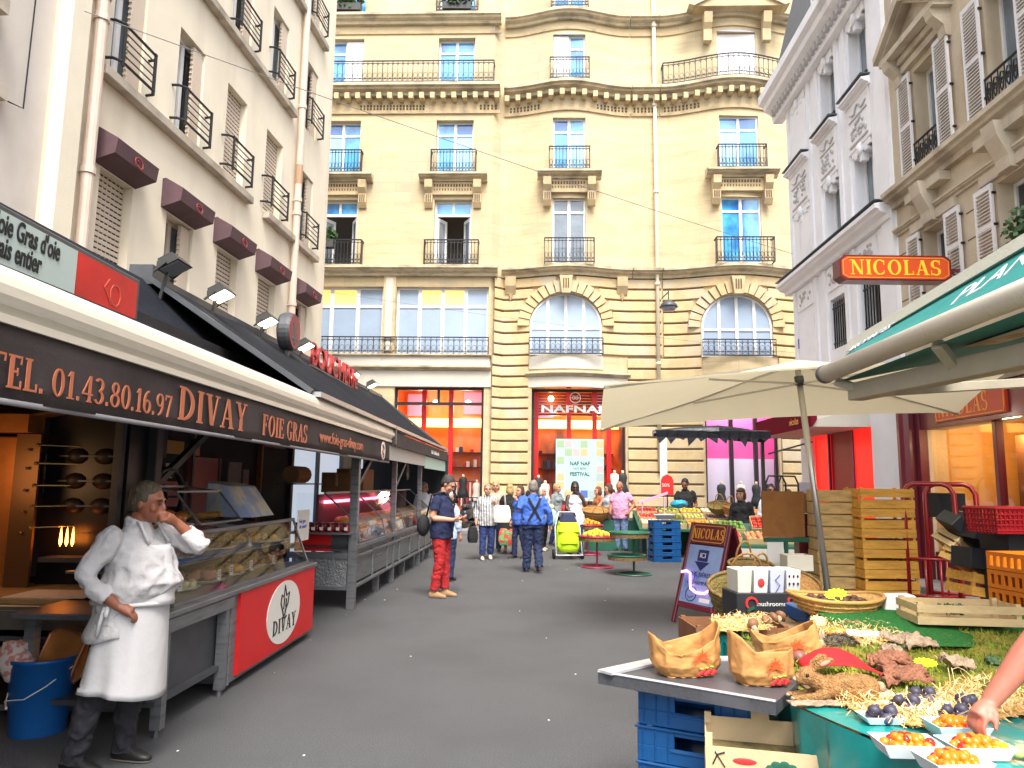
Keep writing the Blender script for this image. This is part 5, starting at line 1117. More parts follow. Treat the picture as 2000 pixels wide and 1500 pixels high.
m = MB(MAROON); m.bar((Lh, .13, .0), (wl.x - s0.x + .05, .13, .0), .05); m.bar((Lh + .02, .13, -.02), (wl.x - s0.x, .13, -.12), .025); m.out('bracket', hs_)
# A-board
AB = thing('sandwich_board', 'maroon framed sandwich board with blue wine poster standing on the street', 'sandwich board', (2.03, 9.58, 0), math.atan2(-.9, .46))
BLUP = mat('blue_poster', (.26, .36, .62), .35, noise=(2.2, .2), second=((.03, .11, .42), 1.6, .5, .62))
lean = math.atan2(.36, 1.2)
m = MB(MAROON); m.T = Matrix.Rotation(-lean, 4, 'X'); WB = .72
m.box(0, .05, -.02, .02, 0, 1.27); m.box(WB - .05, WB, -.02, .02, 0, 1.27); m.box(.05, WB - .05, -.02, .02, .2, .26); m.box(.05, WB - .05, -.02, .02, 1.0, 1.27); m.box(.05, WB - .05, .0, .012, .26, 1.0)
m.T = Matrix.Translation((0, .76, 0)) @ Matrix.Rotation(lean, 4, 'X'); m.box(0, .05, -.02, .02, 0, 1.24); m.box(WB - .05, WB, -.02, .02, 0, 1.24); m.box(.05, WB - .05, -.01, .01, .25, 1.22); m.out('frame', AB, bevel=.006)
pf = MB(BLUP); pf.T = Matrix.Rotation(-lean, 4, 'X'); pf.box(.06, WB - .06, -.012, -.002, .27, .985); pf = pf.out('poster', AB)
TL = Matrix.Rotation(-lean, 4, 'X')
def onb(o, x, y, z, rx=0): o.matrix_local = TL @ Matrix.Translation((x, y, z)) @ (Matrix.Rotation(R(90), 4, 'X') if rx else Matrix())
o = serif('NICOLAS', .125, YEL, AB, (0, 0, 0), sx=.72, gap=.12, center=True); onb(o, WB / 2, -.021, 1.07)
m = MB(YEL); m.T = TL; m.tube([(x, -.023, z) for x, z in ((.08, 1.05), (.11, 1.03), (WB - .11, 1.03), (WB - .08, 1.05), (WB - .08, 1.21), (WB - .11, 1.235), (.11, 1.235), (.08, 1.21))], .006, 4, closed=True); m.out('outline', AB)
m = MB(mat('navy_arrow', (.015, .02, .13), .5)); m.T = TL; m.box(.25, .43, -.016, -.012, .79, .93); m.prism([(.21, .78), (.47, .78), (.34, .67)], -.017, -.012, 'y'); m.out('arrow', pf)
o = text('ICI', .09, PAPER, pf, (0, 0, 0), sx=1.0); onb(o, .285, -.018, .83, 1)
NB = mat('dark_blue_pen', (.02, .03, .16), .5)
o = text('VINS, BIÈRES', .075, NB, pf, (0, 0, 0), sx=.95); onb(o, .13, -.014, .6, 1); o = text('& CHAMPAGNE', .07, NB, pf, (0, 0, 0), sx=.8); onb(o, .15, -.014, .5, 1)
m = MB(NB); m.T = TL; m.tube([(.26 + .1 * math.cos(t * .55 + .8) * (1.0 if t < 8 else .9), -.014, .38 + .09 * math.sin(t * .55 + .8)) for t in range(12)], .006, 4, closed=True); m.tube([(.2, -.014, .45), (.25, -.014, .52), (.26, -.014, .6)], .004, 4); m.tube([(.2, -.014, .36), (.24, -.014, .33), (.3, -.014, .36)], .005, 4); m.use(PAPER); m.box(.42, .6, -.016, -.012, .3, .35); m.out('drawing', pf)
m = MB(mat('pink_neon_reflection', (1, .45, .75), .4, emit=((1, .35, .7), 1.6))); m.T = TL; m.tube([(.04, -.04, .62), (.12, -.04, .645), (.2, -.04, .62), (.23, -.04, .52), (.26, -.04, .44), (.38, -.04, .40), (.52, -.04, .41), (.6, -.04, .46)], .014, 8); m.out('neon_reflection', pf, smooth=True)  # glowing pink curve stands in for a neon light's reflection on the poster
# brown price board on a green stand, white card below
GRN = mat('dark_green_paint', (.015, .10, .06), .45, noise=(5, .15))
bp = at_y(1530, 1000, 9.2); t = thing('price_board', 'plain brown square board on a green pole among the baskets', 'board', (bp.x, bp.y, 0), R(4))
m = MB(mat('brown_board', (.28, .115, .025), .75, noise=(5, .12), second=((.16, .06, .02), 3, .55, .75))); m.box(-.27, .26, -.015, .015, 1.08, 1.63); m.out('panel', t, bevel=.004); m = MB(GRN); m.box(-.25, .3, -.03, .03, 1.02, 1.075); m.tube([(.02, 0, 0), (.02, 0, 1.05)], .025, 10); m.lathe([(.2, 0), (.2, .02), (.03, .04)], 16, (.02, 0, 0)); m.out('stand', t)
m = MB(PAPER); m.box(-.1, .1, -.006, .0, .74, 1.02); m.out('card', t, loc=(-.13, -.03, 0))
# two-tier green flower stands and red round stands
RST = mat('red_stand_paint', (.30, .02, .06), .45)
WICK = mat('wicker', (.40, .21, .06), .75, noise=(30, .45, (1, 1, 3)), bump=(60, .8)); WICKD = mat('dark_wicker', (.19, .12, .04), .75, noise=(26, .5, (1, 1, 3)), bump=(50, .9)); WICKG = mat('olive_wicker', (.22, .17, .05), .75, noise=(30, .4, (1, 1, 2)), bump=(55, .9))
def stand(name, label, cat, loc, m_, tiers, group=None, pole=.78, base=.32):
    t = thing(name, label, cat, loc, 0, group); b = MB(m_)
    b.tube([(0, 0, 0), (0, 0, pole)], .022, 8); b.tube([(base * math.cos(k * math.pi / 12), base * math.sin(k * math.pi / 12), .015) for k in range(24)], .016, 6, closed=True); b.bar((-base, 0, .02), (base, 0, .02), .02); b.out('stem', t)
    for z, dx, r in tiers:
        b = MB(m_); b.lathe([(r * .75, z - .09), (r, z - .02), (r + .015, z + .0), (r + .01, z + .02), (r - .02, z), (r * .75, z - .07)], 24, (dx, 0, 0)); b.use(WICKD); b.lathe([(r * .98, z - .085), (r * 1.0, z - .02)], 24, (dx, 0, 0), cap=False); b.out('tray', t)
    return t
stand('plant_stand', 'empty green two-tier round display stand on the street', 'stand', (2.36, 14.45, 0), GRN, ((.78, -.08, .38), (.36, -.14, .36)))
ORG = mat('orange_fruit', (.82, .27, .01), .45, noise=(20, .15), bump=(60, .2)); LEMN = mat('yellow_melon', (.85, .5, .03), .5)
for i, (px, py, z, lab) in enumerate(((1166, 1108, .62, 'red round stand heaped with oranges in front of the pink shirt man'), (1148, 1083, .7, 'red round stand of oranges beside the lime trolley'))):
    p = at_z(px, py); t = stand('fruit_stand', lab, 'stand', (p.x, p.y, 0), RST, ((z, 0, .38),), 'red round fruit stands', z - .05)
    b = MB(ORG if i else LEMN)
    for k in range(30): a = k * 2.4; r = .3 * math.sqrt(k / 30); b.sph((r * math.cos(a), r * math.sin(a), z + .03 + .1 * (1 - r / .3)), .045, 8, 6)
    b.out('oranges', t, smooth=True)
# plastic crate: nestable blue crate with hand slots
BLUE = mat('blue_crate_plastic', (.005, .075, .24), .38, noise=(4, .15))
def plastic_crate(name, label, cat, loc, rz, w=.6, d=.4, h=.18, m_=None, group=None, slats=True):
    b = MB(m_ or BLUE); t = .012
    for s in (-1, 1):
        for (L, ax) in ((w, 0), (d, 1)):
            o = (d if ax == 0 else w) / 2 * s
            def bx(a0, a1, z0, z1, o=o, ax=ax, tt=t):
                if ax == 0: b.box(a0, a1, min(o, o - s * tt), max(o, o - s * tt), z0, z1)
                else: b.box(min(o, o - s * tt), max(o, o - s * tt), a0, a1, z0, z1)
            hw = L * .17; e = L / 2 - (t + .001 if ax else 0)
            bx(-e, e, 0, h * .45); bx(-e, -hw, h * .45, h * .93); bx(hw, e, h * .45, h * .93); bx(-hw, hw, h * .8, h * .93)
            q = o + s * .012
            if ax == 0: b.box(-w / 2 - .012, w / 2 + .012, min(q, q - s * .02), max(q, q - s * .02), h * .93, h)
            else: b.box(min(q, q - s * .02), max(q, q - s * .02), -d / 2 + .009, d / 2 - .009, h * .931, h * .999)
            k = o + s * .006
            if ax == 0: b.box(-hw - .02, hw + .02, min(k, k - s * .01), max(k, k - s * .01), h * .34, h * .42)
            for j in range(9):
                a = -L * .45 + j * L * .9 / 8
                if abs(a) > hw + .02:
                    if ax == 0: b.box(a - .004, a + .004, min(o, o + s * .006), max(o, o + s * .006), h * .1, h * .88)
                    else: b.box(min(o, o + s * .006), max(o, o + s * .006), a - .004, a + .004, h * .1, h * .88)
    b.box(-w / 2 + t + .001, w / 2 - t - .001, -d / 2 + t + .001, d / 2 - t - .001, .003, .015)
    o = b.out(name, loc=loc, rot=(0, 0, rz), bevel=.003); return tag(o, label, cat, group)
p = at_z(1298, 1096); ph = plastic_crate('plastic_crate', 'blue plastic crate in the tall stack in front of the far fruit stall', 'crate', (p.x, p.y, 0), .1, .62, .45, .15, group='stack of blue crates at the far fruit stall')
for k in range(1, 6): dup(ph, (p.x + random.uniform(-.01, .01), p.y, .15 * k))
p2 = at_z(1255, 1072)
for k in range(5): dup(ph, (p2.x, p2.y, .15 * k), label='blue plastic crate in the lower stack behind the green two-tier stand')['group'] = 'stack of blue crates behind the green stand'
# wooden crate
WOOD = mat('pale_crate_wood', (.58, .36, .11), .75, noise=(5, .25, (1, 6, 6)), bump=(30, .3)); WOODO = mat('ochre_crate_wood', (.72, .37, .06), .7, noise=(4, .25, (1, 6, 6)), bump=(30, .3)); WOODG = mat('greyed_crate_wood', (.56, .38, .15), .8, noise=(5, .3, (1, 6, 6)), bump=(30, .3)); WOODP = mat('poplar_crate_wood', (.55, .40, .20), .7, noise=(4, .15, (1, 6, 6)), bump=(30, .25))
def wood_crate(name, label, cat, loc, rz, w=.6, d=.4, h=.24, m_=None, group=None, rows=2, gap=.16, rot=None, out=True, floor=True):
    b = MB(m_ or WOOD); t = .01; sh = h * (1 - gap * (rows - 1)) / rows; st = (h - sh * rows) / max(1, rows - 1) + sh
    for i in range(rows):
        z = i * st
        for s in (-1, 1):
            o = s * d / 2; b.box(-w / 2, w / 2, min(o, o - s * t), max(o, o - s * t), z + .001, z + sh - .001)
            o = s * w / 2; b.box(min(o, o - s * t), max(o, o - s * t), -d / 2 + t + .001, d / 2 - t - .001, z + .001, z + sh - .001)
    for sx in (-1, 1):
        for sy in (-1, 1): x = sx * (w / 2 - t - .016); y = sy * (d / 2 - t - .016); b.box(x - .015, x + .015, y - .015, y + .015, .0, h + .012)
    if floor: b.box(-w / 2 + t + .001, w / 2 - t - .001, -d / 2 + t + .001, d / 2 - t - .001, .002, .012)
    o = b.out(name, loc=loc, rot=rot or (0, 0, rz)); return tag(o, label, cat, group)
cx_, cy_ = .4897 * 9.3, 9.3
c0 = wood_crate('wooden_crate', 'ochre slatted wooden crate in the tall stack right of the umbrella pole', 'crate', (4.56, 9.3, 0), .02, .66, .44, .235, WOODO, 'tall stack of ochre wooden crates', 2, .13)
for k in range(1, 7): dup(c0, (4.56 + random.uniform(-.006, .006), 9.3 + random.uniform(-.01, .01), .24 * k), .02 + random.uniform(-.012, .012))
c1 = wood_crate('wooden_crate', 'greyish shallow wooden crate in the stack behind the umbrella pole', 'crate', (4.08, 9.55, 0), -.12, .5, .44, .14, WOODG, 'stack of greyish shallow crates', 1, .0)
for k in range(1, 11): dup(c1, (4.08 + random.uniform(-.012, .012), 9.55, .151 * k), -.12 + random.uniform(-.03, .03))
# red hand trucks
RDT = mat('red_gloss_tube', (.33, .008, .012), .3, coat=.4)
def truck(loc, rz, label):
    t = thing('hand_truck', label, 'hand truck', loc, rz, 'red hand trucks'); b = MB(RDT); H = 1.74; wd = .27
    arc = [(-wd, 0, .12), (-wd, .02, 1.3), (-wd, .04, H - .12), (-wd + .05, .05, H - .03), (-wd + .12, .05, H), (wd - .12, .05, H), (wd - .05, .05, H - .03), (wd, .04, H - .12), (wd, .02, 1.3), (wd, 0, .12)]
    b.tube(arc, .029, 10); 
    for z in (.42, .85): b.tube([(-wd, .015, z), (wd, .015, z)], .018, 8)
    b.tube([(-.08, .01, .1), (-.08, .015, .85)], .014, 8); b.tube([(.08, .01, .1), (.08, .015, .85)], .014, 8)
    b.tube([(-wd, .01, .62), (-wd, .24, .14)], .016, 8); b.tube([(wd, .01, .62), (wd, .24, .14)], .016, 8); b.out('frame', t, smooth=True)
    b = MB(RDT); b.box(-wd, wd, -.3, 0, .02, .035); b.out('toe_plate', t)
    for s in (-1, 1):
        wv = MB(mat('black_rubber', (.015, .015, .016), .8)); wv.T = Matrix.Translation((s * (wd + .05), .22, .12)) @ Matrix.Rotation(R(90), 4, 'Y'); wv.lathe([(.1, -.03), (.12, -.02), (.12, .02), (.1, .03)], 18); wh = wv.out('wheel', t); hb = MB(RDT); hb.T = Matrix.Translation((s * (wd + .05), .22, .12)) @ Matrix.Rotation(R(90), 4, 'Y'); hb.lathe([(.06, -.035), (.06, .035)], 12); hb.out('hub', wh)
truck((5.02, 9.0, 0), R(-20), 'red tubular hand truck nearest the ochre crate stack'); truck((5.42, 9.25, 0), R(-28), 'red tubular hand truck on the right beside the shop window')
# tipped boxes, orange crates, red basket by the shop
BLKC = mat('black_card', (.018, .02, .024), .55, noise=(5, .2))
def carton(name, label, loc, w, d, h, m_, rot=(0, 0, 0), group=None, lid=None):
    b = MB(m_); t = .008
    b.box(-w / 2, w / 2, -d / 2, -d / 2 + t, 0, h); b.box(-w / 2, w / 2, d / 2 - t, d / 2, 0, h); b.box(-w / 2, -w / 2 + t, -d / 2 + t, d / 2 - t, 0, h); b.box(w / 2 - t, w / 2, -d / 2 + t, d / 2 - t, 0, h); b.box(-w / 2 + t, w / 2 - t, -d / 2 + t, d / 2 - t, 0, t)
    if lid: b.use(lid); b.box(-w / 2 - .002, w / 2 + .002, -d / 2 - .002, d / 2 + .002, h, h + .006)
    return tag(b.out(name, loc=loc, rot=rot, bevel=.004), label, 'box', group)
wood_crate('wooden_crate', 'pale wooden crate tipped on edge under the black boxes', 'crate', at_y(1868, 1085, 8.2), 0, .5, .35, .13, WOODP, rot=(R(20), R(38), .3)); wood_crate('wooden_crate', 'lower pale wooden crate lying tilted beside the orange stack', 'crate', at_y(1895, 1118, 8.0), 0, .55, .35, .15, WOOD, rot=(R(10), R(28), .2))
wood_crate('wooden_crate', 'flat wooden crate at the bottom of the tipped pile', 'crate', at_y(1915, 1165, 7.8), 0, .5, .4, .22, WOODO, rot=(0, R(10), .1))
carton('cardboard_box', 'black box tipped steeply on the pile of crates', at_y(1868, 1045, 8.1), .42, .3, .14, BLKC, (R(15), R(42), .2), 'black boxes on the crate pile'); carton('cardboard_box', 'black box lying in the middle of the crate pile', at_y(1915, 1055, 7.9), .36, .3, .2, BLKC, (R(5), R(12), .1), 'black boxes on the crate pile'); carton('cardboard_box', 'black box low beside the orange crates', at_y(1912, 1110, 7.7), .4, .3, .2, BLKC, (0, R(6), .1), 'black boxes on the crate pile')
carton('cardboard_box', 'black box with yellow lid edge on top of the pile', at_y(1915, 1030, 7.9), .34, .3, .1, BLKC, (R(5), R(18), .2), 'black boxes on the crate pile', mat('yellow_card', (.6, .34, .06), .6)); carton('cardboard_box', 'dark picture box standing against the shop window', at_y(1850, 1010, 9.6), .4, .2, .3, BLKC, (0, 0, .2), 'black boxes on the crate pile', CARD)
ORC = mat('orange_crate_plastic', (.74, .20, .012), .4, noise=(3, .1))
for k in range(7):
    z = .05 + k * .157; p = Vector((4.46, 6.5, z)); b = MB(ORC); w, d, h = .42, .5, .15
    for s in (-1, 1):
        o = s * w / 2
        b.box(min(o, o - s * .012), max(o, o - s * .012), -d / 2, d / 2, 0, .03); b.box(min(o, o - s * .012), max(o, o - s * .012), -d / 2, d / 2, .115, h)
        for j in range(7): a = -d / 2 + .02 + j * (d - .04) / 6; b.box(min(o, o - s * .012), max(o, o - s * .012), a - .018, a + .018, .03, .115)
        o = s * d / 2
        b.box(-w / 2 + .013, w / 2 - .013, min(o, o - s * .012), max(o, o - s * .012), 0, .03); b.box(-w / 2 + .013, w / 2 - .013, min(o, o - s * .012), max(o, o - s * .012), .115, h)
        for j in range(6): a = -w / 2 + .04 + j * (w - .08) / 5; b.box(a - .02, a + .02, min(o, o - s * .012), max(o, o - s * .012), .03, .115)
    b.box(-w / 2 + .013, w / 2 - .013, -d / 2 + .013, d / 2 - .013, .002, .01); b.use(BLKC); b.box(-w / 2 - .003, -w / 2 + .2, -d / 2 - .006, -d / 2 - .001, .01, .14); b.use(PAPER); b.box(-w / 2 + .1, -w / 2 + .19, -d / 2 - .009, -d / 2 - .0062, .03, .1)
    tag(b.out('plastic_crate', loc=p, rot=(0, 0, .12)), 'orange plastic crate with black label panel in the stack at the right edge', 'crate', 'stack of orange crates at the right edge')
RBK = mat('red_basket_plastic', (.30, .006, .012), .4)
t = thing('shopping_basket', 'dark red plastic mesh basket on top of the pile at the right edge', 'basket', (4.85, 7.3, 1.27), .1)
b = MB(RBK); w, d, h = .62, .4, .24
b.box(-w / 2, w / 2, -d / 2, d / 2, 0, .012)
for s in (-1, 1):
    for j in range(15): a = -w / 2 + j * w / 14; b.bar((a, s * d / 2, 0), (a * 1.05, s * d / 2 * 1.05, h), .014)
    for j in range(10): a = -d / 2 + j * d / 9; b.bar((s * w / 2, a, 0), (s * w / 2 * 1.05, a * 1.05, h), .014)
for z in (.03, .08, .13, .18, .235):
    k = 1 + .05 * z / h; b.tube([(-w / 2 * k, -d / 2 * k, z), (w / 2 * k, -d / 2 * k, z), (w / 2 * k, d / 2 * k, z), (-w / 2 * k, d / 2 * k, z)], .01 if z < .2 else .018, 6, closed=True)
b.box(-w / 2, w / 2, -d / 2 - .004, -d / 2, 0, .06); b.out('body', t)
carton('cardboard_box', 'tall dark carton under the red basket', (5.0, 7.45, 0), .5, .4, 1.26, BLKC, (0, 0, .1), None)
# wicker baskets
def basket(label, loc, rx, ry, h, m_, handle=True, rz=0, tilt=0, group='wicker baskets', name='wicker_basket'):
    t = thing(name, label, 'basket', loc, rot=(tilt, 0, rz), group=group); b = MB(m_); N = 28
    b.lathe([(.62, 0), (.8, h * .35), (.95, h * .8), (1.0, h), (.95, h), (.88, h * .75), (.6, .02), (0, .02)], N, sx=rx, sy=ry, cap=False)
    for z, k in ((.25, .76), (.5, .87), (.75, .945)): b.tube([(rx * k * math.cos(a * 2 * math.pi / N), ry * k * math.sin(a * 2 * math.pi / N), h * z) for a in range(N)], .008, 5, closed=True)
    b.out('body', t, smooth=True); b = MB(WICKD); b.tube([(rx * .98 * math.cos(a * 2 * math.pi / N), ry * .98 * math.sin(a * 2 * math.pi / N), h) for a in range(N)], .017, 6, closed=True); b.out('rim', t, smooth=True)
    if handle:
        for s in (-1, 1): b = MB(WICK); b.tube([(rx * .35 * math.cos(a * math.pi / 10), s * ry * .93, h + .2 * math.sin(a * math.pi / 10)) for a in range(11)], .012, 6); b.out('handle', t, smooth=True)
    return t
p = at_y(1460, 1150, 7.2); basket('large oval olive wicker basket tilted towards the street behind the black carton', (p.x, p.y, .45), .4, .26, .36, WICKG, True, -.1, R(28))
carton('cardboard_box', 'plain carton hidden under the tilted olive basket', (p.x + .05, p.y + .15, 0), .5, .4, .45, CARD)
p = at_y(1462, 1085, 8.4); basket('brown wicker basket standing behind the large olive one', (p.x, p.y, .62), .26, .2, .22, WICKD, True, .2, R(15)); p = at_y(1545, 1115, 8.0); basket('shallow pale wicker basket leaning at the crate stack', (p.x, p.y, .58), .28, .24, .14, WICK, False, .3, R(30))
wood_crate('wooden_crate', 'low wooden crate carrying the shallow basket at the stack', 'crate', (p.x - .05, p.y + .12, 0), .1, .75, .5, .55, WOODG, rows=3, gap=.08)
p = at_y(1555, 1085, 8.9); t = carton('cardboard_box', 'small cream carton behind the price board stand', (p.x, p.y, .72), .3, .25, .18, CRC); 
# black carton with four white punnets boxes
p = at_y(1490, 1204, 6.3); bx = thing('carton', 'black printed produce carton filled with upright white boxes', 'box', (p.x, p.y, p.z + .01), R(4))
b = MB(BLKC); b.box(-.28, .27, -.17, .17, -.1, .2); b.out('body', bx, bevel=.006)
b = MB(mat('red_print', (.55, .03, .03), .5)); b.tube([(-.16 + .045 * math.cos(a), -.175, .12 + .045 * math.sin(a)) for a in [x * .5 for x in range(9)]], .012, 4); b.tube([(.17 + .03 * math.cos(a), -.175, .14 + .03 * math.sin(a)) for a in [x * .6 for x in range(9)]], .012, 4); b.use(GRN); b.tube([(-.2, -.176, .06), (-.14, -.176, .09)], .012, 4); b.out('print', bx)
text('mushrooms', .05, PAPER, bx, (-.12, -.174, .1))
for k in range(4):
    x = -.2 + k * .135; b = MB((CRC, PAPER, mat('lilac_card', (.55, .58, .72), .6), PAPER)[k]); b.hexa([(x - .05, -.12, .1), (x + .05, -.12, .1), (x + .05, .1, .1), (x - .05, .1, .1)], [(x - .06, -.155, .38), (x + .06, -.155, .38), (x + .06, .1, .38), (x - .06, .1, .38)])
    if k == 3:
        b.use(INK)
        for i in range(3):
            for j in range(2): b.sph((x - .035 + i * .035, -.148, .27 + j * .06), (.009, .008, .014), 6, 4)
    if k == 1: b.use(mat('red_print', 0)); b.sph((x, -.147, .28), (.03, .006, .035), 10, 6)
    if k == 2: b.use(NB); b.tube([(x - .02, -.148, .2), (x + .02, -.15, .26), (x - .02, -.152, .3), (x + .02, -.153, .34)], .004, 4)
    tag(b.out('white_box', loc=(p.x, p.y, p.z + .01), rot=(0, 0, R(4)), bevel=.004), ('plain cream box at the left end of the black carton', 'white box with a red chestnut print in the black carton', 'lilac box with blue pen squiggle in the black carton', 'white box with black dots at the right end of the black carton')[k], 'box', 'upright boxes in the black carton')
# ---------------------------------------------------------------- far fruit stall with sloping boxes
ST = thing('fruit_stall', 'long sloping fruit stall table in front of the stone building', 'stall', (3.3, 18.6, 0), R(-4))
b = MB(GRN); b.hexa([(-.2, -.9, .62), (3.4, -.9, .62), (3.4, .9, 1.0), (-.2, .9, 1.0)], [(-.2, -.9, .66), (3.4, -.9, .66), (3.4, .9, 1.04), (-.2, .9, 1.04)]); b.out('table_top', ST)
for x, y, z in ((0, -.8, .63), (3.2, -.8, .63), (0, .8, .97), (3.2, .8, .97)): b = MB(STEEL); b.box(x - .03, x + .03, y - .03, y + .03, 0, z); b.out('leg', ST)
b = MB(mat('green_drape', (.02, .14, .08), .7)); b.box(-.2, 3.4, .86, .88, 0, .95); b.out('drape', ST)
COLS = dict(tomato=(.55, .02, .012), orange=(.8, .28, .01), green=(.10, .22, .03), yellow=(.8, .5, .03), pear=(.45, .45, .08), dark=(.10, .03, .05), white=(.6, .57, .45), peach=(.7, .25, .1), purple=(.1, .02, .09))
FR = {k: mat(k + '_produce', v, .4, noise=(9, .2)) for k, v in COLS.items()}
def produce_box(label, loc, rot, kind, w=.5, d=.38, h=.12, bm_=None, r=.04, n=36, second=None, group='boxes of produce on the far fruit stall'):
    t = thing('produce_box', label, 'box', loc, rot=rot, group=group); b = MB(bm_ or WOODP); k = .01
    b.box(-w / 2, w / 2, -d / 2, -d / 2 + k, 0, h); b.box(-w / 2, w / 2, d / 2 - k, d / 2, 0, h); b.box(-w / 2, -w / 2 + k, -d / 2 + k, d / 2 - k, 0, h); b.box(w / 2 - k, w / 2, -d / 2 + k, d / 2 - k, 0, h); b.box(-w / 2 + k, w / 2 - k, -d / 2 + k, d / 2 - k, 0, .02); b.out('crate', t)
    f = MB(FR[kind]); nx = max(2, int(w / (2 * r))); ny = max(2, int(d / (2 * r)))
    for i in range(nx):
        for j in range(ny):
            f.use(FR[second] if second and (i * 7 + j * 3) % 4 == 0 else FR[kind])
            f.sph((-w / 2 + (i + .5) * w / nx + random.uniform(-.3, .3) * r, -d / 2 + (j + .5) * d / ny, h * .8 + random.uniform(-.2, .5) * r), (r * random.uniform(.9, 1.1), r, r * .9), 7, 5)
    f.out('produce', t, smooth=True); return t
kinds = ['white', 'green', 'orange', 'yellow', 'tomato', 'tomato', 'green', 'pear', 'purple', 'peach', 'tomato', 'green', 'yellow', 'white', 'tomato', 'orange', 'green', 'tomato']
words_ = dict(white='pale onions', green='green peppers', orange='oranges', yellow='yellow fruit', tomato='red tomatoes', pear='pears', purple='aubergines', peach='peaches')
ix = 0
for j in range(3):
    for i in range(6):
        k = kinds[(i + j * 5) % len(kinds)]; x = .12 + i * .54; y = -.62 + j * .58; c, s = math.cos(R(-4)), math.sin(R(-4))
        wx, wy = 3.3 + x * c - y * s, 18.6 + x * s + y * c; z = .85 + y * .211 - .0
        produce_box('box of %s, %s box of the %s row on the far fruit stall' % (words_[k], ('first', 'second', 'third', 'fourth', 'fifth', 'last')[i], ('front', 'middle', 'back')[j]), (wx, wy, z), (R(12), 0, R(-4)), k, second=('orange' if k == 'yellow' else 'yellow' if k == 'green' and i % 2 else None))
# nearer right stall with red peppers, tilted crates and bags
S2 = thing('fruit_stall', 'second fruit stall with a raised sloping top behind the sandwich board', 'stall', (4.35, 13.0, 0), R(-8))
b = MB(GRN); b.hexa([(-1.0, -.7, .68), (1.3, -.7, .68), (1.3, .7, .98), (-1.0, .7, .98)], [(-1.0, -.7, .72), (1.3, -.7, .72), (1.3, .7, 1.02), (-1.0, .7, 1.02)]); b.out('table_top', S2)
b = MB(mat('pale_table_drape', (.5, .5, .48), .7)); b.hexa([(-1.0, -.72, .1), (1.3, -.72, .1), (1.3, -.7, .1), (-1.0, -.7, .1)], [(-1.0, -.72, .68), (1.3, -.72, .68), (1.3, -.7, .68), (-1.0, -.7, .68)]); b.out('drape', S2)
for x, y in ((-.9, -.6), (1.2, -.6), (-.9, .6), (1.2, .6)): b = MB(STEEL); b.box(x - .03, x + .03, y - .03, y + .03, 0, .7 if y < 0 else .95); b.out('leg', S2)
for j, (x, y, k, lab, an) in enumerate(((-.7, -.4, 'tomato', 'box of round tomatoes at the left front of the second fruit stall', 12), (-.1, -.42, 'peach', 'box of peaches at the middle front of the second fruit stall', 14), (.5, -.38, 'tomato', 'box of ripe tomatoes at the right front of the second fruit stall', 12), (-.55, .2, 'green', 'box of courgettes behind the left tomatoes', 20), (.1, .25, 'tomato', 'steeply tilted box of red peppers facing the street', 34), (.75, .22, 'tomato', 'tilted box of red peppers beside the brown board', 34), (.2, .62, 'dark', 'box of dark cherries at the back of the second stall', 20), (.85, .62, 'peach', 'box of apricots at the back of the second stall', 20))):
    c, s = math.cos(R(-8)), math.sin(R(-8)); produce_box(lab, (4.35 + x * c - y * s, 13.0 + x * s + y * c, .87 + y * .214 + (.06 if an > 30 else 0)), (R(an), 0, R(-8)), k, .52, .36, .1, WOODP, .042, group='boxes of produce on the second fruit stall')
p = at_y(1430, 985, 17.9); basket('pale wicker basket with hoop handles on the far fruit stall', (p.x, p.y, 1.02), .3, .2, .2, WICK, True, .4, R(20)); p = at_y(1405, 985, 18.3); basket('greyish wicker basket leaning on the far fruit stall', (p.x, p.y, 1.06), .28, .2, .2, WICKG, True, -.4, R(30))
p = at_y(1160, 1010, 19.6); basket('tan wicker basket of vegetables between the tank top woman and the pink shirt man', (p.x, p.y, .78), .42, .3, .28, WICK, True, .2, R(18))
t = tag(MB(GRN).box(-.5, .7, -.3, .3, 0, .78).out('table', loc=(p.x + .3, p.y + .25, 0), bevel=.01), 'green draped table under the tan vegetable basket', 'table')
b = MB(mat('cyan_bag', (.02, .35, .55), .4)); b.sph((0, 0, .05), (.2, .16, .09), 18, 12, fn=lambda v: 1 + .5 * noise.noise(v * 3.2)); tag(b.out('plastic_bag', smooth=True, loc=at_y(1326, 992, 18.0) + Vector((0, 0, .04))), 'crumpled cyan plastic bag on the far fruit stall', 'bag')
p = at_y(1278, 985, 18.9); b = MB(mat('pink_strip', (.7, .35, .55), .6)); b.hexa([(-.4, -.04, 0), (.34, -.04, .26), (.34, .04, .26), (-.4, .04, 0)], [(-.4, -.04, .06), (.34, -.04, .32), (.34, .04, .32), (-.4, .04, .06)]); b.bar((-.3, 0, .05), (-.3, 0, -.75), .025); b.bar((.25, 0, .2), (.25, 0, -.75), .025); tag(b.out('price_strip', loc=p), 'long slanting pink price strip over the fruit stall', 'sign'); b = MB(STEEL)
b = MB(mat('grey_tray', (.42, .46, .46), .4)); b.lathe([(.7, 0), (1, .1), (1.05, .1), (.97, .09), (.68, .01), (0, .01)], 4, sx=.38, sy=.28, cap=False); p = at_y(1300, 1020, 16.9); tag(b.out('tray', loc=(p.x, 17.05, .93), rot=(0, 0, R(45))), 'grey plastic tray on top of the blue crate stack', 'tray')
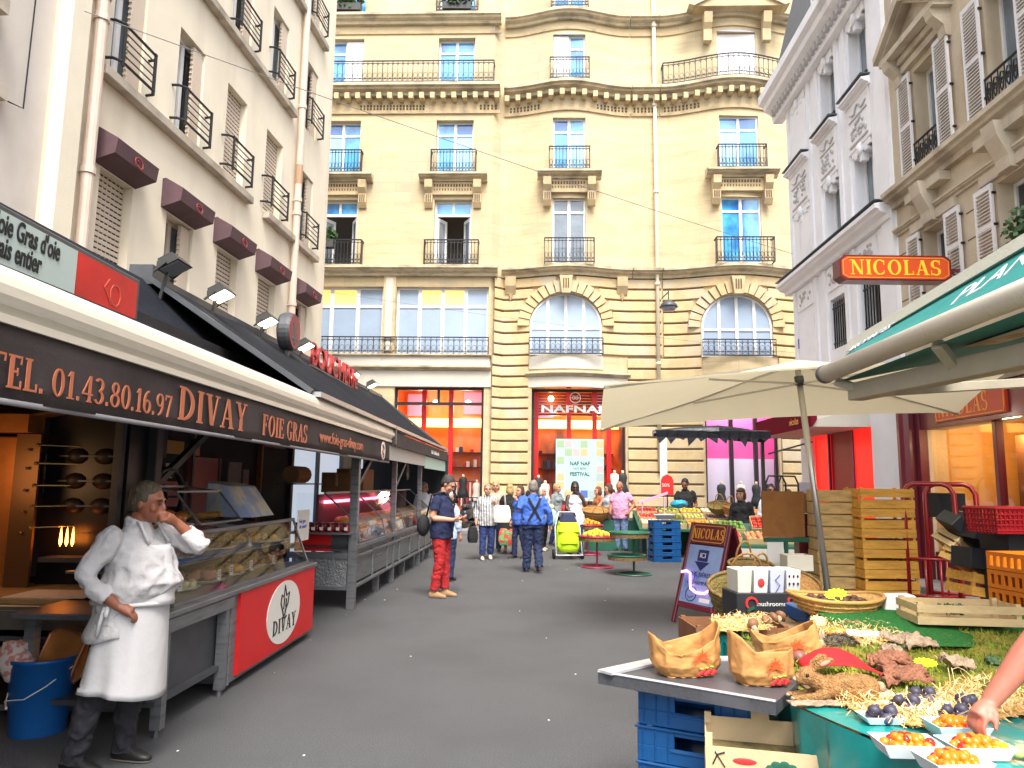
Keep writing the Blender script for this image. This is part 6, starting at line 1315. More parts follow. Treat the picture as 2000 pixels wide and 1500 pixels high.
# dark folded parasol fabric bundle and sale sign over the far stall
t = thing('folded_canopy', 'dark tattered folded stall canopy hanging under the cream umbrella', 'canopy', at_y(1400, 850, 14.5))
b = MB(mat('black_plastic_sheet', (.010, .012, .018), .35, bump=(12, .6))); 
rd = random.Random(3)
b.tube([(-1.25, 0, .02), (-.7, 0, .05), (.0, 0, .07), (.5, .1, .02), (1.0, .2, -.02)], [.06, .10, .13, .14, .10], 10)
for k in range(11): x = -1.2 + k * .2; b.hexa([(x, -.1, -.06), (x + .22, -.1, -.06), (x + .18, .05, -.06), (x + .02, .05, -.06)], [(x, -.12, .08), (x + .22, -.12, .08), (x + .2, .05, .1), (x, .05, .1)]); b.prism([(x, -.05), (x + .2, -.05), (x + .1 + rd.uniform(-.08, .08), -.05 - rd.uniform(.05, .2))], -.1, -.085, 'y')
b.out('sheet', t); b = MB(IRON); b.bar((.95, .2, 0), (.95, .2, -2.7), .06); b.bar((-1.2, 0, .05), (1.1, .2, .02), .04); b.bar((1.0, 0, -.35), (1.9, .1, -.1), .03); b.out('frame', t)
p = at_y(1303, 945, 20.5); t = thing('sale_sign', 'red round-topped sale placard hanging by the drain pipe', 'sign', p); b = MB(mat('red_placard', (.6, .02, .02), .5)); b.prism([(-.17, -.3), (.17, -.3), (.17, .1), (.12, .2), (0, .26), (-.12, .2), (-.17, .1)], -.02, .02, 'y'); b.out('panel', t); text('50%', .13, PAPER, t, (-.15, -.025, -.08)); b = MB(IRON); b.bar((0, 0, -.25), (0, 0, -1.6), .03); b.lathe([(.2, -1.63), (.2, -1.6)], 12); b.out('stand', t)
b = MB(PAPER); b.box(-.1, .1, -.01, .01, -.8, .8); b.use(IRON); b.bar((0, .02, -2.28), (0, .02, .82), .025); tag(b.out('banner', loc=at_y(1296, 905, 20.9)), 'narrow white vertical banner above the red placard', 'banner')
# hand trucks, posters near the red shop
p = at_y(1515, 948, 15.0); t = thing('hand_truck', 'dark tubular hand truck loops standing behind the fruit stall', 'hand truck', (p.x, p.y, 0), .2)
b = MB(IRON)
for x in (0, .28): b.tube([(x - .22, 0, .05), (x - .22, 0, 1.75), (x - .15, 0, 1.9), (x + .15, 0, 1.9), (x + .22, 0, 1.75), (x + .22, 0, .05)], .02, 8)
b.out('frame', t, smooth=True)
p = at_y(1573, 960, 9.9); t = thing('poster', 'small lilac mountain poster beside the umbrella pole', 'poster', p, .1); b = MB(mat('lilac_sky_print', (.5, .52, .72), .5)); b.box(-.08, .09, -.006, .0, -.12, .12); b.out('sheet', t); b = MB(mat('brown_print', (.4, .16, .08), .6)); b.prism([(-.08, -.12), (.09, -.12), (.09, .0), (.05, .03), (.0, -.03), (-.04, -.01), (-.08, -.06)], -.009, -.0065, 'y'); b.out('picture', t)
b = MB(CARD); b.box(-.12, .12, -.08, .08, -.28, -.12); tag(b.out('cardboard_box', loc=(p.x, p.y + .05, p.z)), 'tan carton carrying the lilac mountain poster', 'box'); b = MB(MAROON); b.box(-.12, .1, -.08, .1, 0, p.z - .29); tag(b.out('pedestal', loc=(p.x, p.y + .05, 0)), 'maroon pedestal under the tan carton beside the pole', 'pedestal')
# wall lamp and wires over the street
p = at_y(1306, 600, 25.6); t = thing('street_lamp', 'dark dome street lamp hung on a wire before the stone building', 'street lamp', p)
b = MB(STEELD); b.lathe([(.04, .28), (.1, .25), (.26, .12), (.33, .0), (.3, -.02)], 18); b.out('shade', t, smooth=True); b = MB(mat('grey_lamp_glass', (.3, .3, .42), .2)); b.sph((0, 0, -.02), (.27, .27, .14), 14, 8); b.out('globe', t, smooth=True); b = MB(IRON); b.bar((0, 0, .28), (0, 0, .6), .03); b.bar((0, 0, .55), (0, 1.2, .62), .03); b.out('bracket', t)
def wire(label, a, b_, sag): m = MB(mat('cable_grey', (.16, .15, .14), .7)); a = Vector(a); b_ = Vector(b_); m.tube([a.lerp(b_, i / 24) - Vector((0, 0, sag * 4 * (i / 24) * (1 - i / 24))) for i in range(25)], .007, 4); tag(m.out('cable'), label, 'cable', 'cables across the street')
wire('thin cable sagging from the plaster house to the white house', at_x(165, 22, -6.6, .076), at_x(1552, 497, 7.3, .02), .1)
wire('thin cable near the mezzanine windows', at_y(640, 570, 26), at_y(1560, 690, 26), .1)
# shop window dressing
def mannequin(label, px, py, Y, dress, h=1.5, top=None, z0=.35, long=False):
    p = at_y(px, py, Y); t = thing('mannequin', label, 'mannequin', (p.x, p.y, z0), 0, 'dressed mannequins in the shop windows')
    b = MB(mat('mannequin_skin', (.62, .5, .36), .5)); b.ell([(0, 0, .98 + .42, .05, .05), (0, 0, 1.46, .055, .05), (0, 0, 1.52, .04, .04)], 12); b.out('neck', t, smooth=True)
    b = MB(IRON); b.bar((0, 0, .1), (0, 0, .9), .03)
    for k in range(3): a = k * 2.1; b.bar((0, 0, .25), (.22 * math.cos(a), .22 * math.sin(a), .0), .025)
    b.out('stand', t)
    lo = .08 if long else .62
    b = MB(dress); b.ell([(0, 0, lo, .26 if not long else .3, .2), (0, 0, .85, .19, .14), (0, 0, 1.05, .13, .1), (0, 0, 1.25, .17, .11), (0, 0, 1.38, .14, .08), (0, 0, 1.41, .05, .05)], 16); b.out('dress', t, smooth=True)
    return t
BD = mat('black_dress', (.016, .02, .022), .7); WD = mat('cream_dress', (.68, .62, .52), .7)
yw = lambda u: 28.1 - u * .035
mannequin('mannequin in short black dress at the left of the pink shop window', 1408, 920, 27.6, BD); mannequin('mannequin in long cream dress in the pink shop window', 1446, 920, 27.5, WD, long=True); mannequin('mannequin in black dress behind the frame of the pink shop window', 1476, 920, 27.5, BD)
mannequin('mannequin in black dress in the left orange shop window', 905, 915, 28.6, BD, z0=.5); mannequin('mannequin in white blouse in the left orange shop window', 932, 925, 28.5, WD, z0=.3); mannequin('mannequin in black jacket at the edge of the left shop window', 884, 925, 28.6, BD, z0=.3); mannequin('mannequin in white jacket at the left of the middle shop window', 1065, 925, 27.6, WD, z0=.3); mannequin('mannequin in black top behind the white jacket in the middle window', 1052, 915, 28.0, BD, z0=.5); mannequin('mannequin in cream coat at the right of the middle shop window', 1200, 905, 27.6, WD, z0=.7); mannequin('mannequin in black coat at the right edge of the middle window', 1216, 910, 27.7, BD, z0=.7)
p = at_y(1133, 962, 27.1); t = thing('poster', 'pale mint festival poster with photo squares standing in the middle shop window', 'poster', p)
b = MB(mat('mint_poster', (.40, .64, .63), .5)); b.box(-.88, .86, 0, .04, -.3, 1.93); b.out('sheet', t)
rd = random.Random(5)
b = MB(PAPER); pm = [mat('photo_square_%s' % n, c, .5) for n, c in (('blue', (.08, .14, .45)), ('sand', (.6, .42, .22)), ('grey', (.35, .42, .42)), ('rose', (.6, .4, .4)), ('leaf', (.3, .42, .25)))]
for i in range(6):
    for j in range(7):
        if j < 2 or i in (0, 5) or j > 5: b.use(rd.choice(pm)); x = -.84 + i * .285; z = 1.62 - j * .3; b.box(x, x + .26, -.006, 0, z, z + .26) if rd.random() < .7 else None
b.out('picture', t)
TI = mat('slate_ink', (.06, .10, .13), .6); text('NAF NAF', .2, TI, t, (-.01, -.012, .98), align='CENTER', sx=.9, offset=.004); text('FAIT SON', .11, TI, t, (-.01, -.012, .83), align='CENTER'); text('FESTIVAL', .2, TI, t, (-.01, -.012, .6), align='CENTER', sx=.9, offset=.004)
# dark scooter parked beyond the striped shirt woman
t = thing('scooter', 'dark parked scooter beyond the woman in the striped shirt', 'scooter', at_z(915, 1036), R(80)); b = MB(mat('scooter_black', (.02, .022, .03), .35)); b.sph((-.25, 0, .62), (.5, .2, .24), 14, 8); b.sph((-.35, 0, .86), (.42, .17, .1), 12, 8); b.hexa([(.35, -.18, .3), (.5, -.18, .3), (.5, .18, .3), (.35, .18, .3)], [(.5, -.2, 1.0), (.62, -.15, 1.05), (.62, .15, 1.05), (.5, .2, 1.0)]); b.box(-.2, .45, -.16, .16, .26, .33); b.tube([(.55, 0, 1.0), (.5, 0, 1.15)], .03, 8); b.tube([(.5, -.33, 1.16), (.5, .33, 1.16)], .02, 8); b.tube([(.52, .0, 1.0), (.75, 0, .3)], .035, 8); b.out('body', t, smooth=True)
for x in (-.6, .75):
    b = MB(mat('black_rubber', 0)); b.T = Matrix.Translation((x, 0, .25)) @ Matrix.Rotation(R(90), 4, 'X'); b.lathe([(.15, -.05), (.23, -.055), (.25, 0), (.23, .055), (.15, .05)], 18); b.out('wheel', t)
b = MB(FLOFF); b.sph((.62, 0, .95), (.06, .1, .08), 10, 6); b.out('headlight', t)
# lime shopping trolley
tp = at_z(1110, 1092); t = thing('shopping_trolley', 'lime green two wheeled shopping trolley pulled by the woman in white', 'trolley', tp, R(8))
LIME = mat('lime_cloth', (.52, .80, .008), .6, noise=(4, .08), bump=(30, .3))
b = MB(LIME); b.ell([(0, 0, .16, .24, .15), (0, .03, .3, .265, .165), (0, .05, .6, .27, .17), (0, .06, .74, .25, .16)], 4 * 5); b.out('bag', t, smooth=True); b = MB(LIME); b.hexa([(-.25, -.12, .6), (.25, -.12, .6), (.25, .2, .6), (-.25, .2, .6)], [(-.2, -.08, .82), (.2, -.08, .82), (.2, .18, .86), (-.2, .18, .86)]); b.box(-.2, .2, -.165, -.13, .34, .5); b.out('flap', t, bevel=.02)
b = MB(mat('navy_cloth', (.012, .02, .07), .7)); b.hexa([(-.2, -.06, .82), (.2, -.06, .82), (.2, .18, .84), (-.2, .18, .84)], [(-.12, -.02, 1.02), (.12, -.02, 1.02), (.12, .12, 1.04), (-.12, .12, 1.04)]); b.out('lid', t, bevel=.02)
b = MB(mat('white_tube', (.65, .65, .65), .35)); 
for s in (-1, 1): b.tube([(s * .3, -.1, .1), (s * .29, .1, .7), (s * .2, .16, 1.05)], .014, 8)
b.tube([(-.2, .16, 1.05), (.2, .16, 1.05)], .014, 8); b.tube([(-.3, -.16, .1), (.3, -.16, .1)], .014, 8); b.tube([(-.3, -.16, .1), (-.3, .15, .12)], .014, 8); b.tube([(.3, -.16, .1), (.3, .15, .12)], .014, 8); b.out('frame', t, smooth=True)
for s in (-1, 1):
    b = MB(mat('black_rubber', 0)); b.T = Matrix.Translation((s * .33, .02, .11)) @ Matrix.Rotation(R(90), 4, 'Y'); b.lathe([(.07, -.02), (.11, -.022), (.11, .022), (.07, .02)], 18); b.out('wheel', t)
# ================================================================ PEOPLE
SKL = mat('skin_light', (.50, .25, .16), .5, noise=(14, .1), sub=.08); SKT = mat('skin_tanned', (.34, .135, .07), .48, noise=(14, .12), sub=.06); SKB = mat('skin_brown', (.20, .085, .045), .45, noise=(14, .12)); SKD = mat('skin_dark', (.07, .032, .02), .42, noise=(14, .12))
EYE = mat('eye_dark', (.01, .008, .008), .2); LIP = mat('lip', (.36, .10, .08), .5)
HAIRS = {k: mat('hair_' + k, v, .6, noise=(60, .5, (1, 1, .3)), bump=(90, .6)) for k, v in dict(black=(.012, .010, .010), brown=(.06, .03, .015), grey=(.20, .18, .16), white=(.48, .45, .40), blonde=(.42, .28, .11), auburn=(.14, .04, .015), greybrown=(.075, .056, .034), darkgrey=(.035, .032, .03), light=(.30, .20, .10)).items()}
def cloth(n, c, a=.12): return mat('cloth_' + n, c, .85, noise=(5, a), bump=(120, .25))
def V3(*a): return Vector(a)
def person(label, loc, face, H=1.75, pose=None, skin=None, hair=('brown', 'short'), top=None, sleeve='short', hem=-.06, bottom=None, leg=1.0, shoe=None, g=1.0, belly=0., woman=False, head=(0, 0), vox=.011, group=None, hands=(35, 35), pn=(None, None), hd=(None, None), feet=(0, 0), skirt=None, wr=.008, neck_open=True, hs=1.0):
    skin = skin or SKL; s = H / 1.75
    if vox > .01: g *= 1.12; hs = 1.1
    J = dict(pel=V3(0, 0, .95), wst=V3(0, 0, 1.1), chs=V3(0, .005, 1.29), nck=V3(0, .015, 1.465), hd=V3(0, -.015, 1.625), shR=V3(-.175, .01, 1.41), shL=V3(.175, .01, 1.41), elR=V3(-.235, .03, 1.13), elL=V3(.235, .03, 1.13), wrR=V3(-.245, -.06, .89), wrL=V3(.245, -.06, .89),
             hpR=V3(-.09, 0, .9), hpL=V3(.09, 0, .9), knR=V3(-.1, -.02, .5), knL=V3(.1, -.02, .5), anR=V3(-.105, .02, .085), anL=V3(.105, .02, .085))
    if woman:
        for k in ('shR', 'shL'): J[k].x *= .9
    for k, v in (pose or {}).items(): J[k] = V3(*v)
    if 'anR' not in (pose or {}):                          # nobody stands quite square: a small step and a turn of the head
        rp_ = random.Random(label); a_ = rp_.uniform(-.13, .13)
        for sd, q in (('R', a_), ('L', -a_)): J['an' + sd].y += q; J['kn' + sd].y += q * .45 - abs(q) * .15; J['an' + sd].z += max(0, q) * .35
        head = (head[0] + rp_.uniform(-14, 14), head[1] + rp_.uniform(-4, 8)); J['elR'].y += rp_.uniform(-.05, .06); J['elL'].y += rp_.uniform(-.05, .06)
    t = thing('person', label, 'person', loc, R(face), group)
    def torso(mb, o, lo=-.1, hi=None):
        w = 1.0 if not woman else .94
        secs = [(J['pel'] + V3(0, 0, lo), .150 * g * (1 if lo > -.15 else 1.08), .108 * g), (J['pel'], (.160 if not woman else .172) * g, .115 * g), (J['wst'] + V3(0, -belly * .6, 0), (.145 if not woman else .132) * g + belly * .5, .103 * g + belly), (J['chs'] + V3(0, -belly * .25, 0), .162 * g * w, .115 * g + belly * .35), (J['nck'] - V3(0, 0, .07), .158 * w * (1 + (g - 1) * .5), .088), (J['nck'] - V3(0, 0, .015), .095, .07), (J['nck'] + V3(0, 0, .03), .058, .056)]
        if hi: secs = secs[:hi]
        fl = .024 if o > .01 else 0
        mb.ell([(c.x, c.y, c.z, rx + o + (fl if i < 2 else fl * .5 if i == 2 else 0), ry + o + (fl if i < 2 else fl * .5 if i == 2 else 0)) for i, (c, rx, ry) in enumerate(secs)], 18)
        if woman:
            for sx in (-1, 1): mb.sph(J['chs'] + V3(sx * .075, -.085, .0), (.07 + o, .06 + o, .065 + o), 10, 8)
    def arm(mb, sd, o, frac, cuff=0):
        a, b, c = J['sh' + sd], J['el' + sd], J['wr' + sd]; ag = 1 + (g - 1) * .6
        nn_ = (a - b).normalized(); ins = V3((.03 if sd == 'R' else -.03), 0, 0)
        P = [a + nn_ * .032 + ins, a + nn_ * .022 + ins * .7, a + ins * .2, a + (b - a) * .18, a.lerp(b, .55), b + (a - b) * .06]; r = [.012 * ag, .038 * ag, .054 * ag, .057 * ag, .05 * ag, .042 * ag]
        if frac > 1: P += [b + (c - b) * .08, b.lerp(c, .35), b.lerp(c, .7), b.lerp(c, min(1, frac - 1))]; r += [.042 * ag, .041 * ag, .034 * (.3 + .7 * ag), .028 * (.4 + .6 * ag)]
        if frac <= 1: P = P[:4] + [a.lerp(b, frac * .6), a.lerp(b, frac)]; r = r[:4] + [.056 * ag, .054 * ag + cuff]
        mb.tube(P, [x + o for x in r], 12)
    def hand(mb, sd, curl, pnorm, hdir):
        b, c = J['el' + sd], J['wr' + sd]; d = (Vector(hdir) if hdir else (c - b)).normalized(); n = Vector(pnorm) if pnorm else V3(1 if sd == 'R' else -1, 0, 0)
        n = (n - d * n.dot(d)); n = n.normalized() if n.length > .05 else d.orthogonal().normalized(); sdv = d.cross(n) * (1 if sd == 'R' else -1)     # sdv points to the thumb side
        mb.tube([c - d * .02, c + d * .02, c + d * .05, c + d * .088], [.026, .03, .036, .033], 10)
        for q in (-.016, .016): mb.tube([c + d * .01 + sdv * q, c + d * .085 + sdv * q * 1.5], [.018, .017], 8)
        for i, (off, ln) in enumerate(((.031, .068), (.011, .078), (-.010, .072), (-.030, .056))):
            p = c + d * .085 + sdv * off; cu = R(curl) * (1 + .08 * i); e = d * math.cos(cu * .5) + n * math.sin(cu * .5); f = d * math.cos(cu * 1.3) + n * math.sin(cu * 1.3); h_ = d * math.cos(cu * 1.9) + n * math.sin(cu * 1.9)
            mb.tube([p - d * .02, p, p + e * ln * .45, p + e * ln * .45 + f * ln * .32, p + e * ln * .45 + f * ln * .32 + h_ * ln * .28], [.0095, .0098, .009, .0083, .007], 8)
        p = c + d * .03 + sdv * .03; e = (d * .75 + sdv * .75 + n * .35).normalized(); f = (d * .95 + sdv * .25 + n * .45).normalized(); mb.tube([p - e * .02, p + e * .022, p + e * .022 + f * .03, p + e * .022 + f * .055], [.014, .013, .011, .008], 8)
    HM = Matrix.Translation(J['hd']) @ Matrix.Rotation(R(head[0]), 4, 'Z') @ Matrix.Rotation(R(head[1]), 4, 'X') @ Matrix.Diagonal((hs, hs, hs, 1))
    bd = MB(skin); torso(bd, -.012 if top else 0, -.08)
    hp = HM @ V3(0, .02, -.07); bd.tube([J['nck'] - V3(0, 0, .03), J['nck'].lerp(hp, .5), hp], [.064, .056, .055], 12)
    bd.T = HM
    bd.sph((0, .012, .025), (.077, .098, .098), 16, 12); bd.sph((0, -.022, -.045), (.061, .072, .075), 14, 10); bd.sph((0, -.06, -.095), (.032, .028, .022), 10, 6)
    bd.tube([(0, -.088, .015), (0, -.106, -.022), (0, -.1, -.036)], [.010, .015, .012], 8); bd.sph((0, -.078, .03), (.055, .02, .014), 10, 6)
    for q in (-1, 1): bd.sph((q * .078, .012, -.012), (.012, .021, .032), 8, 6); bd.sph((q * .045, -.06, -.03), (.024, .022, .024), 8, 6)
    bd.T = Matrix()
    for k, sd in enumerate('RL'):
        arm(bd, sd, 0, 2); hand(bd, sd, hands[k], pn[k], hd[k])
        h, kn, an = J['hp' + sd], J['kn' + sd], J['an' + sd]; bd.tube([h, h.lerp(kn, .5), kn, kn.lerp(an, .35), an], [.082 * g, .068 * g, .05, .052, .035], 12)
    sc_ = lambda o: setattr(o, 'scale', (s, s, s))
    o = bd.out('body', t); remesh(o, vox, 2); sc_(o)
    e = MB(EYE); e.T = HM
    for q in (-1, 1): e.sph((q * .031, -.087, .004), (.011, .007, .006), 8, 6); e.tube([(q * .05, -.086, .026), (q * .03, -.095, .031), (q * .016, -.094, .027)], .0045, 5)
    o = e.out('eye', t); sc_(o); e = MB(LIP); e.T = HM; e.sph((0, -.089, -.066), (.024, .009, .007), 10, 6); o = e.out('mouth', t); sc_(o)
    # hair
    hk, hs_ = hair
    if hk:
        hm = MB(HAIRS[hk]); hm.T = HM
        if hs_ == 'bald':
            hm.tube([(.08 * math.cos(a), .02 + .09 * math.sin(a), -.02) for a in [R(x) for x in range(-5, 186, 19)]], .018, 8)
        else:
            hm.sph((0, .026, .054), (.0815, .099, .082), 16, 12); hm.sph((0, .055, .01), (.081, .066, .09), 14, 10); [hm.sph((q * .07, .012, .03), (.018, .04, .045), 8, 6) for q in (-1, 1)]
            if hs_ in ('bob', 'long', 'curly'):
                for q in (-1, 1): hm.sph((q * .068, .025, -.02), (.028, .065, .085), 10, 8)
                hm.sph((0, .07, -.03), (.085, .055, .1), 12, 8)
            if hs_ == 'long': hm.tube([(0, .085, -.03), (0, .1, -.13), (0, .1, -.26)], [.08, .075, .05], 10, flat=1); 
            if hs_ == 'curly':
                for k in range(26): a, b_ = random.uniform(-.6, 3.74), random.uniform(-.5, 1.3); hm.sph((.095 * math.cos(a) * math.cos(b_), .03 + .11 * math.sin(a) * math.cos(b_), .03 + .1 * math.sin(b_)), .03, 8, 6)
            if hs_ == 'bun': hm.sph((0, .13, .05), .04, 10, 8)
            if hs_ == 'fringe': hm.sph((0, -.045, .075), (.075, .055, .035), 12, 8); [hm.sph((q * .07, .02, -.03), (.03, .06, .09), 10, 8) for q in (-1, 1)]
        o = hm.out('hair', t); remesh(o, .009 if vox < .01 else .011, 1, (.02, .006)); sc_(o)
    if top:
        sh = MB(top); torso(sh, .014, hem - .04, None if not woman or sleeve != 'none' else 6)
        for k, sd in enumerate('RL'):
            if sleeve == 'short': arm(sh, sd, .013, .62, .012)
            elif sleeve == 'half': arm(sh, sd, .016, 1.25)
            elif sleeve == 'rolled': arm(sh, sd, .013, 1.42, )
            elif sleeve == 'long': arm(sh, sd, .014, 1.96)
        if sleeve != 'none' and neck_open: sh.tube([J['nck'] + V3(.07 * math.cos(a), .066 * math.sin(a) - .005, .02 - .012 * math.sin(-a)) for a in [k * math.pi / 8 for k in range(16)]], .014, 6, closed=True)
        o = sh.out('shirt', t); remesh(o, vox, 3, (.13, wr * 1.9)); sc_(o)
    if bottom:
        tr = MB(bottom); tr.ell([(J['pel'].x, J['pel'].y - belly * .35, J['pel'].z + .07, .140 * g + belly * .1, .100 * g + belly * .15), (J['pel'].x, J['pel'].y, J['pel'].z - .01, .166 * g + .01, .122 * g + .01), (J['pel'].x, J['pel'].y, J['pel'].z - .1, .16 * g, .118 * g)], 18)
        for sd in 'RL':
            h, kn, an = J['hp' + sd], J['kn' + sd], J['an' + sd]; f = an.lerp(kn, 1 - leg) if leg < 1 else an - V3(0, 0, .03); lg = 1 + (g - 1) * .8
            tr.tube([h, h.lerp(kn, .45), kn, kn.lerp(f, .5), f], [.098 * lg, .087 * lg, .068 * lg, .066 * lg, .062 * lg], 14)
        o = tr.out('trousers', t); remesh(o, vox, 3, (.08, wr * 1.6)); sc_(o)
    if skirt:
        sk = MB(skirt); sk.grid(lambda a, b: V3((.17 * g + .10 * b + .012 * math.sin(a * 44) * b) * math.sin(2 * math.pi * a), (.13 * g + .08 * b) * math.cos(2 * math.pi * a), J['pel'].z + .1 - .55 * b) + V3(J['pel'].x, J['pel'].y, 0), 44, 8); o = sk.out('skirt', t, smooth=True, solid=.006); sc_(o)
    if shoe:
        for k, sd in enumerate('RL'):
            an = J['an' + sd]; up = J['kn' + sd] - an; fm = Matrix.Translation(an) @ Matrix.Rotation(R(feet[k]), 4, 'Z') @ Matrix.Rotation(math.atan2(an.z - .085, .25) * 1.0 if an.z > .1 else 0, 4, 'X')
            sh = MB(shoe); sh.T = fm
            sh.loft([[(w * math.cos(a), y, zc + h_ * math.sin(a) if math.sin(a) > 0 else zc + .035 * math.sin(a)) for a in [k2 * math.pi / 6 for k2 in range(12)]] for y, w, zc, h_ in ((.075, .02, -.045, .03), (.06, .034, -.05, .06), (.0, .038, -.05, .085), (-.06, .042, -.05, .055), (-.12, .048, -.052, .035), (-.17, .04, -.055, .022), (-.195, .015, -.058, .01))])
            sh.use(mat('shoe_sole', (.10, .09, .08), .8)); sh.loft([[(w * math.cos(a), y, -.083 + .012 * (1 if math.sin(a) > 0 else -0.2)) for a in [k2 * math.pi / 6 for k2 in range(12)]] for y, w in ((.078, .02), (.06, .037), (-.06, .044), (-.12, .05), (-.17, .043), (-.198, .017))])
            o = sh.out('shoe', t, smooth=True, subd=1); sc_(o)
    t['_s'] = s
    return t, J, s
def wear(t, s, mb, name, **k): o = mb.out(name, t, **k); o.scale = (s, s, s); return o

WHC = mat('white_coat', (.50, .485, .49), .9, noise=(7, .09), bump=(26, .5)); APR = mat('apron_white', (.55, .54, .55), .9, noise=(4, .05), bump=(14, .25), second=((.40, .34, .30), 7, .70, .80)); DKT = cloth('dark_trousers', (.018, .018, .024)); NAVY = cloth('navy', (.008, .014, .055)); REDT = cloth('red_trousers', (.36, .012, .016)); TAN = mat('tan_suede', (.34, .20, .10), .85, noise=(20, .15)); JEAN = cloth('blue_jeans', (.018, .035, .13), .3); JEAN2 = cloth('dark_jeans', (.012, .022, .07), .25); BLUS = cloth('blue_shirt', (.05, .13, .50)); BLK = cloth('black', (.012, .012, .014)); WHT = cloth('white_top', (.70, .70, .76), .04); PNK = cloth('pink_shirt', (.60, .30, .46), .06); GRYB = cloth('grey_blue_top', (.36, .42, .48)); GRY = cloth('grey_top', (.18, .21, .22)); PEACH = cloth('peach_top', (.60, .36, .26)); PALEB = cloth('pale_blue_top', (.4, .5, .7)); CRMC = cloth('cream_shoe', (.55, .48, .36)); BSH = mat('black_shoe', (.014, .013, .013), .5); FLOR = mat('patterned_blouse', (.5, .5, .46), .85, second=((.14, .16, .2), 22, .48, .54))
STRP = mat('striped_shirt', (.66, .66, .66), .85); n = STRP.node_tree; wv = n.nodes.new('ShaderNodeTexWave'); wv.inputs['Scale'].default_value = 8.5; wv.bands_direction = 'X'; wv.inputs['Distortion'].default_value = .4; tc = n.nodes.new('ShaderNodeTexCoord'); rp = n.nodes.new('ShaderNodeValToRGB'); rp.color_ramp.interpolation = 'CONSTANT'; rp.color_ramp.elements[0].color = (.012, .015, .03, 1); rp.color_ramp.elements[1].position = .48; rp.color_ramp.elements[1].color = (.66, .66, .66, 1)
n.links.new(tc.outputs['Object'], wv.inputs['Vector']); n.links.new(wv.outputs['Fac'], rp.inputs[0]); n.links.new(rp.outputs[0], n.nodes['Principled BSDF'].inputs['Base Color'])

# the cook in white, hand on hip, other hand at his mouth
chef, J, s = person('stout cook in white coat and long apron, hand on hip and fingers at mouth', (-2.30, 4.62, 0), 82, 1.70, dict(pel=(0, .0, .93), wst=(0, -.02, 1.1), chs=(0, -.03, 1.29), nck=(0, -.03, 1.45), hd=(0, -.085, 1.585), shR=(-.2, .0, 1.40), shL=(.2, -.045, 1.40), elR=(-.315, .075, 1.15), wrR=(-.215, -.085, .985), elL=(.2, -.36, 1.30), wrL=(.07, -.24, 1.46), anR=(-.12, .2, .085), knR=(-.11, .09, .5), anL=(.12, .04, .085), knL=(.1, .01, .5)),
    mat('skin_ruddy', (.27, .095, .05), .48, noise=(14, .14), sub=.05), ('greybrown', 'short'), WHC, 'rolled', -.10, DKT, 1, BSH, 1.14, .095, vox=.0075, hands=(40, 75), pn=((0.2, .1, -1), (-.3, .9, -.2)), hd=((.35, -.8, -.45), (-.75, .35, .45)), head=(8, 8), wr=.011)
m = MB(APR)
def apf(a, b):
    an = R(-128 + 256 * a); r = .195 + .05 * b + .018 * math.sin(a * 21 + b * 1.5) * b + .008 * math.sin(a * 47 - b * 3) * b; return V3(r * math.sin(an), -.0 - (.19 + .05 * b) * math.cos(an) - .05 * (1 - b), .985 - .555 * b + .03 * math.sin(a * 9) * b * .5 + (.05 * (1 - math.cos(an)) * .5 if b > .9 else 0))
m.grid(apf, 60, 16); wear(chef, s, m, 'apron', smooth=True, solid=.006)
m = MB(APR); m.grid(lambda a, b: V3((a - .5) * (.36 - .10 * b), -.285 + .045 * b + .55 * (a - .5) ** 2 - .010 * math.sin(b * 3.1), .97 + .36 * b), 14, 10); o = wear(chef, s, m, 'apron_bib', smooth=True, solid=.006)
m = MB(APR); m.tube([(.212 * math.sin(k * math.pi / 12), -.0 -.03 - .235 * math.cos(k * math.pi / 12), .985) for k in range(24)], .014, 6, closed=True); m.tube([(-.245, -.02, .98), (-.262, -.01, .9), (-.268, .0, .82)], .012, 6); m.tube([(-.245, -.04, .98), (-.27, -.05, .93), (-.25, -.03, .95)], .012, 6); m.tube([(.1, -.18, 1.34), (.09, -.1, 1.46), (0, .02, 1.49), (-.09, -.1, 1.46), (-.1, -.18, 1.34)], .010, 6); wear(chef, s, m, 'apron_string', smooth=True)
m = MB(WHC); m.grid(lambda a, b: V3((.198 + .04 * b) * math.sin(R(60 + 240 * a)), .01 - (.15 + .075 * b) * math.cos(R(60 + 240 * a)), .95 - .17 * b + .02 * math.sin(a * 14) * b), 30, 6); wear(chef, s, m, 'coat_tail', smooth=True, solid=.006)
m = MB(PAPER); m.sph((.03, -.26, 1.53), (.012, .012, .03), 8, 6); tag(m.out('cup', smooth=True), None); bpy.data.objects.remove(bpy.data.objects['cup'])
# man in navy polo and red trousers
man, J, s = person('man in navy polo and bright red trousers looking down at his phone', (-1.03, 11.35, 0), 74, 1.80, dict(hd=(0, -.09, 1.615), nck=(0, -.02, 1.47), chs=(0, .0, 1.29), elR=(-.235, .06, 1.13), elL=(.235, .04, 1.13), wrR=(-.13, -.22, 1.11), wrL=(.11, -.23, 1.12), anR=(-.1, .06, .085), anL=(.1, -.03, .085)),
    SKL, ('darkgrey', 'short'), NAVY, 'short', -.07, REDT, .93, TAN, 1.12, .035, head=(0, 32), vox=.009, hands=(45, 45), pn=((.3, 0, 1), (-.3, 0, 1)), hd=((.35, -.95, .05), (-.35, -.95, .05)))
ph_ = MB(mat('phone_red_case', (.45, .04, .03), .3)); ph_.T = Matrix.Translation((0, -.34, 1.165)) @ Matrix.Rotation(R(35), 4, 'X'); ph_.box(-.04, .04, -.075, .075, -.006, .004); ph_.use(mat('phone_glass', (.02, .02, .025), .1)); ph_.box(-.036, .036, -.07, .07, .004, .005)
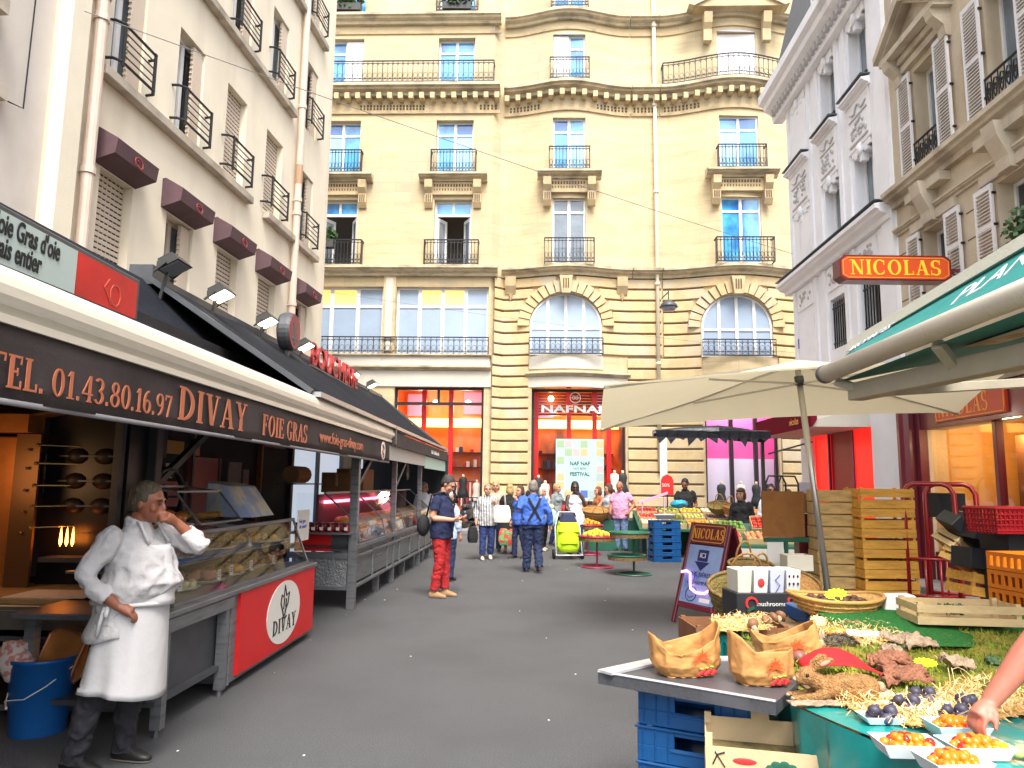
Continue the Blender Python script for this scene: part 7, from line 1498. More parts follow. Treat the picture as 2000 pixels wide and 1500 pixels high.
tag(ph_.out('phone', loc=(-1.03, 11.35, 0), rot=(0, 0, R(74))), 'phone in a red case held by the man in red trousers', 'phone'); 
b = MB(BLK); b.sph((-.12, .24, 1.02), (.12, .09, .16), 12, 8); b.tube([(-.1, .2, 1.15), (-.17, .1, 1.46), (-.1, -.06, 1.5), (.06, -.17, 1.32), (.2, -.05, 1.05), (.1, .18, 1.05)], .014, 6); o = tag(b.out('shoulder_bag', smooth=True, loc=(-1.03, 11.35, 0), rot=(0, 0, R(74))), 'black shoulder bag slung behind the man in red trousers', 'bag'); o.scale = (1.03,) * 3
# woman in striped shirt with bags
wo_, J, s = person('woman in black and white striped shirt and jeans walking with bags', (-.52, 16.9, 0), 8, 1.66, dict(elL=(.25, .06, 1.17), wrL=(.16, -.14, 1.33), elR=(-.26, .04, 1.13), wrR=(-.27, -.06, .88), anR=(-.11, -.06, .085), knR=(-.1, -.05, .5), anL=(.09, .06, .11)), SKL, ('light', 'short'), STRP, 'half', -.12, JEAN, .93, CRMC, 1.12, .02, True, hands=(60, 70))
def bag(name, label, loc, m_, w, d, h, handle, rz=0):
    t = thing(name, label, 'bag', loc, rz); b = MB(m_); b.loft([[(x * w * k, y * d * k, z) for x, y in ((-.5, -.5), (-.2, -.62), (.2, -.62), (.5, -.5), (.5, .5), (.2, .62), (-.2, .62), (-.5, .5))] for z, k in ((0, .9), (h * .3, 1.08), (h * .75, 1.0), (h, .82))]); b.out('body', t, smooth=False, bevel=.01)
    b = MB(m_); [b.tube([(-w * .25, y, h * .97), (-w * .18, y * .5, h + handle * .8), (0, 0, h + handle), (w * .18, y * .5, h + handle * .8), (w * .25, y, h * .97)], .009, 6) for y in (-d * .3, d * .3)]; b.out('handle', t, smooth=True); return t
bag('tote_bag', 'white cotton tote bag with faint print on the striped shirt woman', (-.2, 16.82, .82), cloth('tote_white', (.66, .62, .56)), .38, .14, .38, .3, .3); bag('handbag', 'black handbag hanging from the hand of the striped shirt woman', (-.83, 16.75, .38), BLK, .2, .12, .34, .12, .4)
PTC = mat('patchwork', (.08, .4, .12), .6, second=((.7, .3, .03), 9, .48, .5)); q = at_z(992, 1068); bag('shopping_bag', 'colourful patchwork shopping bag held low behind the striped shirt woman', (q.x, 18.2, .22), mat('patchwork_bag', (.10, .42, .16), .6, noise=(12, .6), second=((.72, .08, .05), 9, .5, .52)), .42, .2, .4, .2)
# man with black braces seen from behind
mn, J, s = person('heavy grey haired man in blue shirt with black crossed braces seen from behind', (.44, 14.6, 0), 188, 1.73, dict(elR=(-.31, .06, 1.14), wrR=(-.35, -.02, .90), elL=(.3, .1, 1.2), wrL=(.22, -.14, 1.22), knR=(-.1, -.02, .5), anR=(-.1, .17, .15), knL=(.1, -.03, .5), anL=(.12, -.04, .085)), SKL, ('grey', 'short'), BLUS, 'long', .0, JEAN2, 1, BSH, 1.2, .03, head=(-6, 4), wr=.011)
b = MB(BLK)
def onback(x, z, o=.012): return V3(x, .115 * 1.344 * (1 if z < 1.3 else 1 - (z - 1.3) * 1.1) + .034 + o, z)
for q in (-1, 1): b.loft([[onback(q * x - .022, z), onback(q * x + .022, z), onback(q * x + .022, z, -.03), onback(q * x - .022, z, -.03)] for x, z in ((.115, 1.0), (.06, 1.1), (0.0, 1.21), (-.06, 1.31), (-.1, 1.39), (-.115, 1.43))])
wear(mn, s, b, 'braces'); b = MB(mat('brown_belt', (.05, .025, .012), .5)); b.ell([(0, -.01, 1.0, .238, .185), (0, -.01, 1.035, .236, .183)], 24, cap=False); wear(mn, s, b, 'belt', solid=.006)
# woman in white tank top with the lime trolley
person('dark skinned woman in white tank top pulling the lime trolley, hand at her cheek', (1.52, 17.75, 0), 6, 1.74, dict(elR=(-.22, -.02, 1.14), wrR=(-.1, -.2, 1.02), elL=(.26, -.03, 1.17), wrL=(.12, -.11, 1.42)), SKD, ('black', 'bob'), WHT, 'none', -.16, JEAN, 1, BSH, 1.02, 0, True, hands=(70, 60), hd=(None, (-.35, .2, .9)), head=(-8, 6))
b = MB(mat('red_bag_leather', (.5, .02, .02), .4)); b.sph((0, 0, 0), (.09, .07, .13), 12, 8); b.tube([(-.05, 0, .1), (.0, 0, .45), (.06, 0, .1)], .01, 6); tag(b.out('handbag', smooth=True, loc=(1.28, 17.75, 1.08)), 'small red handbag at the side of the woman in the white tank top', 'bag')
# man in pink t-shirt
q = at_z(1213, 1076); person('balding man in pink t-shirt and jeans bending over the fruit stands', (q.x, q.y, 0), -28, 1.78, dict(hd=(0, -.08, 1.61), nck=(0, -.03, 1.465), elL=(.34, .05, 1.17), wrL=(.26, -.12, .98), elR=(-.25, -.02, 1.12), wrR=(-.2, -.22, .98)), SKT, ('black', 'bald'), PNK, 'short', -.1, cloth('pale_jeans', (.13, .19, .33), .2), 1, BSH, 1.1, .03, head=(10, 24))
q = at_y(1189, 950, 20.0); person('long haired woman in grey blue sleeveless top behind the pink shirt man', (q.x, 20.0, 0), -72, 1.70, dict(elR=(-.2, -.2, 1.15), wrR=(-.14, -.4, 1.08)), SKL, ('brown', 'long'), GRYB, 'none', -.1, JEAN2, 1, BSH, 1, 0, True, vox=.013)
q = at_y(1168, 960, 20.8); person('auburn haired woman half hidden left of the grey blue top woman', (q.x, 20.8, 0), -70, 1.62, {}, SKL, ('auburn', 'bob'), cloth('rust_top', (.35, .10, .04)), 'half', -.1, JEAN2, 1, BSH, 1, 0, True, vox=.013)
q = at_y(1338, 950, 20.2); person('bearded man in black t-shirt standing behind the far fruit stall', (q.x, 20.2, 0), -18, 1.86, dict(elL=(.26, .02, 1.12), wrL=(.2, -.15, .93), elR=(-.25, -.0, 1.12), wrR=(-.15, -.24, .98)), SKB, ('black', 'short'), BLK, 'short', -.1, DKT, 1, BSH, 1.08, 0, head=(-14, 16), vox=.012)
b = MB(HAIRS['black']); b.sph((0, -.045, 1.60), (.06, .05, .05), 10, 8); o = b.out('beard', bpy.data.objects[[o.name for o in bpy.data.objects if o.get('label') == 'bearded man in black t-shirt standing behind the far fruit stall'][0]], smooth=True)
q = at_y(1060, 955, 19.3); person('white haired woman with glasses carrying a melon', (q.x, 19.3, 0), 42, 1.60, dict(elR=(-.22, -.06, 1.13), wrR=(-.06, -.27, 1.12), elL=(.22, -.06, 1.13), wrL=(.08, -.27, 1.12)), SKL, ('white', 'bob'), FLOR, 'half', -.12, BLK, 1, CRMC, 1.08, .02, True, vox=.013)
b = MB(mat('melon_rind', (.5, .45, .22), .7, noise=(14, .2), bump=(40, .5))); b.sph((0, 0, 0), (.09, .09, .085), 14, 10); tag(b.out('melon', smooth=True, loc=(q.x + .2, 19.05, 1.10)), 'round pale melon in the hands of the white haired woman', 'melon'); b = MB(mat('clear_green_bag', (.4, .6, .5), .3)); b.sph((0, 0, 0), (.14, .1, .22), 12, 8, fn=lambda v: 1 + .2 * noise.noise(v * 2)); tag(b.out('plastic_bag', smooth=True, loc=(q.x + .22, 18.95, .84)), 'pale green plastic bag hanging beside the white haired woman', 'bag')
q = at_y(1088, 945, 20.8); person('blonde woman in grey top walking left of the mint poster', (q.x, 20.8, 0), 50, 1.70, {}, SKL, ('blonde', 'short'), GRY, 'half', -.1, JEAN2, 1, BSH, 1, 0, True, vox=.013)
q = at_y(1043, 945, 22.5); person('bald man in black farthest back in the crowd', (q.x, 22.5, 0), 20, 1.80, {}, SKL, ('grey', 'bald'), BLK, 'long', -.1, DKT, 1, BSH, 1.05, 0, vox=.014)
q = at_y(968, 950, 18.9); person('blonde woman in peach top behind the striped shirt woman', (q.x, 18.9, 0), 12, 1.74, {}, SKL, ('blonde', 'bob'), PEACH, 'half', -.1, JEAN2, 1, BSH, 1, 0, True, vox=.013)
q = at_y(996, 965, 18.2); person('blonde woman in black dress seen from behind beside the patchwork bag', (q.x, 18.3, 0), 190, 1.66, dict(elL=(.24, .0, 1.13)), SKL, ('blonde', 'bob'), BLK, 'half', -.1, None, 1, BSH, 1.05, 0, True, vox=.013, skirt=BLK)
q = at_y(1016, 965, 17.2); person('brown haired woman in blue with hand raised beside the man in braces', (q.x, 17.2, 0), -55, 1.63, dict(elL=(.24, -.1, 1.2), wrL=(.14, -.2, 1.42)), SKL, ('brown', 'bob'), BLUS, 'long', -.1, JEAN2, 1, BSH, 1, 0, True, vox=.013)
q = at_y(876, 985, 13.2); person('person in pale blue shirt mostly hidden behind the man in red trousers', (q.x, 13.2, 0), 150, 1.55, {}, SKL, ('white', 'short'), PALEB, 'half', -.1, JEAN2, 1, BSH, 1, 0, vox=.013)
q = at_y(829, 960, 19.0); person('grey haired person in white shirt at the far end of the poultry counter', (q.x, 19.0, 0), 30, 1.68, {}, SKL, ('grey', 'short'), WHT, 'long', -.1, DKT, 1, BSH, 1, 0, vox=.013)
q = at_y(668, 955, 14.2); person('dark haired vendor in black behind the poultry counter', (q.x - .05, 14.2, 0), 95, 1.72, {}, SKL, ('black', 'short'), BLK, 'long', -.1, DKT, 1, BSH, 1, 0, vox=.013)
q = at_y(1447, 960, 15.4); person('dark haired woman in black with a fringe behind the second fruit stall', (q.x, 15.4, 0), -35, 1.64, {}, SKL, ('brown', 'fringe'), BLK, 'long', -.1, DKT, 1, BSH, 1, 0, True, vox=.013)
q = at_y(1504, 945, 15.9); person('woman with dark curly hair beyond the brown price board', (q.x, 15.9, 0), -10, 1.72, {}, SKB, ('black', 'curly'), WHT, 'half', -.1, DKT, 1, BSH, 1, 0, True, vox=.013)
q = at_y(1538, 955, 16.6); person('short haired person behind the price board next to the curly haired woman', (q.x, 16.6, 0), -30, 1.62, {}, SKL, ('brown', 'short'), GRY, 'long', -.1, DKT, 1, BSH, 1, 0, vox=.014)
# customer at the right edge reaching over the fruit (only the forearm is in the picture)
person('person reaching a bare forearm over the cherry tomatoes at the right', (2.39, 2.66, 0), -75, 1.74, dict(shR=(-.17, -.05, 1.38), elR=(-.29, -.33, 1.16), wrR=(-.345, -.56, .915), nck=(0, -.1, 1.44), hd=(0, -.15, 1.6), chs=(0, -.05, 1.28)), mat('skin_pinkish', (.42, .14, .09), .5, noise=(12, .12), sub=.06), ('brown', 'short'), cloth('dark_grey', (.05, .05, .055)), 'short', -.1, DKT, 1, BSH, 1.5, 0, vox=.007, hands=(50, 40), hd=((.1, -.8, -.58), None), pn=((0, .3, -1), None))
# ================================================================ FOREGROUND PRODUCE STALL
SLATE = mat('grey_slate_laminate', (.060, .062, .070), .45, noise=(60, .25), second=((.09, .09, .10), 3, .55, .7)); ALU2 = mat('bright_edge_trim', (.62, .63, .66), .3, metal=.5)
TEALC = mat('teal_oilcloth', (.010, .25, .235), .28, noise=(5, .12), bump=(7, .35), coat=.3); TURF = mat('green_turf_mat', (.012, .17, .02), .9, noise=(50, .4), bump=(160, 1.0))
STRAW = mat('yellow_straw', (.72, .44, .14), .8, noise=(8, .2)); STRAW2 = mat('pale_straw', (.80, .62, .34), .8); MOSS = mat('moss_green', (.16, .19, .014), .95, noise=(20, .5), second=((.26, .22, .025), 5, .46, .6), bump=(90, 1.0)); MOSS2 = mat('moss_yellow_green', (.27, .30, .022), .95); BARK = mat('bark', (.24, .095, .05), .85, noise=(30, .5, (1, 3, 1)), bump=(40, 1.0)); BARKG = mat('grey_bark', (.34, .24, .16), .85, noise=(24, .45), bump=(40, 1.0))
KRAFT = mat('kraft_paper_bag', (.50, .245, .075), .75, noise=(6, .12), bump=(14, .3)); NEON = mat('neon_yellow_card', (.68, .90, .01), .6); PUNN = mat('pale_blue_card_punnet', (.66, .72, .74), .6, noise=(8, .04)); REDF = mat('red_felt', (.60, .008, .012), .8)
TOMO = mat('orange_cherry_tomato', (.86, .20, .008), .18, noise=(5, .2), spec=.6); TOMR = mat('red_cherry_tomato', (.62, .018, .008), .18, spec=.6); FIG = mat('dusky_fig', (.050, .045, .075), .5, noise=(9, .5), second=((.13, .13, .2), 6, .5, .7)); FUR = mat('tan_rabbit_fur', (.36, .185, .065), .95, noise=(45, .4, (1, 1, 1)), bump=(120, 1.0)); FURL = mat('pale_rabbit_fur', (.52, .38, .24), .95, noise=(45, .3), bump=(120, 1.0)); HEDG = mat('hedgehog_spines', (.16, .13, .09), .9, noise=(70, .6), bump=(120, 1.0)); PINKE = mat('pink_inner_ear', (.52, .25, .18), .8)
MUSH = mat('brown_mushroom', (.22, .10, .045), .6, noise=(14, .3)); MUSHP = mat('mauve_shallot', (.22, .085, .07), .45, noise=(12, .3))
TZ = .75
# main tables: crate-borne slate board in front, big draped table behind
t = thing('display_table', 'grey slate topped board with bright trim resting on blue crates', 'table', (0, 0, 0))
Q = [at_z(1168, 1313, TZ), at_z(1288, 1287, TZ), at_z(1640, 1292, TZ), at_z(1515, 1372, TZ)]
Q = [Vector((q.x, q.y, 0)) for q in Q]; Z = Vector((0, 0, 1)); Q[2] = Vector((1.75, 4.25, 0))
m = MB(SLATE); m.hexa([q + Z * (TZ - .055) for q in Q], [q + Z * TZ for q in Q]); m.out('top', t)
m = MB(ALU2)
def rail(a, b, w, h, z): d = (b - a).normalized(); n_ = Vector((-d.y, d.x, 0)) * w; m.hexa([a + Z * z, b + Z * z, b + n_ + Z * z, a + n_ + Z * z], [a + Z * (z + h), b + Z * (z + h), b + n_ + Z * (z + h), a + n_ + Z * (z + h)])
rail(Q[1], Q[0], .09, .012, TZ + .002); rail(Q[2], Q[1], .07, .012, TZ + .002); rail(Q[0], Q[3], .012, .008, TZ + .001); m.tube([Q[0] + Z * (TZ + .004), Q[3] + Z * (TZ + .004)], .005, 6); m.out('edge_trim', t)
# blue crates under the board, each a crate
d_ = (Q[3] - Q[0]).normalized(); rzb = math.atan2(d_.y, d_.x); cb = Q[0] + d_ * .42 + Vector((.1, .14, 0)); cb2 = Vector((.985, 3.93, 0))
c0 = plastic_crate('plastic_crate', 'large blue plastic crate in the stack carrying the left of the slate board', 'crate', (cb2.x, cb2.y, .0), rzb + .12, .56, .37, .165, group='stack of large blue crates under the slate board')
lab = MB(PAPER); lab.prism([(-.07, .04), (-.02, .09), (.05, .1), (.075, .07), (.06, .05), (.0, .05)], -.001, .0, 'y')
for k in range(1, 4): dup(c0, (cb2.x + random.uniform(-.006, .006), cb2.y, .168 * k), rzb + .12)
o = lab.out('label', None, loc=(0, 0, 0)); o.parent = None
x_ = dup(c0, (cb2.x, cb2.y, .168 * 4 - .16 + .0), None); bpy.data.objects.remove(x_)
o.parent = c0; o.location = (-.02, -.205, .02)
# big stall behind: table with teal cloth hanging in front
bt = thing('display_table', 'big produce table draped with teal oilcloth and heaped with moss', 'table', (0, 0, 0))
P0, P1, P2, P3 = Vector((1.22, 3.42, 0)), Vector((1.28, 5.45, 0)), Vector((4.3, 5.35, 0)), Vector((3.1, 2.1, 0)); P00 = Vector((1.36, 2.62, 0)); P01 = Vector((1.52, 1.9, 0))
m = MB(mat('plank_wood', (.2, .12, .06), .8, noise=(6, .3))); m.prism([(1.4, 3.35), (1.42, 5.4), (4.3, 5.35), (3.6, 3.25), (2.12, 3.0), (2.08, 2.3), (1.62, 2.3)], TZ - .04, TZ - .006); m.out('top', bt)
for x, y in ((1.6, 5.2), (3.9, 5.1), (2.0, 2.5), (1.75, 3.0)): m = MB(STEELD); m.box(x - .03, x + .03, y - .03, y + .03, 0, TZ - .05); m.out('leg', bt)
# oilcloth: top sheet and hanging skirt with folds
m = MB(TEALC); edge = [Vector((1.27, 3.50, 0)), Vector((1.25, 3.33, 0)), Vector((1.32, 3.1, 0)), Vector((1.40, 2.85, 0)), Vector((1.46, 2.6, 0)), Vector((1.54, 2.3, 0)), Vector((1.64, 1.95, 0))]
def ept(a): k = a * (len(edge) - 1); i = min(int(k), len(edge) - 2); return edge[i].lerp(edge[i + 1], k - i)
rd = random.Random(4)
def skirt(a, b):
    p = ept(a); out = Vector((-.97, -.2, 0)); f = math.sin(a * 19) * .035 + math.sin(a * 43 + 1) * .014
    drop = (.50 + .10 * math.sin(a * 7 + .6)) * (1 if a > .22 else .35 + .65 * a / .22)
    return p + out * ((.05 + f) * b + .012) + Vector((.10 * b * (1 - a) * (a < .3), 0, TZ + .006 - drop * b ** .85 - .01 * (1 - b)))
m.grid(skirt, 90, 14)
def topc(a, b): p = ept(a); q = Vector((3.4 if p.y > 3.2 else 2.1, p.y + .1, 0)); r = p.lerp(q, b); return Vector((r.x, r.y, TZ + .004 + .004 * math.sin(r.x * 25 + r.y * 13)))
m.grid(topc, 40, 30); m.out('oilcloth', bt, smooth=True)
m = MB(TEALC); m.grid(lambda a, b: Vector((1.30 + .03 * math.sin(a * 12), 3.55 + 1.9 * a, TZ - .02 - .55 * b + .02 * math.sin(a * 30) * b)), 40, 6); m.out('side_cloth', bt, smooth=True)
m = MB(TURF); m.grid(lambda a, b: Vector((2.05 + 2.2 * a, 4.35 + 1.0 * b, TZ + .03 + .10 * b + .02 * math.sin(a * 8))), 40, 16); m.out('turf_mat', bt, smooth=True)
# moss bed: one mass nobody could count, uneven mounds with tufts
def mossz(x, y): return TZ + .012 + .05 * max(0, noise.noise(Vector((x * 2.3, y * 2.3, 1))) + .55) + .025 * noise.noise(Vector((x * 8, y * 8, 3)))
m = MB(MOSS); mp_ = [(1.42, 3.52), (1.35, 4.6), (1.9, 4.75), (3.6, 4.6), (3.4, 3.45), (2.7, 3.42), (1.85, 3.45)]
def inpoly(x, y, P):
    c = False
    for (a, b), (d, e) in zip(P, P[1:] + P[:1]):
        if (b > y) != (e > y) and x < (d - a) * (y - b) / (e - b) + a: c = not c
    return c
N = 90
def mg(a, b):
    x, y = 1.38 + 2.3 * a, 3.42 + 1.4 * b; e = min(a, 1 - a, b, 1 - b) * 10
    return Vector((x, y, TZ - .02 + (mossz(x, y) - TZ + .02) * min(1, e)))
m.grid(mg, N, 60)
rm = random.Random(11)
for _ in range(5200):
    x, y = rm.uniform(1.4, 3.5), rm.uniform(3.46, 4.75); z = mossz(x, y); m.use(MOSS if rm.random() < .55 else MOSS2)
    a = rm.uniform(0, 6.28); l = rm.uniform(.012, .035); dx, dy = math.cos(a) * .004, math.sin(a) * .004; ox, oy = rm.uniform(-.02, .02), rm.uniform(-.02, .02)
    m.poly((x - dx, y - dy, z - .003), (x + dx, y + dy, z - .003), (x + ox, y + oy, z + l))
tag(m.out('moss', smooth=True), 'green moss bed covering the middle of the produce table', 'moss', kind='stuff')
# straw heaps: loose fibres
def straw(label, poly, zf, n, seed):
    r = random.Random(seed); b = MB(STRAW); xs = [p[0] for p in poly]; ys = [p[1] for p in poly]
    vs = 0
    while vs < n:
        x, y = r.uniform(min(xs), max(xs)), r.uniform(min(ys), max(ys))
        if not inpoly(x, y, poly): continue
        vs += 1; z = zf(x, y) + r.uniform(0, .035); b.use(STRAW if r.random() < .6 else STRAW2)
        a = r.uniform(0, 6.28); l = r.uniform(.03, .09); w = r.uniform(.0012, .0026); c, s_ = math.cos(a), math.sin(a); bend = r.uniform(-.5, .5); k = r.uniform(-.012, .03)
        p0 = Vector((x, y, z)); p1 = p0 + Vector((c * l * .5, s_ * l * .5, k)); p2 = p1 + Vector((math.cos(a + bend) * l * .5, math.sin(a + bend) * l * .5, -k * .6)); n_ = Vector((-s_, c, .25)) * w
        b.poly(p0 - n_, p1 - n_, p1 + n_, p0 + n_); b.poly(p1 - n_, p2 - n_, p2 + n_, p1 + n_)
    b.use(STRAW); cx_, cy_ = sum(xs) / len(xs), sum(ys) / len(ys)
    b.poly(*[(cx_ + (px - cx_) * .96, cy_ + (py - cy_) * .96, zf(px, py) + .006) for px, py in poly])
    return tag(b.out('straw'), label, 'straw', kind='stuff')
def pz(px, py, z=TZ): p = at_z(px, py, z); return (p.x, p.y)
straw('loose yellow straw round the white fig punnets', [pz(1625, 1372), pz(1720, 1368), pz(1800, 1372), pz(1860, 1345), pz(1985, 1330), pz(2030, 1400), pz(1900, 1420), pz(1780, 1428), pz(1680, 1408)], lambda x, y: TZ + .008, 2000, 1)
straw('straw under the mushroom tray at the back left', [pz(1388, 1212, .8), pz(1490, 1205, .8), pz(1500, 1232, .8), pz(1395, 1236, .8)], lambda x, y: .80, 700, 2)
straw('straw heap between the moss and the wicker basket', [pz(1585, 1205, .8), pz(1700, 1215, .8), pz(1770, 1245, .8), pz(1700, 1268, .8), pz(1600, 1245, .8)], lambda x, y: .795, 1500, 3)
# support under the back left: low crate with the mushroom tray
p = at_z(1440, 1245, .7); wood_crate('wooden_crate', 'brown wooden crate under the mushroom straw at the back left', 'crate', (p.x, p.y + .1, .48), .05, .62, .42, .30, mat('brown_crate', (.2, .08, .03), .7, noise=(5, .25)), rows=2, gap=.1)
p = at_z(1410, 1285, .6); b = MB(TEALC); b.box(-.16, .2, -.14, .14, 0, .42); tag(b.out('plastic_tub', loc=(p.x, p.y, .34), bevel=.02), 'dark teal tub standing behind the left paper bags', 'tub')
wood_crate('wooden_crate', 'crate stacked on the ground under the teal tub', 'crate', (p.x, p.y, 0), 0, .5, .4, .33, WOODG)
p_c = next(o for o in bpy.data.objects if o.name.startswith('carton')).location
plastic_crate('plastic_crate', 'blue plastic crate under the black mushroom carton', 'crate', (p_c.x, p_c.y, 0), .05, .6, .42, p_c.z - .101, group=None)
# kraft paper bags
def pbag(label, loc, rz, s, tall=1.0, seed=0, lean=0):
    r = random.Random(seed); t = thing('paper_bag', label, 'bag', loc, rot=(0, lean, rz), group='kraft paper bags of fruit'); b = MB(KRAFT); w, d, h = .17 * s, .11 * s, .20 * s * tall
    base = [(-.8, -.7), (-.4, -.95), (.1, -1), (.6, -.9), (.95, -.55), (1, .1), (.8, .75), (.2, 1), (-.4, .95), (-.9, .6), (-1, 0)]
    rim = ([.78, .66, .82, 1.1, 1.5, 1.55, 1.1, .9, .8, 1.2, 1.15], [1.35, .98, 1.0, 1.0, 1.06, 1.0, .85, .72, .8, 1.45, 1.5], [.9, .85, .95, 1.0, 1.1, 1.15, 1.0, .8, .75, 1.2, 1.25])[seed % 3]
    rg = [[(x * w * .80, y * d * .8, 0) for x, y in base], [(x * w * 1.02, y * d * 1.02, h * .3) for x, y in base], [(x * w * (1.0 + .05 * (i % 2)), y * d * (1 + .05 * ((i + 1) % 2)), h * .62) for i, (x, y) in enumerate(base)], [(x * w * (.98 + .1 * (i % 2)), y * d * (1.0 + .1 * (i % 2)), h * k) for i, ((x, y), k) in enumerate(zip(base, rim))]]
    b.loft(rg, cap=False); b.poly(*rg[0]); o = b.out('paper', t, smooth=True, subd=3); o.modifiers['subd'].subdivision_type = 'SIMPLE'; tx = bpy.data.textures.get('crumple') or bpy.data.textures.new('crumple', 'CLOUDS'); tx.noise_scale = .04; dm = o.modifiers.new('crumple', 'DISPLACE'); dm.texture = tx; dm.strength = .018 * s; dm.texture_coords = 'LOCAL'; md = o.modifiers.new('solid', 'SOLIDIFY'); md.thickness = .003
    e = MB(mat('red_orange_print', (.68, .09, .015), .7)); rr = w * .28                                            # printed radiating plant and berries, on the street side
    def onp(u, v): return (u * w, -d * (1.005 + .09 * min(1, v * 1.4)) + abs(u) ** 2 * d * .25 - .003, v * h)
    for k in range(15): a = R(-10 + k * 14.3); l = .32 if k % 2 else .24; e.tube([onp(.2 + .03 * math.cos(a), .52), onp(.2 + l * .6 * math.cos(a), .52 + l * .75 * math.sin(a)), onp(.2 + l * math.cos(a), .52 + l * math.sin(a) - .07 * abs(math.cos(a)))], .0026, 4)
    e.use(mat('red_print', 0))
    for k in range(8): q = onp(.1 + .075 * k, .10 + .05 * (k % 3)); e.sph(q, (.012, .004, .010), 6, 4)
    e.use(mat('leaf_print', (.35, .42, .06), .7))
    for k in range(3): q = onp(.18 + k * .17, .27 + .02 * k); e.sph(q, (.012, .003, .005), 6, 4)
    e.out('print', t); return t
p = at_z(1338, 1316, TZ); pbag('left kraft paper bag with torn open top on the slate board', (p.x, p.y, TZ + .006), R(14), 1.0, .80, 3, 0)
p = at_z(1487, 1334, TZ); pbag('middle kraft paper bag of fruit nearest the rabbit', (p.x, p.y, TZ + .006), R(4), .86, .92, 7, 0)
p = at_z(1545, 1292, .76); pbag('back kraft paper bag leaning over the shallots', (p.x, p.y, .765), R(-8), .98, .8, 14, R(-14))
ON = [MUSH, MUSHP, MUSHP, MUSHP, MUSH]
for i, (px, py, r, c, lab) in enumerate(((1568, 1262, .058, MUSH, 'round brown onion spilling from the back paper bag'), (1590, 1275, .04, MUSHP, 'mauve shallot at the mouth of the back paper bag'), (1560, 1290, .045, MUSHP, 'mauve shallot lying nearest the middle paper bag'), (1588, 1288, .042, MUSHP, 'mauve shallot lying on the moss beside the red cap'), (1545, 1283, .035, MUSHP, 'small shallot between the two paper bags'))):
    p = at_z(px, py + 8, TZ + .02); b = MB(c); b.sph((0, 0, r * .8), (r, r * .9, r * .85), 12, 8, fn=lambda v: 1 + .12 * max(0, v.x)); tag(b.out('onion', smooth=True, loc=(p.x, p.y, TZ + .02), rot=(0, 0, i)), lab, 'onion', 'onions by the paper bags')
# mushrooms on the back-left tray (ceps)
for i, (px, py) in enumerate(((1468, 1218), (1485, 1212), (1500, 1208), (1520, 1206), (1475, 1226))):
    p = at_z(px, py, .83); t = thing('mushroom', 'brown cep lying on the straw tray behind the back paper bag', 'mushroom', (p.x, p.y, .815), rot=(R(60), 0, i * .8), group='ceps on the straw tray'); b = MB(MUSH); b.sph((0, 0, .045), (.036, .036, .024), 12, 8); b.out('cap', t, smooth=True); b = MB(FURL); b.lathe([(.018, -.02), (.022, 0), (.014, .04)], 10); b.out('stem', t, smooth=True)
# wicker tray with chestnuts and mushrooms, shallots beneath
p = at_z(1632, 1205, .80); t = thing('wicker_tray', 'shallow boat shaped wicker basket of dark mushrooms at the back of the table', 'basket', (p.x, p.y, .80), R(-4))
b = MB(mat('pale_wicker', (.58, .33, .10), .7, noise=(30, .4, (1, 1, 3)), bump=(60, .8))); N = 32
def boat(k, z, sx=.31, sy=.24): return [(sx * k * math.copysign(abs(math.cos(a)) ** .75, math.cos(a)), sy * k * math.copysign(abs(math.sin(a)) ** .85, math.sin(a)), z + .03 * abs(math.cos(a)) ** 2) for a in [i * 2 * math.pi / N for i in range(N)]]
b.loft([boat(.66, 0), boat(.82, .05), boat(.95, .11), boat(1.0, .125), boat(.96, .125), boat(.8, .07), boat(.5, .05)], cap=False); b.poly(*boat(.7, .03))
for z, k in ((.03, .77), (.06, .86), (.09, .93)): b.tube(boat(k, z), .008, 5, closed=True)
b.out('body', t, smooth=True); b = MB(mat('wicker_rim', (.50, .27, .07), .6)); b.tube(boat(.99, .128), .014, 6, closed=True); b.out('rim', t, smooth=True)
f = MB(mat('dark_brown_mushroom', (.10, .04, .025), .6, noise=(12, .4)))
for k in range(46): a = k * 2.4; r = .8 * math.sqrt(k / 46); f.sph((.27 * r * math.cos(a), .2 * r * math.sin(a), .10 + .012 * (k % 3)), (.028, .024, .02), 7, 5)
f.out('mushrooms', t, smooth=True)
def star(label, loc, s, rot, n=14, m_=NEON, group='neon star price cards'):
    b = MB(m_); b.prism([((s if k % 2 == 0 else s * .8) * math.cos(k * math.pi / n), (s if k % 2 == 0 else s * .8) * math.sin(k * math.pi / n) * .62) for k in range(2 * n)], -.0015, .0015); return tag(b.out('price_card', loc=loc, rot=rot), label, 'price card', group)
star('neon yellow card standing in the wicker boat basket', (p.x + .0, p.y - .02, .95), .09, (R(42), R(-12), .2)); q = at_z(1808, 1300, TZ + .07); star('neon yellow star card lying in the middle of the moss', (q.x, q.y, TZ + .085), .062, (R(24), 0, .1)); q = at_z(1620, 1284, TZ + .06); star('small neon yellow card tip behind the red felt cap', (q.x, q.y, TZ + .075), .035, (R(30), 0, 0)); q = at_z(1598, 1222, .83); star('pale yellow card at the left of the straw heap', (q.x, q.y, .86), .06, (R(50), 0, .3), m_=mat('pale_yellow_card', (.7, .72, .25), .6)); q = at_z(1962, 1460, TZ + .05); star('neon yellow card under the reaching hand', (q.x, q.y, TZ + .05), .045, (R(20), 0, .4))
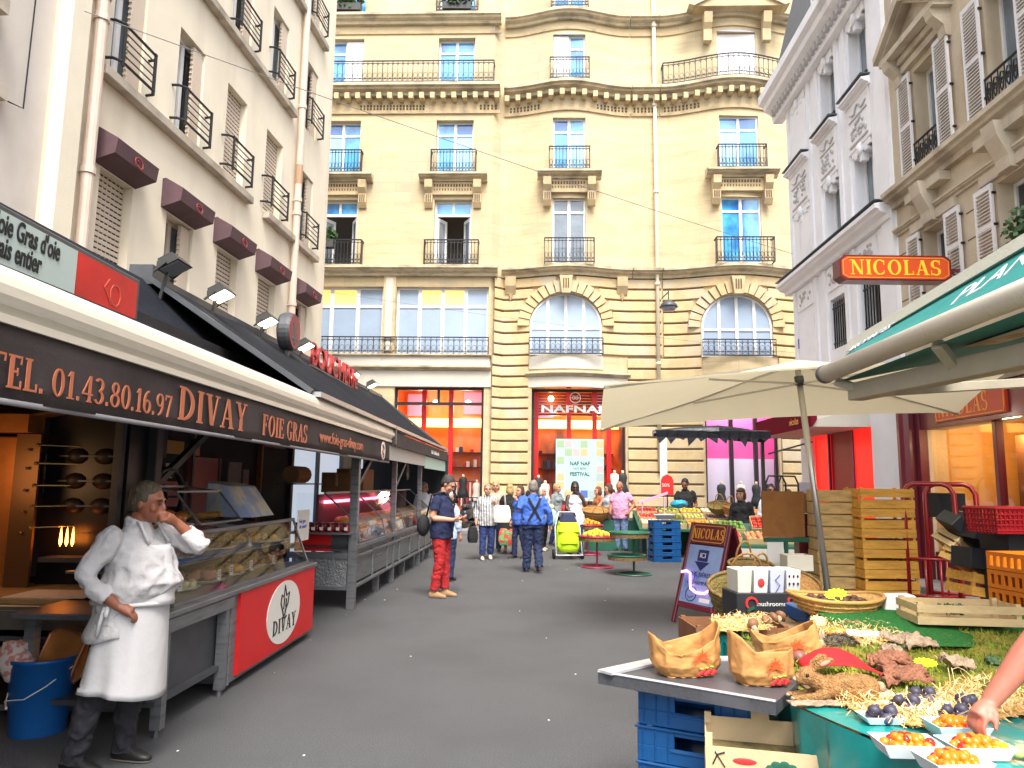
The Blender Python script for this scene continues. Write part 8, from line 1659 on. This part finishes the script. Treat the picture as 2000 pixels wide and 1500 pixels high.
for i in range(26):
    px, py = 1650 + (i % 9) * 8 + (i // 9) * 3, 1224 - (i // 9) * 8; p = at_z(px, py, .81); b = MB((MUSHP, MUSH, POT)[i % 3]); r = random.uniform(.017, .026); b.sph((0, 0, r * .8), (r, r, r * .85), 8, 6); tag(b.out('nut', smooth=True, loc=(p.x, p.y, .803 + .014 * (i % 2))), 'small round brown nut or onion lying below the wicker boat basket', 'nut', 'nuts below the wicker basket')
p = at_z(1690, 1247, .80); b = MB(PAPER); b.box(-.1, .1, -.05, .05, 0, .006); tag(b.out('paper_sheet', loc=(p.x, p.y, .825), rot=(R(8), 0, -.3)), 'white paper sheet lying on the straw heap', 'paper'); p = at_z(1630, 1240, .8); b = MB(ORG); b.sph((0, 0, 0), (.07, .05, .018), 10, 6, fn=lambda v: 1 + .25 * noise.noise(v * 4)); tag(b.out('chanterelles', smooth=True, loc=(p.x, p.y, .822)), 'flat heap of orange chanterelles on the straw', 'mushrooms')
# polystyrene box, poplar crate with herbs, on the turf
p = at_z(1752, 1192, .86); b = MB(PAPER); b.hexa([(-.12, -.1, 0), (.12, -.1, 0), (.12, .1, 0), (-.12, .1, 0)], [(-.085, -.07, .12), (.1, -.07, .13), (.1, .08, .13), (-.085, .08, .12)]); tag(b.out('foam_box', loc=(p.x, p.y, .84), rot=(0, 0, -.1), bevel=.008), 'white foam box between the wicker basket and the poplar crate', 'box')
p = at_z(1872, 1212, .86); t = wood_crate('wooden_crate', 'pale poplar crate with a sprig of herbs on the green turf', 'crate', (p.x, p.y, .855), -.10, .62, .32, .12, WOODP, rows=2, gap=.2)
b = MB(PLANT); leafball(b, (0, 0, .03), (.1, .07, .035), 160, .035); tag(b.out('herbs', loc=(p.x - .03, p.y, .90)), 'small sprig of green herbs in the poplar crate', 'herbs')
b = MB(mat('blue_crate_plastic', 0)); b.box(-.3, .3, -.2, .2, 0, .1); tag(b.out('plastic_crate', loc=(p.x - .45, p.y + .75, .72), bevel=.01), 'blue crate seen between the foam box and the wooden stack', 'crate'); wood_crate('wooden_crate', 'crate under the blue crate behind the foam box', 'crate', (p.x - .45, p.y + .75, 0), 0, .6, .4, .71, WOODG, rows=4, gap=.06)
# bark pieces on the moss
for i, (px, py, L, wd, m_, rz, lab) in enumerate(((1765, 1328, .125, .042, BARK, .1, 'curly red brown bark roll in front of the star card'), (1740, 1298, .11, .038, BARK, -.35, 'red brown bark piece left of the star card'), (1795, 1262, .125, .02, BARKG, .35, 'long pale driftwood bark at the top of the moss'), (1760, 1252, .11, .03, BARKG, -.5, 'short pale bark strip crossing the driftwood'), (1865, 1300, .07, .032, BARKG, .5, 'grey bark knot right of the star card'), (1735, 1278, .06, .024, BARKG, .2, 'small grey bark flake above the red brown bark'), (1600, 1258, .06, .03, BARKG, .0, 'grey bark chip beside the hedgehog'))):
    p = at_z(px, py, TZ + .06); b = MB(m_); rr = random.Random(i)
    for k in range(3 if m_ is BARK else 2):
        ph = rr.uniform(0, 6)
        b.grid(lambda a, c, k=k, ph=ph: Vector(((a - .5) * 2 * L * (1 - .12 * k), (c - .5) * wd * 2 + .02 * math.sin(a * 9 + ph) + (k - 1) * .02, .015 + .03 * math.sin(c * 3.1) + .02 * noise.noise(Vector((a * 6, c * 5, k + i))) + .012 * k + .012 * math.sin(a * 5 + ph))), 22, 8)
    tag(b.out('bark', smooth=True, solid=.006, loc=(p.x, p.y, TZ + .045), rot=(0, 0, rz)), lab, 'bark', 'bark pieces on the moss')
# stuffed rabbit lying at the edge of the slate board, red felt cap behind it, stuffed hedgehog
p = at_z(1640, 1372, TZ); rb = thing('rabbit', 'tan stuffed rabbit lying stretched out, head towards the street', 'rabbit', (p.x + .01, p.y + .03, TZ + .004), R(180))
b = MB(FUR)                                                  # +x is forward (to the left in the picture)
b.ell([(0, 0, .0, .01, .01)] * 2, 6) if False else None
b.sph((-.06, 0, .058), (.105, .062, .060), 18, 12); b.sph((.03, 0, .052), (.075, .052, .052), 16, 10); b.sph((-.12, .0, .055), (.06, .062, .052), 14, 10); b.sph((-.10, -.045, .035), (.06, .025, .036), 12, 8); b.sph((-.10, .045, .035), (.06, .025, .036), 12, 8)
b.tube([(.07, 0, .06), (.11, 0, .085)], [.042, .038], 12); b.sph((.135, 0, .10), (.048, .038, .04), 16, 12); b.sph((.172, 0, .088), (.026, .025, .024), 12, 8); b.sph((.15, 0, .078), (.03, .028, .018), 10, 6)
for q in (-1, 1):
    b.tube([(.06, q * .03, .03), (.12, q * .033, .018), (.185, q * .03, .014)], [.026, .018, .013], 10); b.sph((.2, q * .03, .013), (.022, .014, .012), 10, 6); b.sph((-.04, q * .055, .012), (.055, .016, .012), 10, 6)
    b.tube([(.118, q * .022, .128), (.095, q * .03, .15), (.06, q * .036, .172), (.028, q * .038, .178)], [.008, .017, .019, .006], 10, flat=.45)
o = b.out('body', rb); remesh(o, .0045, 2, (.012, .004))
b = MB(PINKE); [b.sph((.072, q * .044 - .0, .163), (.026, .004, .009), 10, 6, Matrix.Rotation(R(25), 3, 'Y')) for q in (-1, 1)]; b.out('inner_ear', rb, smooth=True)
b = MB(EYE); [b.sph((.148, q * .034, .108), (.008, .006, .0085), 10, 8) for q in (-1, 1)]; b.out('eye', rb, smooth=True); b = MB(FURL); b.sph((.19, 0, .086), (.012, .016, .014), 10, 8); b.sph((-.185, 0, .055), .024, 10, 8); [b.sph((.213, q * .03, .011), (.012, .012, .009), 8, 6) for q in (-1, 1)]; b.out('pale_fur', rb, smooth=True)
b = MB(MOSS2); 
for k in range(60): x, y = random.uniform(-.1, .0), random.uniform(-.05, .05); b.poly((x, y, .118), (x + .004, y, .118), (x + random.uniform(-.02, .02), y + random.uniform(-.02, .02), .13))
b.out('moss_sprigs', rb)
p = at_z(1640, 1352, TZ); b = MB(BARKG); b.grid(lambda a, c: Vector(((a - .5) * .3, (c - .5) * .07, .006 + .012 * noise.noise(Vector((a * 7, c * 4, 2))))), 20, 6); tag(b.out('bark', smooth=True, solid=.006, loc=at_z(1610, 1382, TZ) + Vector((0, 0, .012))), 'flat grey bark strip under the front paws of the rabbit', 'bark', 'bark pieces on the moss')
p = at_z(1660, 1318, TZ + .05); t = thing('felt_cap', 'bright red felt square propped behind the rabbit', 'felt', (p.x, p.y + .05, TZ + .05), .0)
b = MB(REDF); b.grid(lambda a, c: Vector((-.2 + .36 * a, -.06 + .13 * c - .03 * (a - .5), .005 + .085 * math.sin(math.pi * min(1, a * 1.05)) ** .8 * (.35 + .65 * c) + .015 * (1 - a))), 20, 8); b.out('cloth', t, smooth=True, solid=.005)
p = at_z(1690, 1350, TZ + .02); b = MB(PAPER); b.prism([(-.03, -.12), (.05, -.12), (.06, .0), (-.04, .09), (-.08, .06)], 0, .012); tag(b.out('paper_tray', loc=(p.x + .06, p.y + .02, TZ + .02), rot=(R(20), 0, .2)), 'white card edge sticking out behind the rabbit', 'card')
p = at_z(1640, 1270, TZ + .05); hg = thing('hedgehog', 'small stuffed hedgehog with grey spines on the moss', 'hedgehog', (p.x, p.y, TZ + .045), R(160))
b = MB(HEDG); b.sph((0, 0, .04), (.085, .05, .045), 16, 10)
for k in range(420):
    a, c = random.uniform(0, 6.28), random.uniform(.05, 1.35); d = Vector((math.cos(a) * math.cos(c) * .085, math.sin(a) * math.cos(c) * .05, math.sin(c) * .045)); n_ = d.normalized(); e = n_.orthogonal().normalized() * .0022; b.poly(Vector((0, 0, .04)) + d + e, Vector((0, 0, .04)) + d - e, Vector((-.012, 0, .04)) + d + n_ * .022)
b.out('body', hg); b = MB(FURL); b.sph((.085, 0, .028), (.04, .03, .026), 12, 8); b.sph((.122, 0, .024), (.014, .012, .01), 8, 6); b.out('head', hg, smooth=True); b = MB(EYE); b.sph((.133, 0, .024), .006, 8, 6); [b.sph((.105, q * .018, .036), .0045, 8, 6) for q in (-1, 1)]; b.out('eye', hg)
# white punnets of figs
def punnet(name, label, loc, rz, w, d, h, fruit, n, r, group, second=None, squash=.85, seed=0):
    t = thing(name, label, 'punnet', loc, rz, group); b = MB(PUNN); k = .78
    lo = [(-w * k, -d * k, 0), (w * k, -d * k, 0), (w * k, d * k, 0), (-w * k, d * k, 0)]; hi = [(-w, -d, h), (w, -d, h), (w, d, h), (-w, d, h)]
    for i in range(4): j = (i + 1) % 4; b.poly(lo[i], lo[j], hi[j], hi[i])
    b.poly(*lo); b.out('tray', t, solid=.003); rr_ = random.Random(seed); t.scale = (1, 1, 1)
    for i in range(n):
        f = MB(second if second and rr_.random() < .16 else fruit); a = i * 2.4; q = math.sqrt((i % max(1, int(n * .62)) + .5) / (n * .62)); zz = h * .72 + (r * .95 if i >= n * .62 else 0); q *= .8 if i < n * .62 else .55
        rr2 = r * rr_.uniform(.88, 1.1); f.sph((w * q * math.cos(a), d * q * math.sin(a), zz), (rr2, rr2 * rr_.uniform(.85, 1), rr2 * squash), 10, 7, Matrix.Rotation(a, 3, 'Z'))
        if fruit is FIG: f.sph((w * q * math.cos(a) + rr2 * .5, d * q * math.sin(a), zz + rr2 * .55), (rr2 * .35, rr2 * .3, rr2 * .4), 6, 5)
        f.out('fig' if fruit is FIG else 'tomato', t, smooth=True)
    return t
for i, (px, py, lab) in enumerate(((1722, 1410, 'white punnet of purple figs at the left front on the straw'), (1768, 1388, 'white punnet of purple figs in the middle on the straw'), (1800, 1372, 'white punnet of purple figs at the back beside the torn card'), (1862, 1408, 'white punnet of purple figs at the right front on the straw'), (1888, 1388, 'larger heap of purple figs at the right on the straw'))):
    p = at_z(px, py, TZ + .01); punnet('fruit_punnet', lab, (p.x, p.y, TZ + .012), .08 * i, .082, .05, .026, FIG, 6 if i < 4 else 8, .026, 'punnets of figs on the straw', seed=i)
for i, (px, py, lab, w) in enumerate(((1772, 1472, 'pale punnet of orange cherry tomatoes at the front left of the teal cloth', .105), (1868, 1436, 'pale punnet of orange cherry tomatoes behind the reaching hand', .10), (1905, 1476, 'pale punnet of cherry tomatoes right under the fingers', .105), (1862, 1508, 'pale punnet of orange and red cherry tomatoes cut by the bottom edge', .10))):
    p = at_z(px, py, TZ + .01); punnet('fruit_punnet', lab, (p.x, p.y, TZ + .012), -.06 + .05 * i, w, .07, .045, TOMO, 36, .0185, 'punnets of cherry tomatoes on the cloth', TOMR, .95, seed=20 + i)
p = at_z(1990, 1490, TZ); b = MB(mat('pale_yellow_pepper', (.6, .58, .18), .35)); [b.sph((.03 * k, .02 * (k % 2), .025), (.03, .02, .02), 8, 6) for k in range(4)]; tag(b.out('peppers', smooth=True, loc=(p.x, p.y, TZ + .01)), 'pale yellow peppers at the bottom right corner', 'peppers')
p = at_z(1822, 1392, TZ + .04); b = MB(mat('peach_card', (.62, .40, .24), .7)); b.prism([(-.05, 0), (.05, 0), (.06, .06), (.02, .045)], -.002, .002, 'y'); tag(b.out('card', loc=(p.x, p.y, TZ + .03), rot=(R(-30), 0, .2)), 'torn peach coloured card leaning among the fig punnets', 'card')
b = MB(PLANT); leafball(b, (0, 0, .02), (.05, .04, .015), 40, .04); tag(b.out('leaf_sprig', loc=at_z(1940, 1298, TZ + .05)), 'dark green leaves at the right of the moss', 'leaves')
# white straw strands looping over the moss
b = MB(STRAW2); rd = random.Random(8)
for k in range(26):
    px, py = rd.uniform(1850, 1960), rd.uniform(1300, 1372); p = at_z(px, py, TZ + .05); b.tube([(p.x + .03 * j * math.cos(k) , p.y + .03 * j * math.sin(k * 2.3), TZ + .05 + .035 * math.sin(j * .8 + k)) for j in range(5)], .0016, 4)
tag(b.out('straw'), 'pale straw strands looping at the right edge of the moss', 'straw', kind='stuff')
# boxes under the table
p = Vector((1.12, 2.92, 0)); bx = thing('fruit_box', 'open printed cardboard fruit box on top of the pile left of the teal cloth', 'box', (1.13, 3.46, .46), R(-14))
b = MB(mat('printed_card', (.56, .42, .24), .75, noise=(7, .08))); w, d, h = .25, .17, .12
b.box(-w, w, -d, -d + .006, 0, h); b.box(-w, w, d - .006, d, 0, h + .03); b.box(-w, -w + .006, -d + .006, d - .006, 0, h); b.box(w - .006, w, -d + .006, d - .006, 0, h); b.box(-w + .006, w - .006, -d + .006, d - .006, 0, .006)
for x in (-w, w - .03): b.box(x, x + .03, -d, -d + .02, h, h + .05); b.box(x, x + .03, d - .02, d, h, h + .05)
b.box(-.04, .04, d - .006, d, h + .03, h + .08); b.out('body', bx); b = MB(mat('moss_remains', (.14, .11, .04), .95, noise=(30, .5))); b.box(-w + .02, w - .02, -d + .02, d - .02, .007, .05); b.out('filling', bx)
b = MB(GRN)
for k in range(9): b.sph((.06 + .05 * math.cos(k * .7), -d - .001, .04 + .03 * math.sin(k * .7)), (.022, .003, .018), 7, 5)
b.use(mat('red_print', 0)); [b.sph((.03 + k * .03, -d - .003, .03 + .014 * (k % 2)), (.016, .003, .016), 8, 6) for k in range(4)]; b.sph((-.09, -d - .001, .07), (.05, .003, .014), 10, 6); b.use(INK); b.tube([(-.21, -d - .002, .1), (-.17, -d - .002, .04)], .003, 4); b.tube([(-.22, -d - .002, .05), (-.2, -d - .002, .09), (-.17, -d - .002, .1)], .004, 4); b.out('print', bx)
c_ = dup(bx, (1.13, 3.45, .31), R(-12), label='second printed fruit box under the open one at the bottom edge'); c_ = dup(bx, (1.13, 3.46, .16), R(-13), label='third printed fruit box of the pile'); c_ = dup(bx, (1.13, 3.46, .01), R(-13), label='lowest printed fruit box of the pile, on the ground')
p = at_z(1442, 1400, .35); b = MB(mat('green_clear_film', (.25, .5, .36), .25, noise=(6, .3))); b.sph((0, 0, .2), (.1, .1, .26), 16, 12, fn=lambda v: 1 + .35 * noise.noise(v * 3)); tag(b.out('plastic_bag', smooth=True, loc=(1.36, 3.9, .2)), 'crumpled pale green film bag between the blue crates and the drape', 'bag')
wood_crate('wooden_crate', 'crate on the ground under the pale green film bag', 'crate', (1.38, 3.95, 0), 0, .3, .3, .2, WOODG)
# litter on the asphalt
b = MB(PAPER); rl = random.Random(2)
for k in range(40):
    x, y = rl.uniform(-2.2, 1.8), rl.uniform(4.5, 19); s = rl.uniform(.004, .014) * (1 if k % 12 else 1.8); a = rl.uniform(0, 3.1); b.use(PAPER if k % 3 else CARD)
    b.prism([(x + s * math.cos(a), y + s * math.sin(a)), (x - s * .5 * math.sin(a), y + s * .5 * math.cos(a)), (x - s * math.cos(a), y - s * math.sin(a)), (x + s * .4 * math.sin(a), y - s * .4 * math.cos(a))], .002, .008)
tag(b.out('litter'), 'tiny scraps of paper scattered over the asphalt', 'litter', kind='stuff')
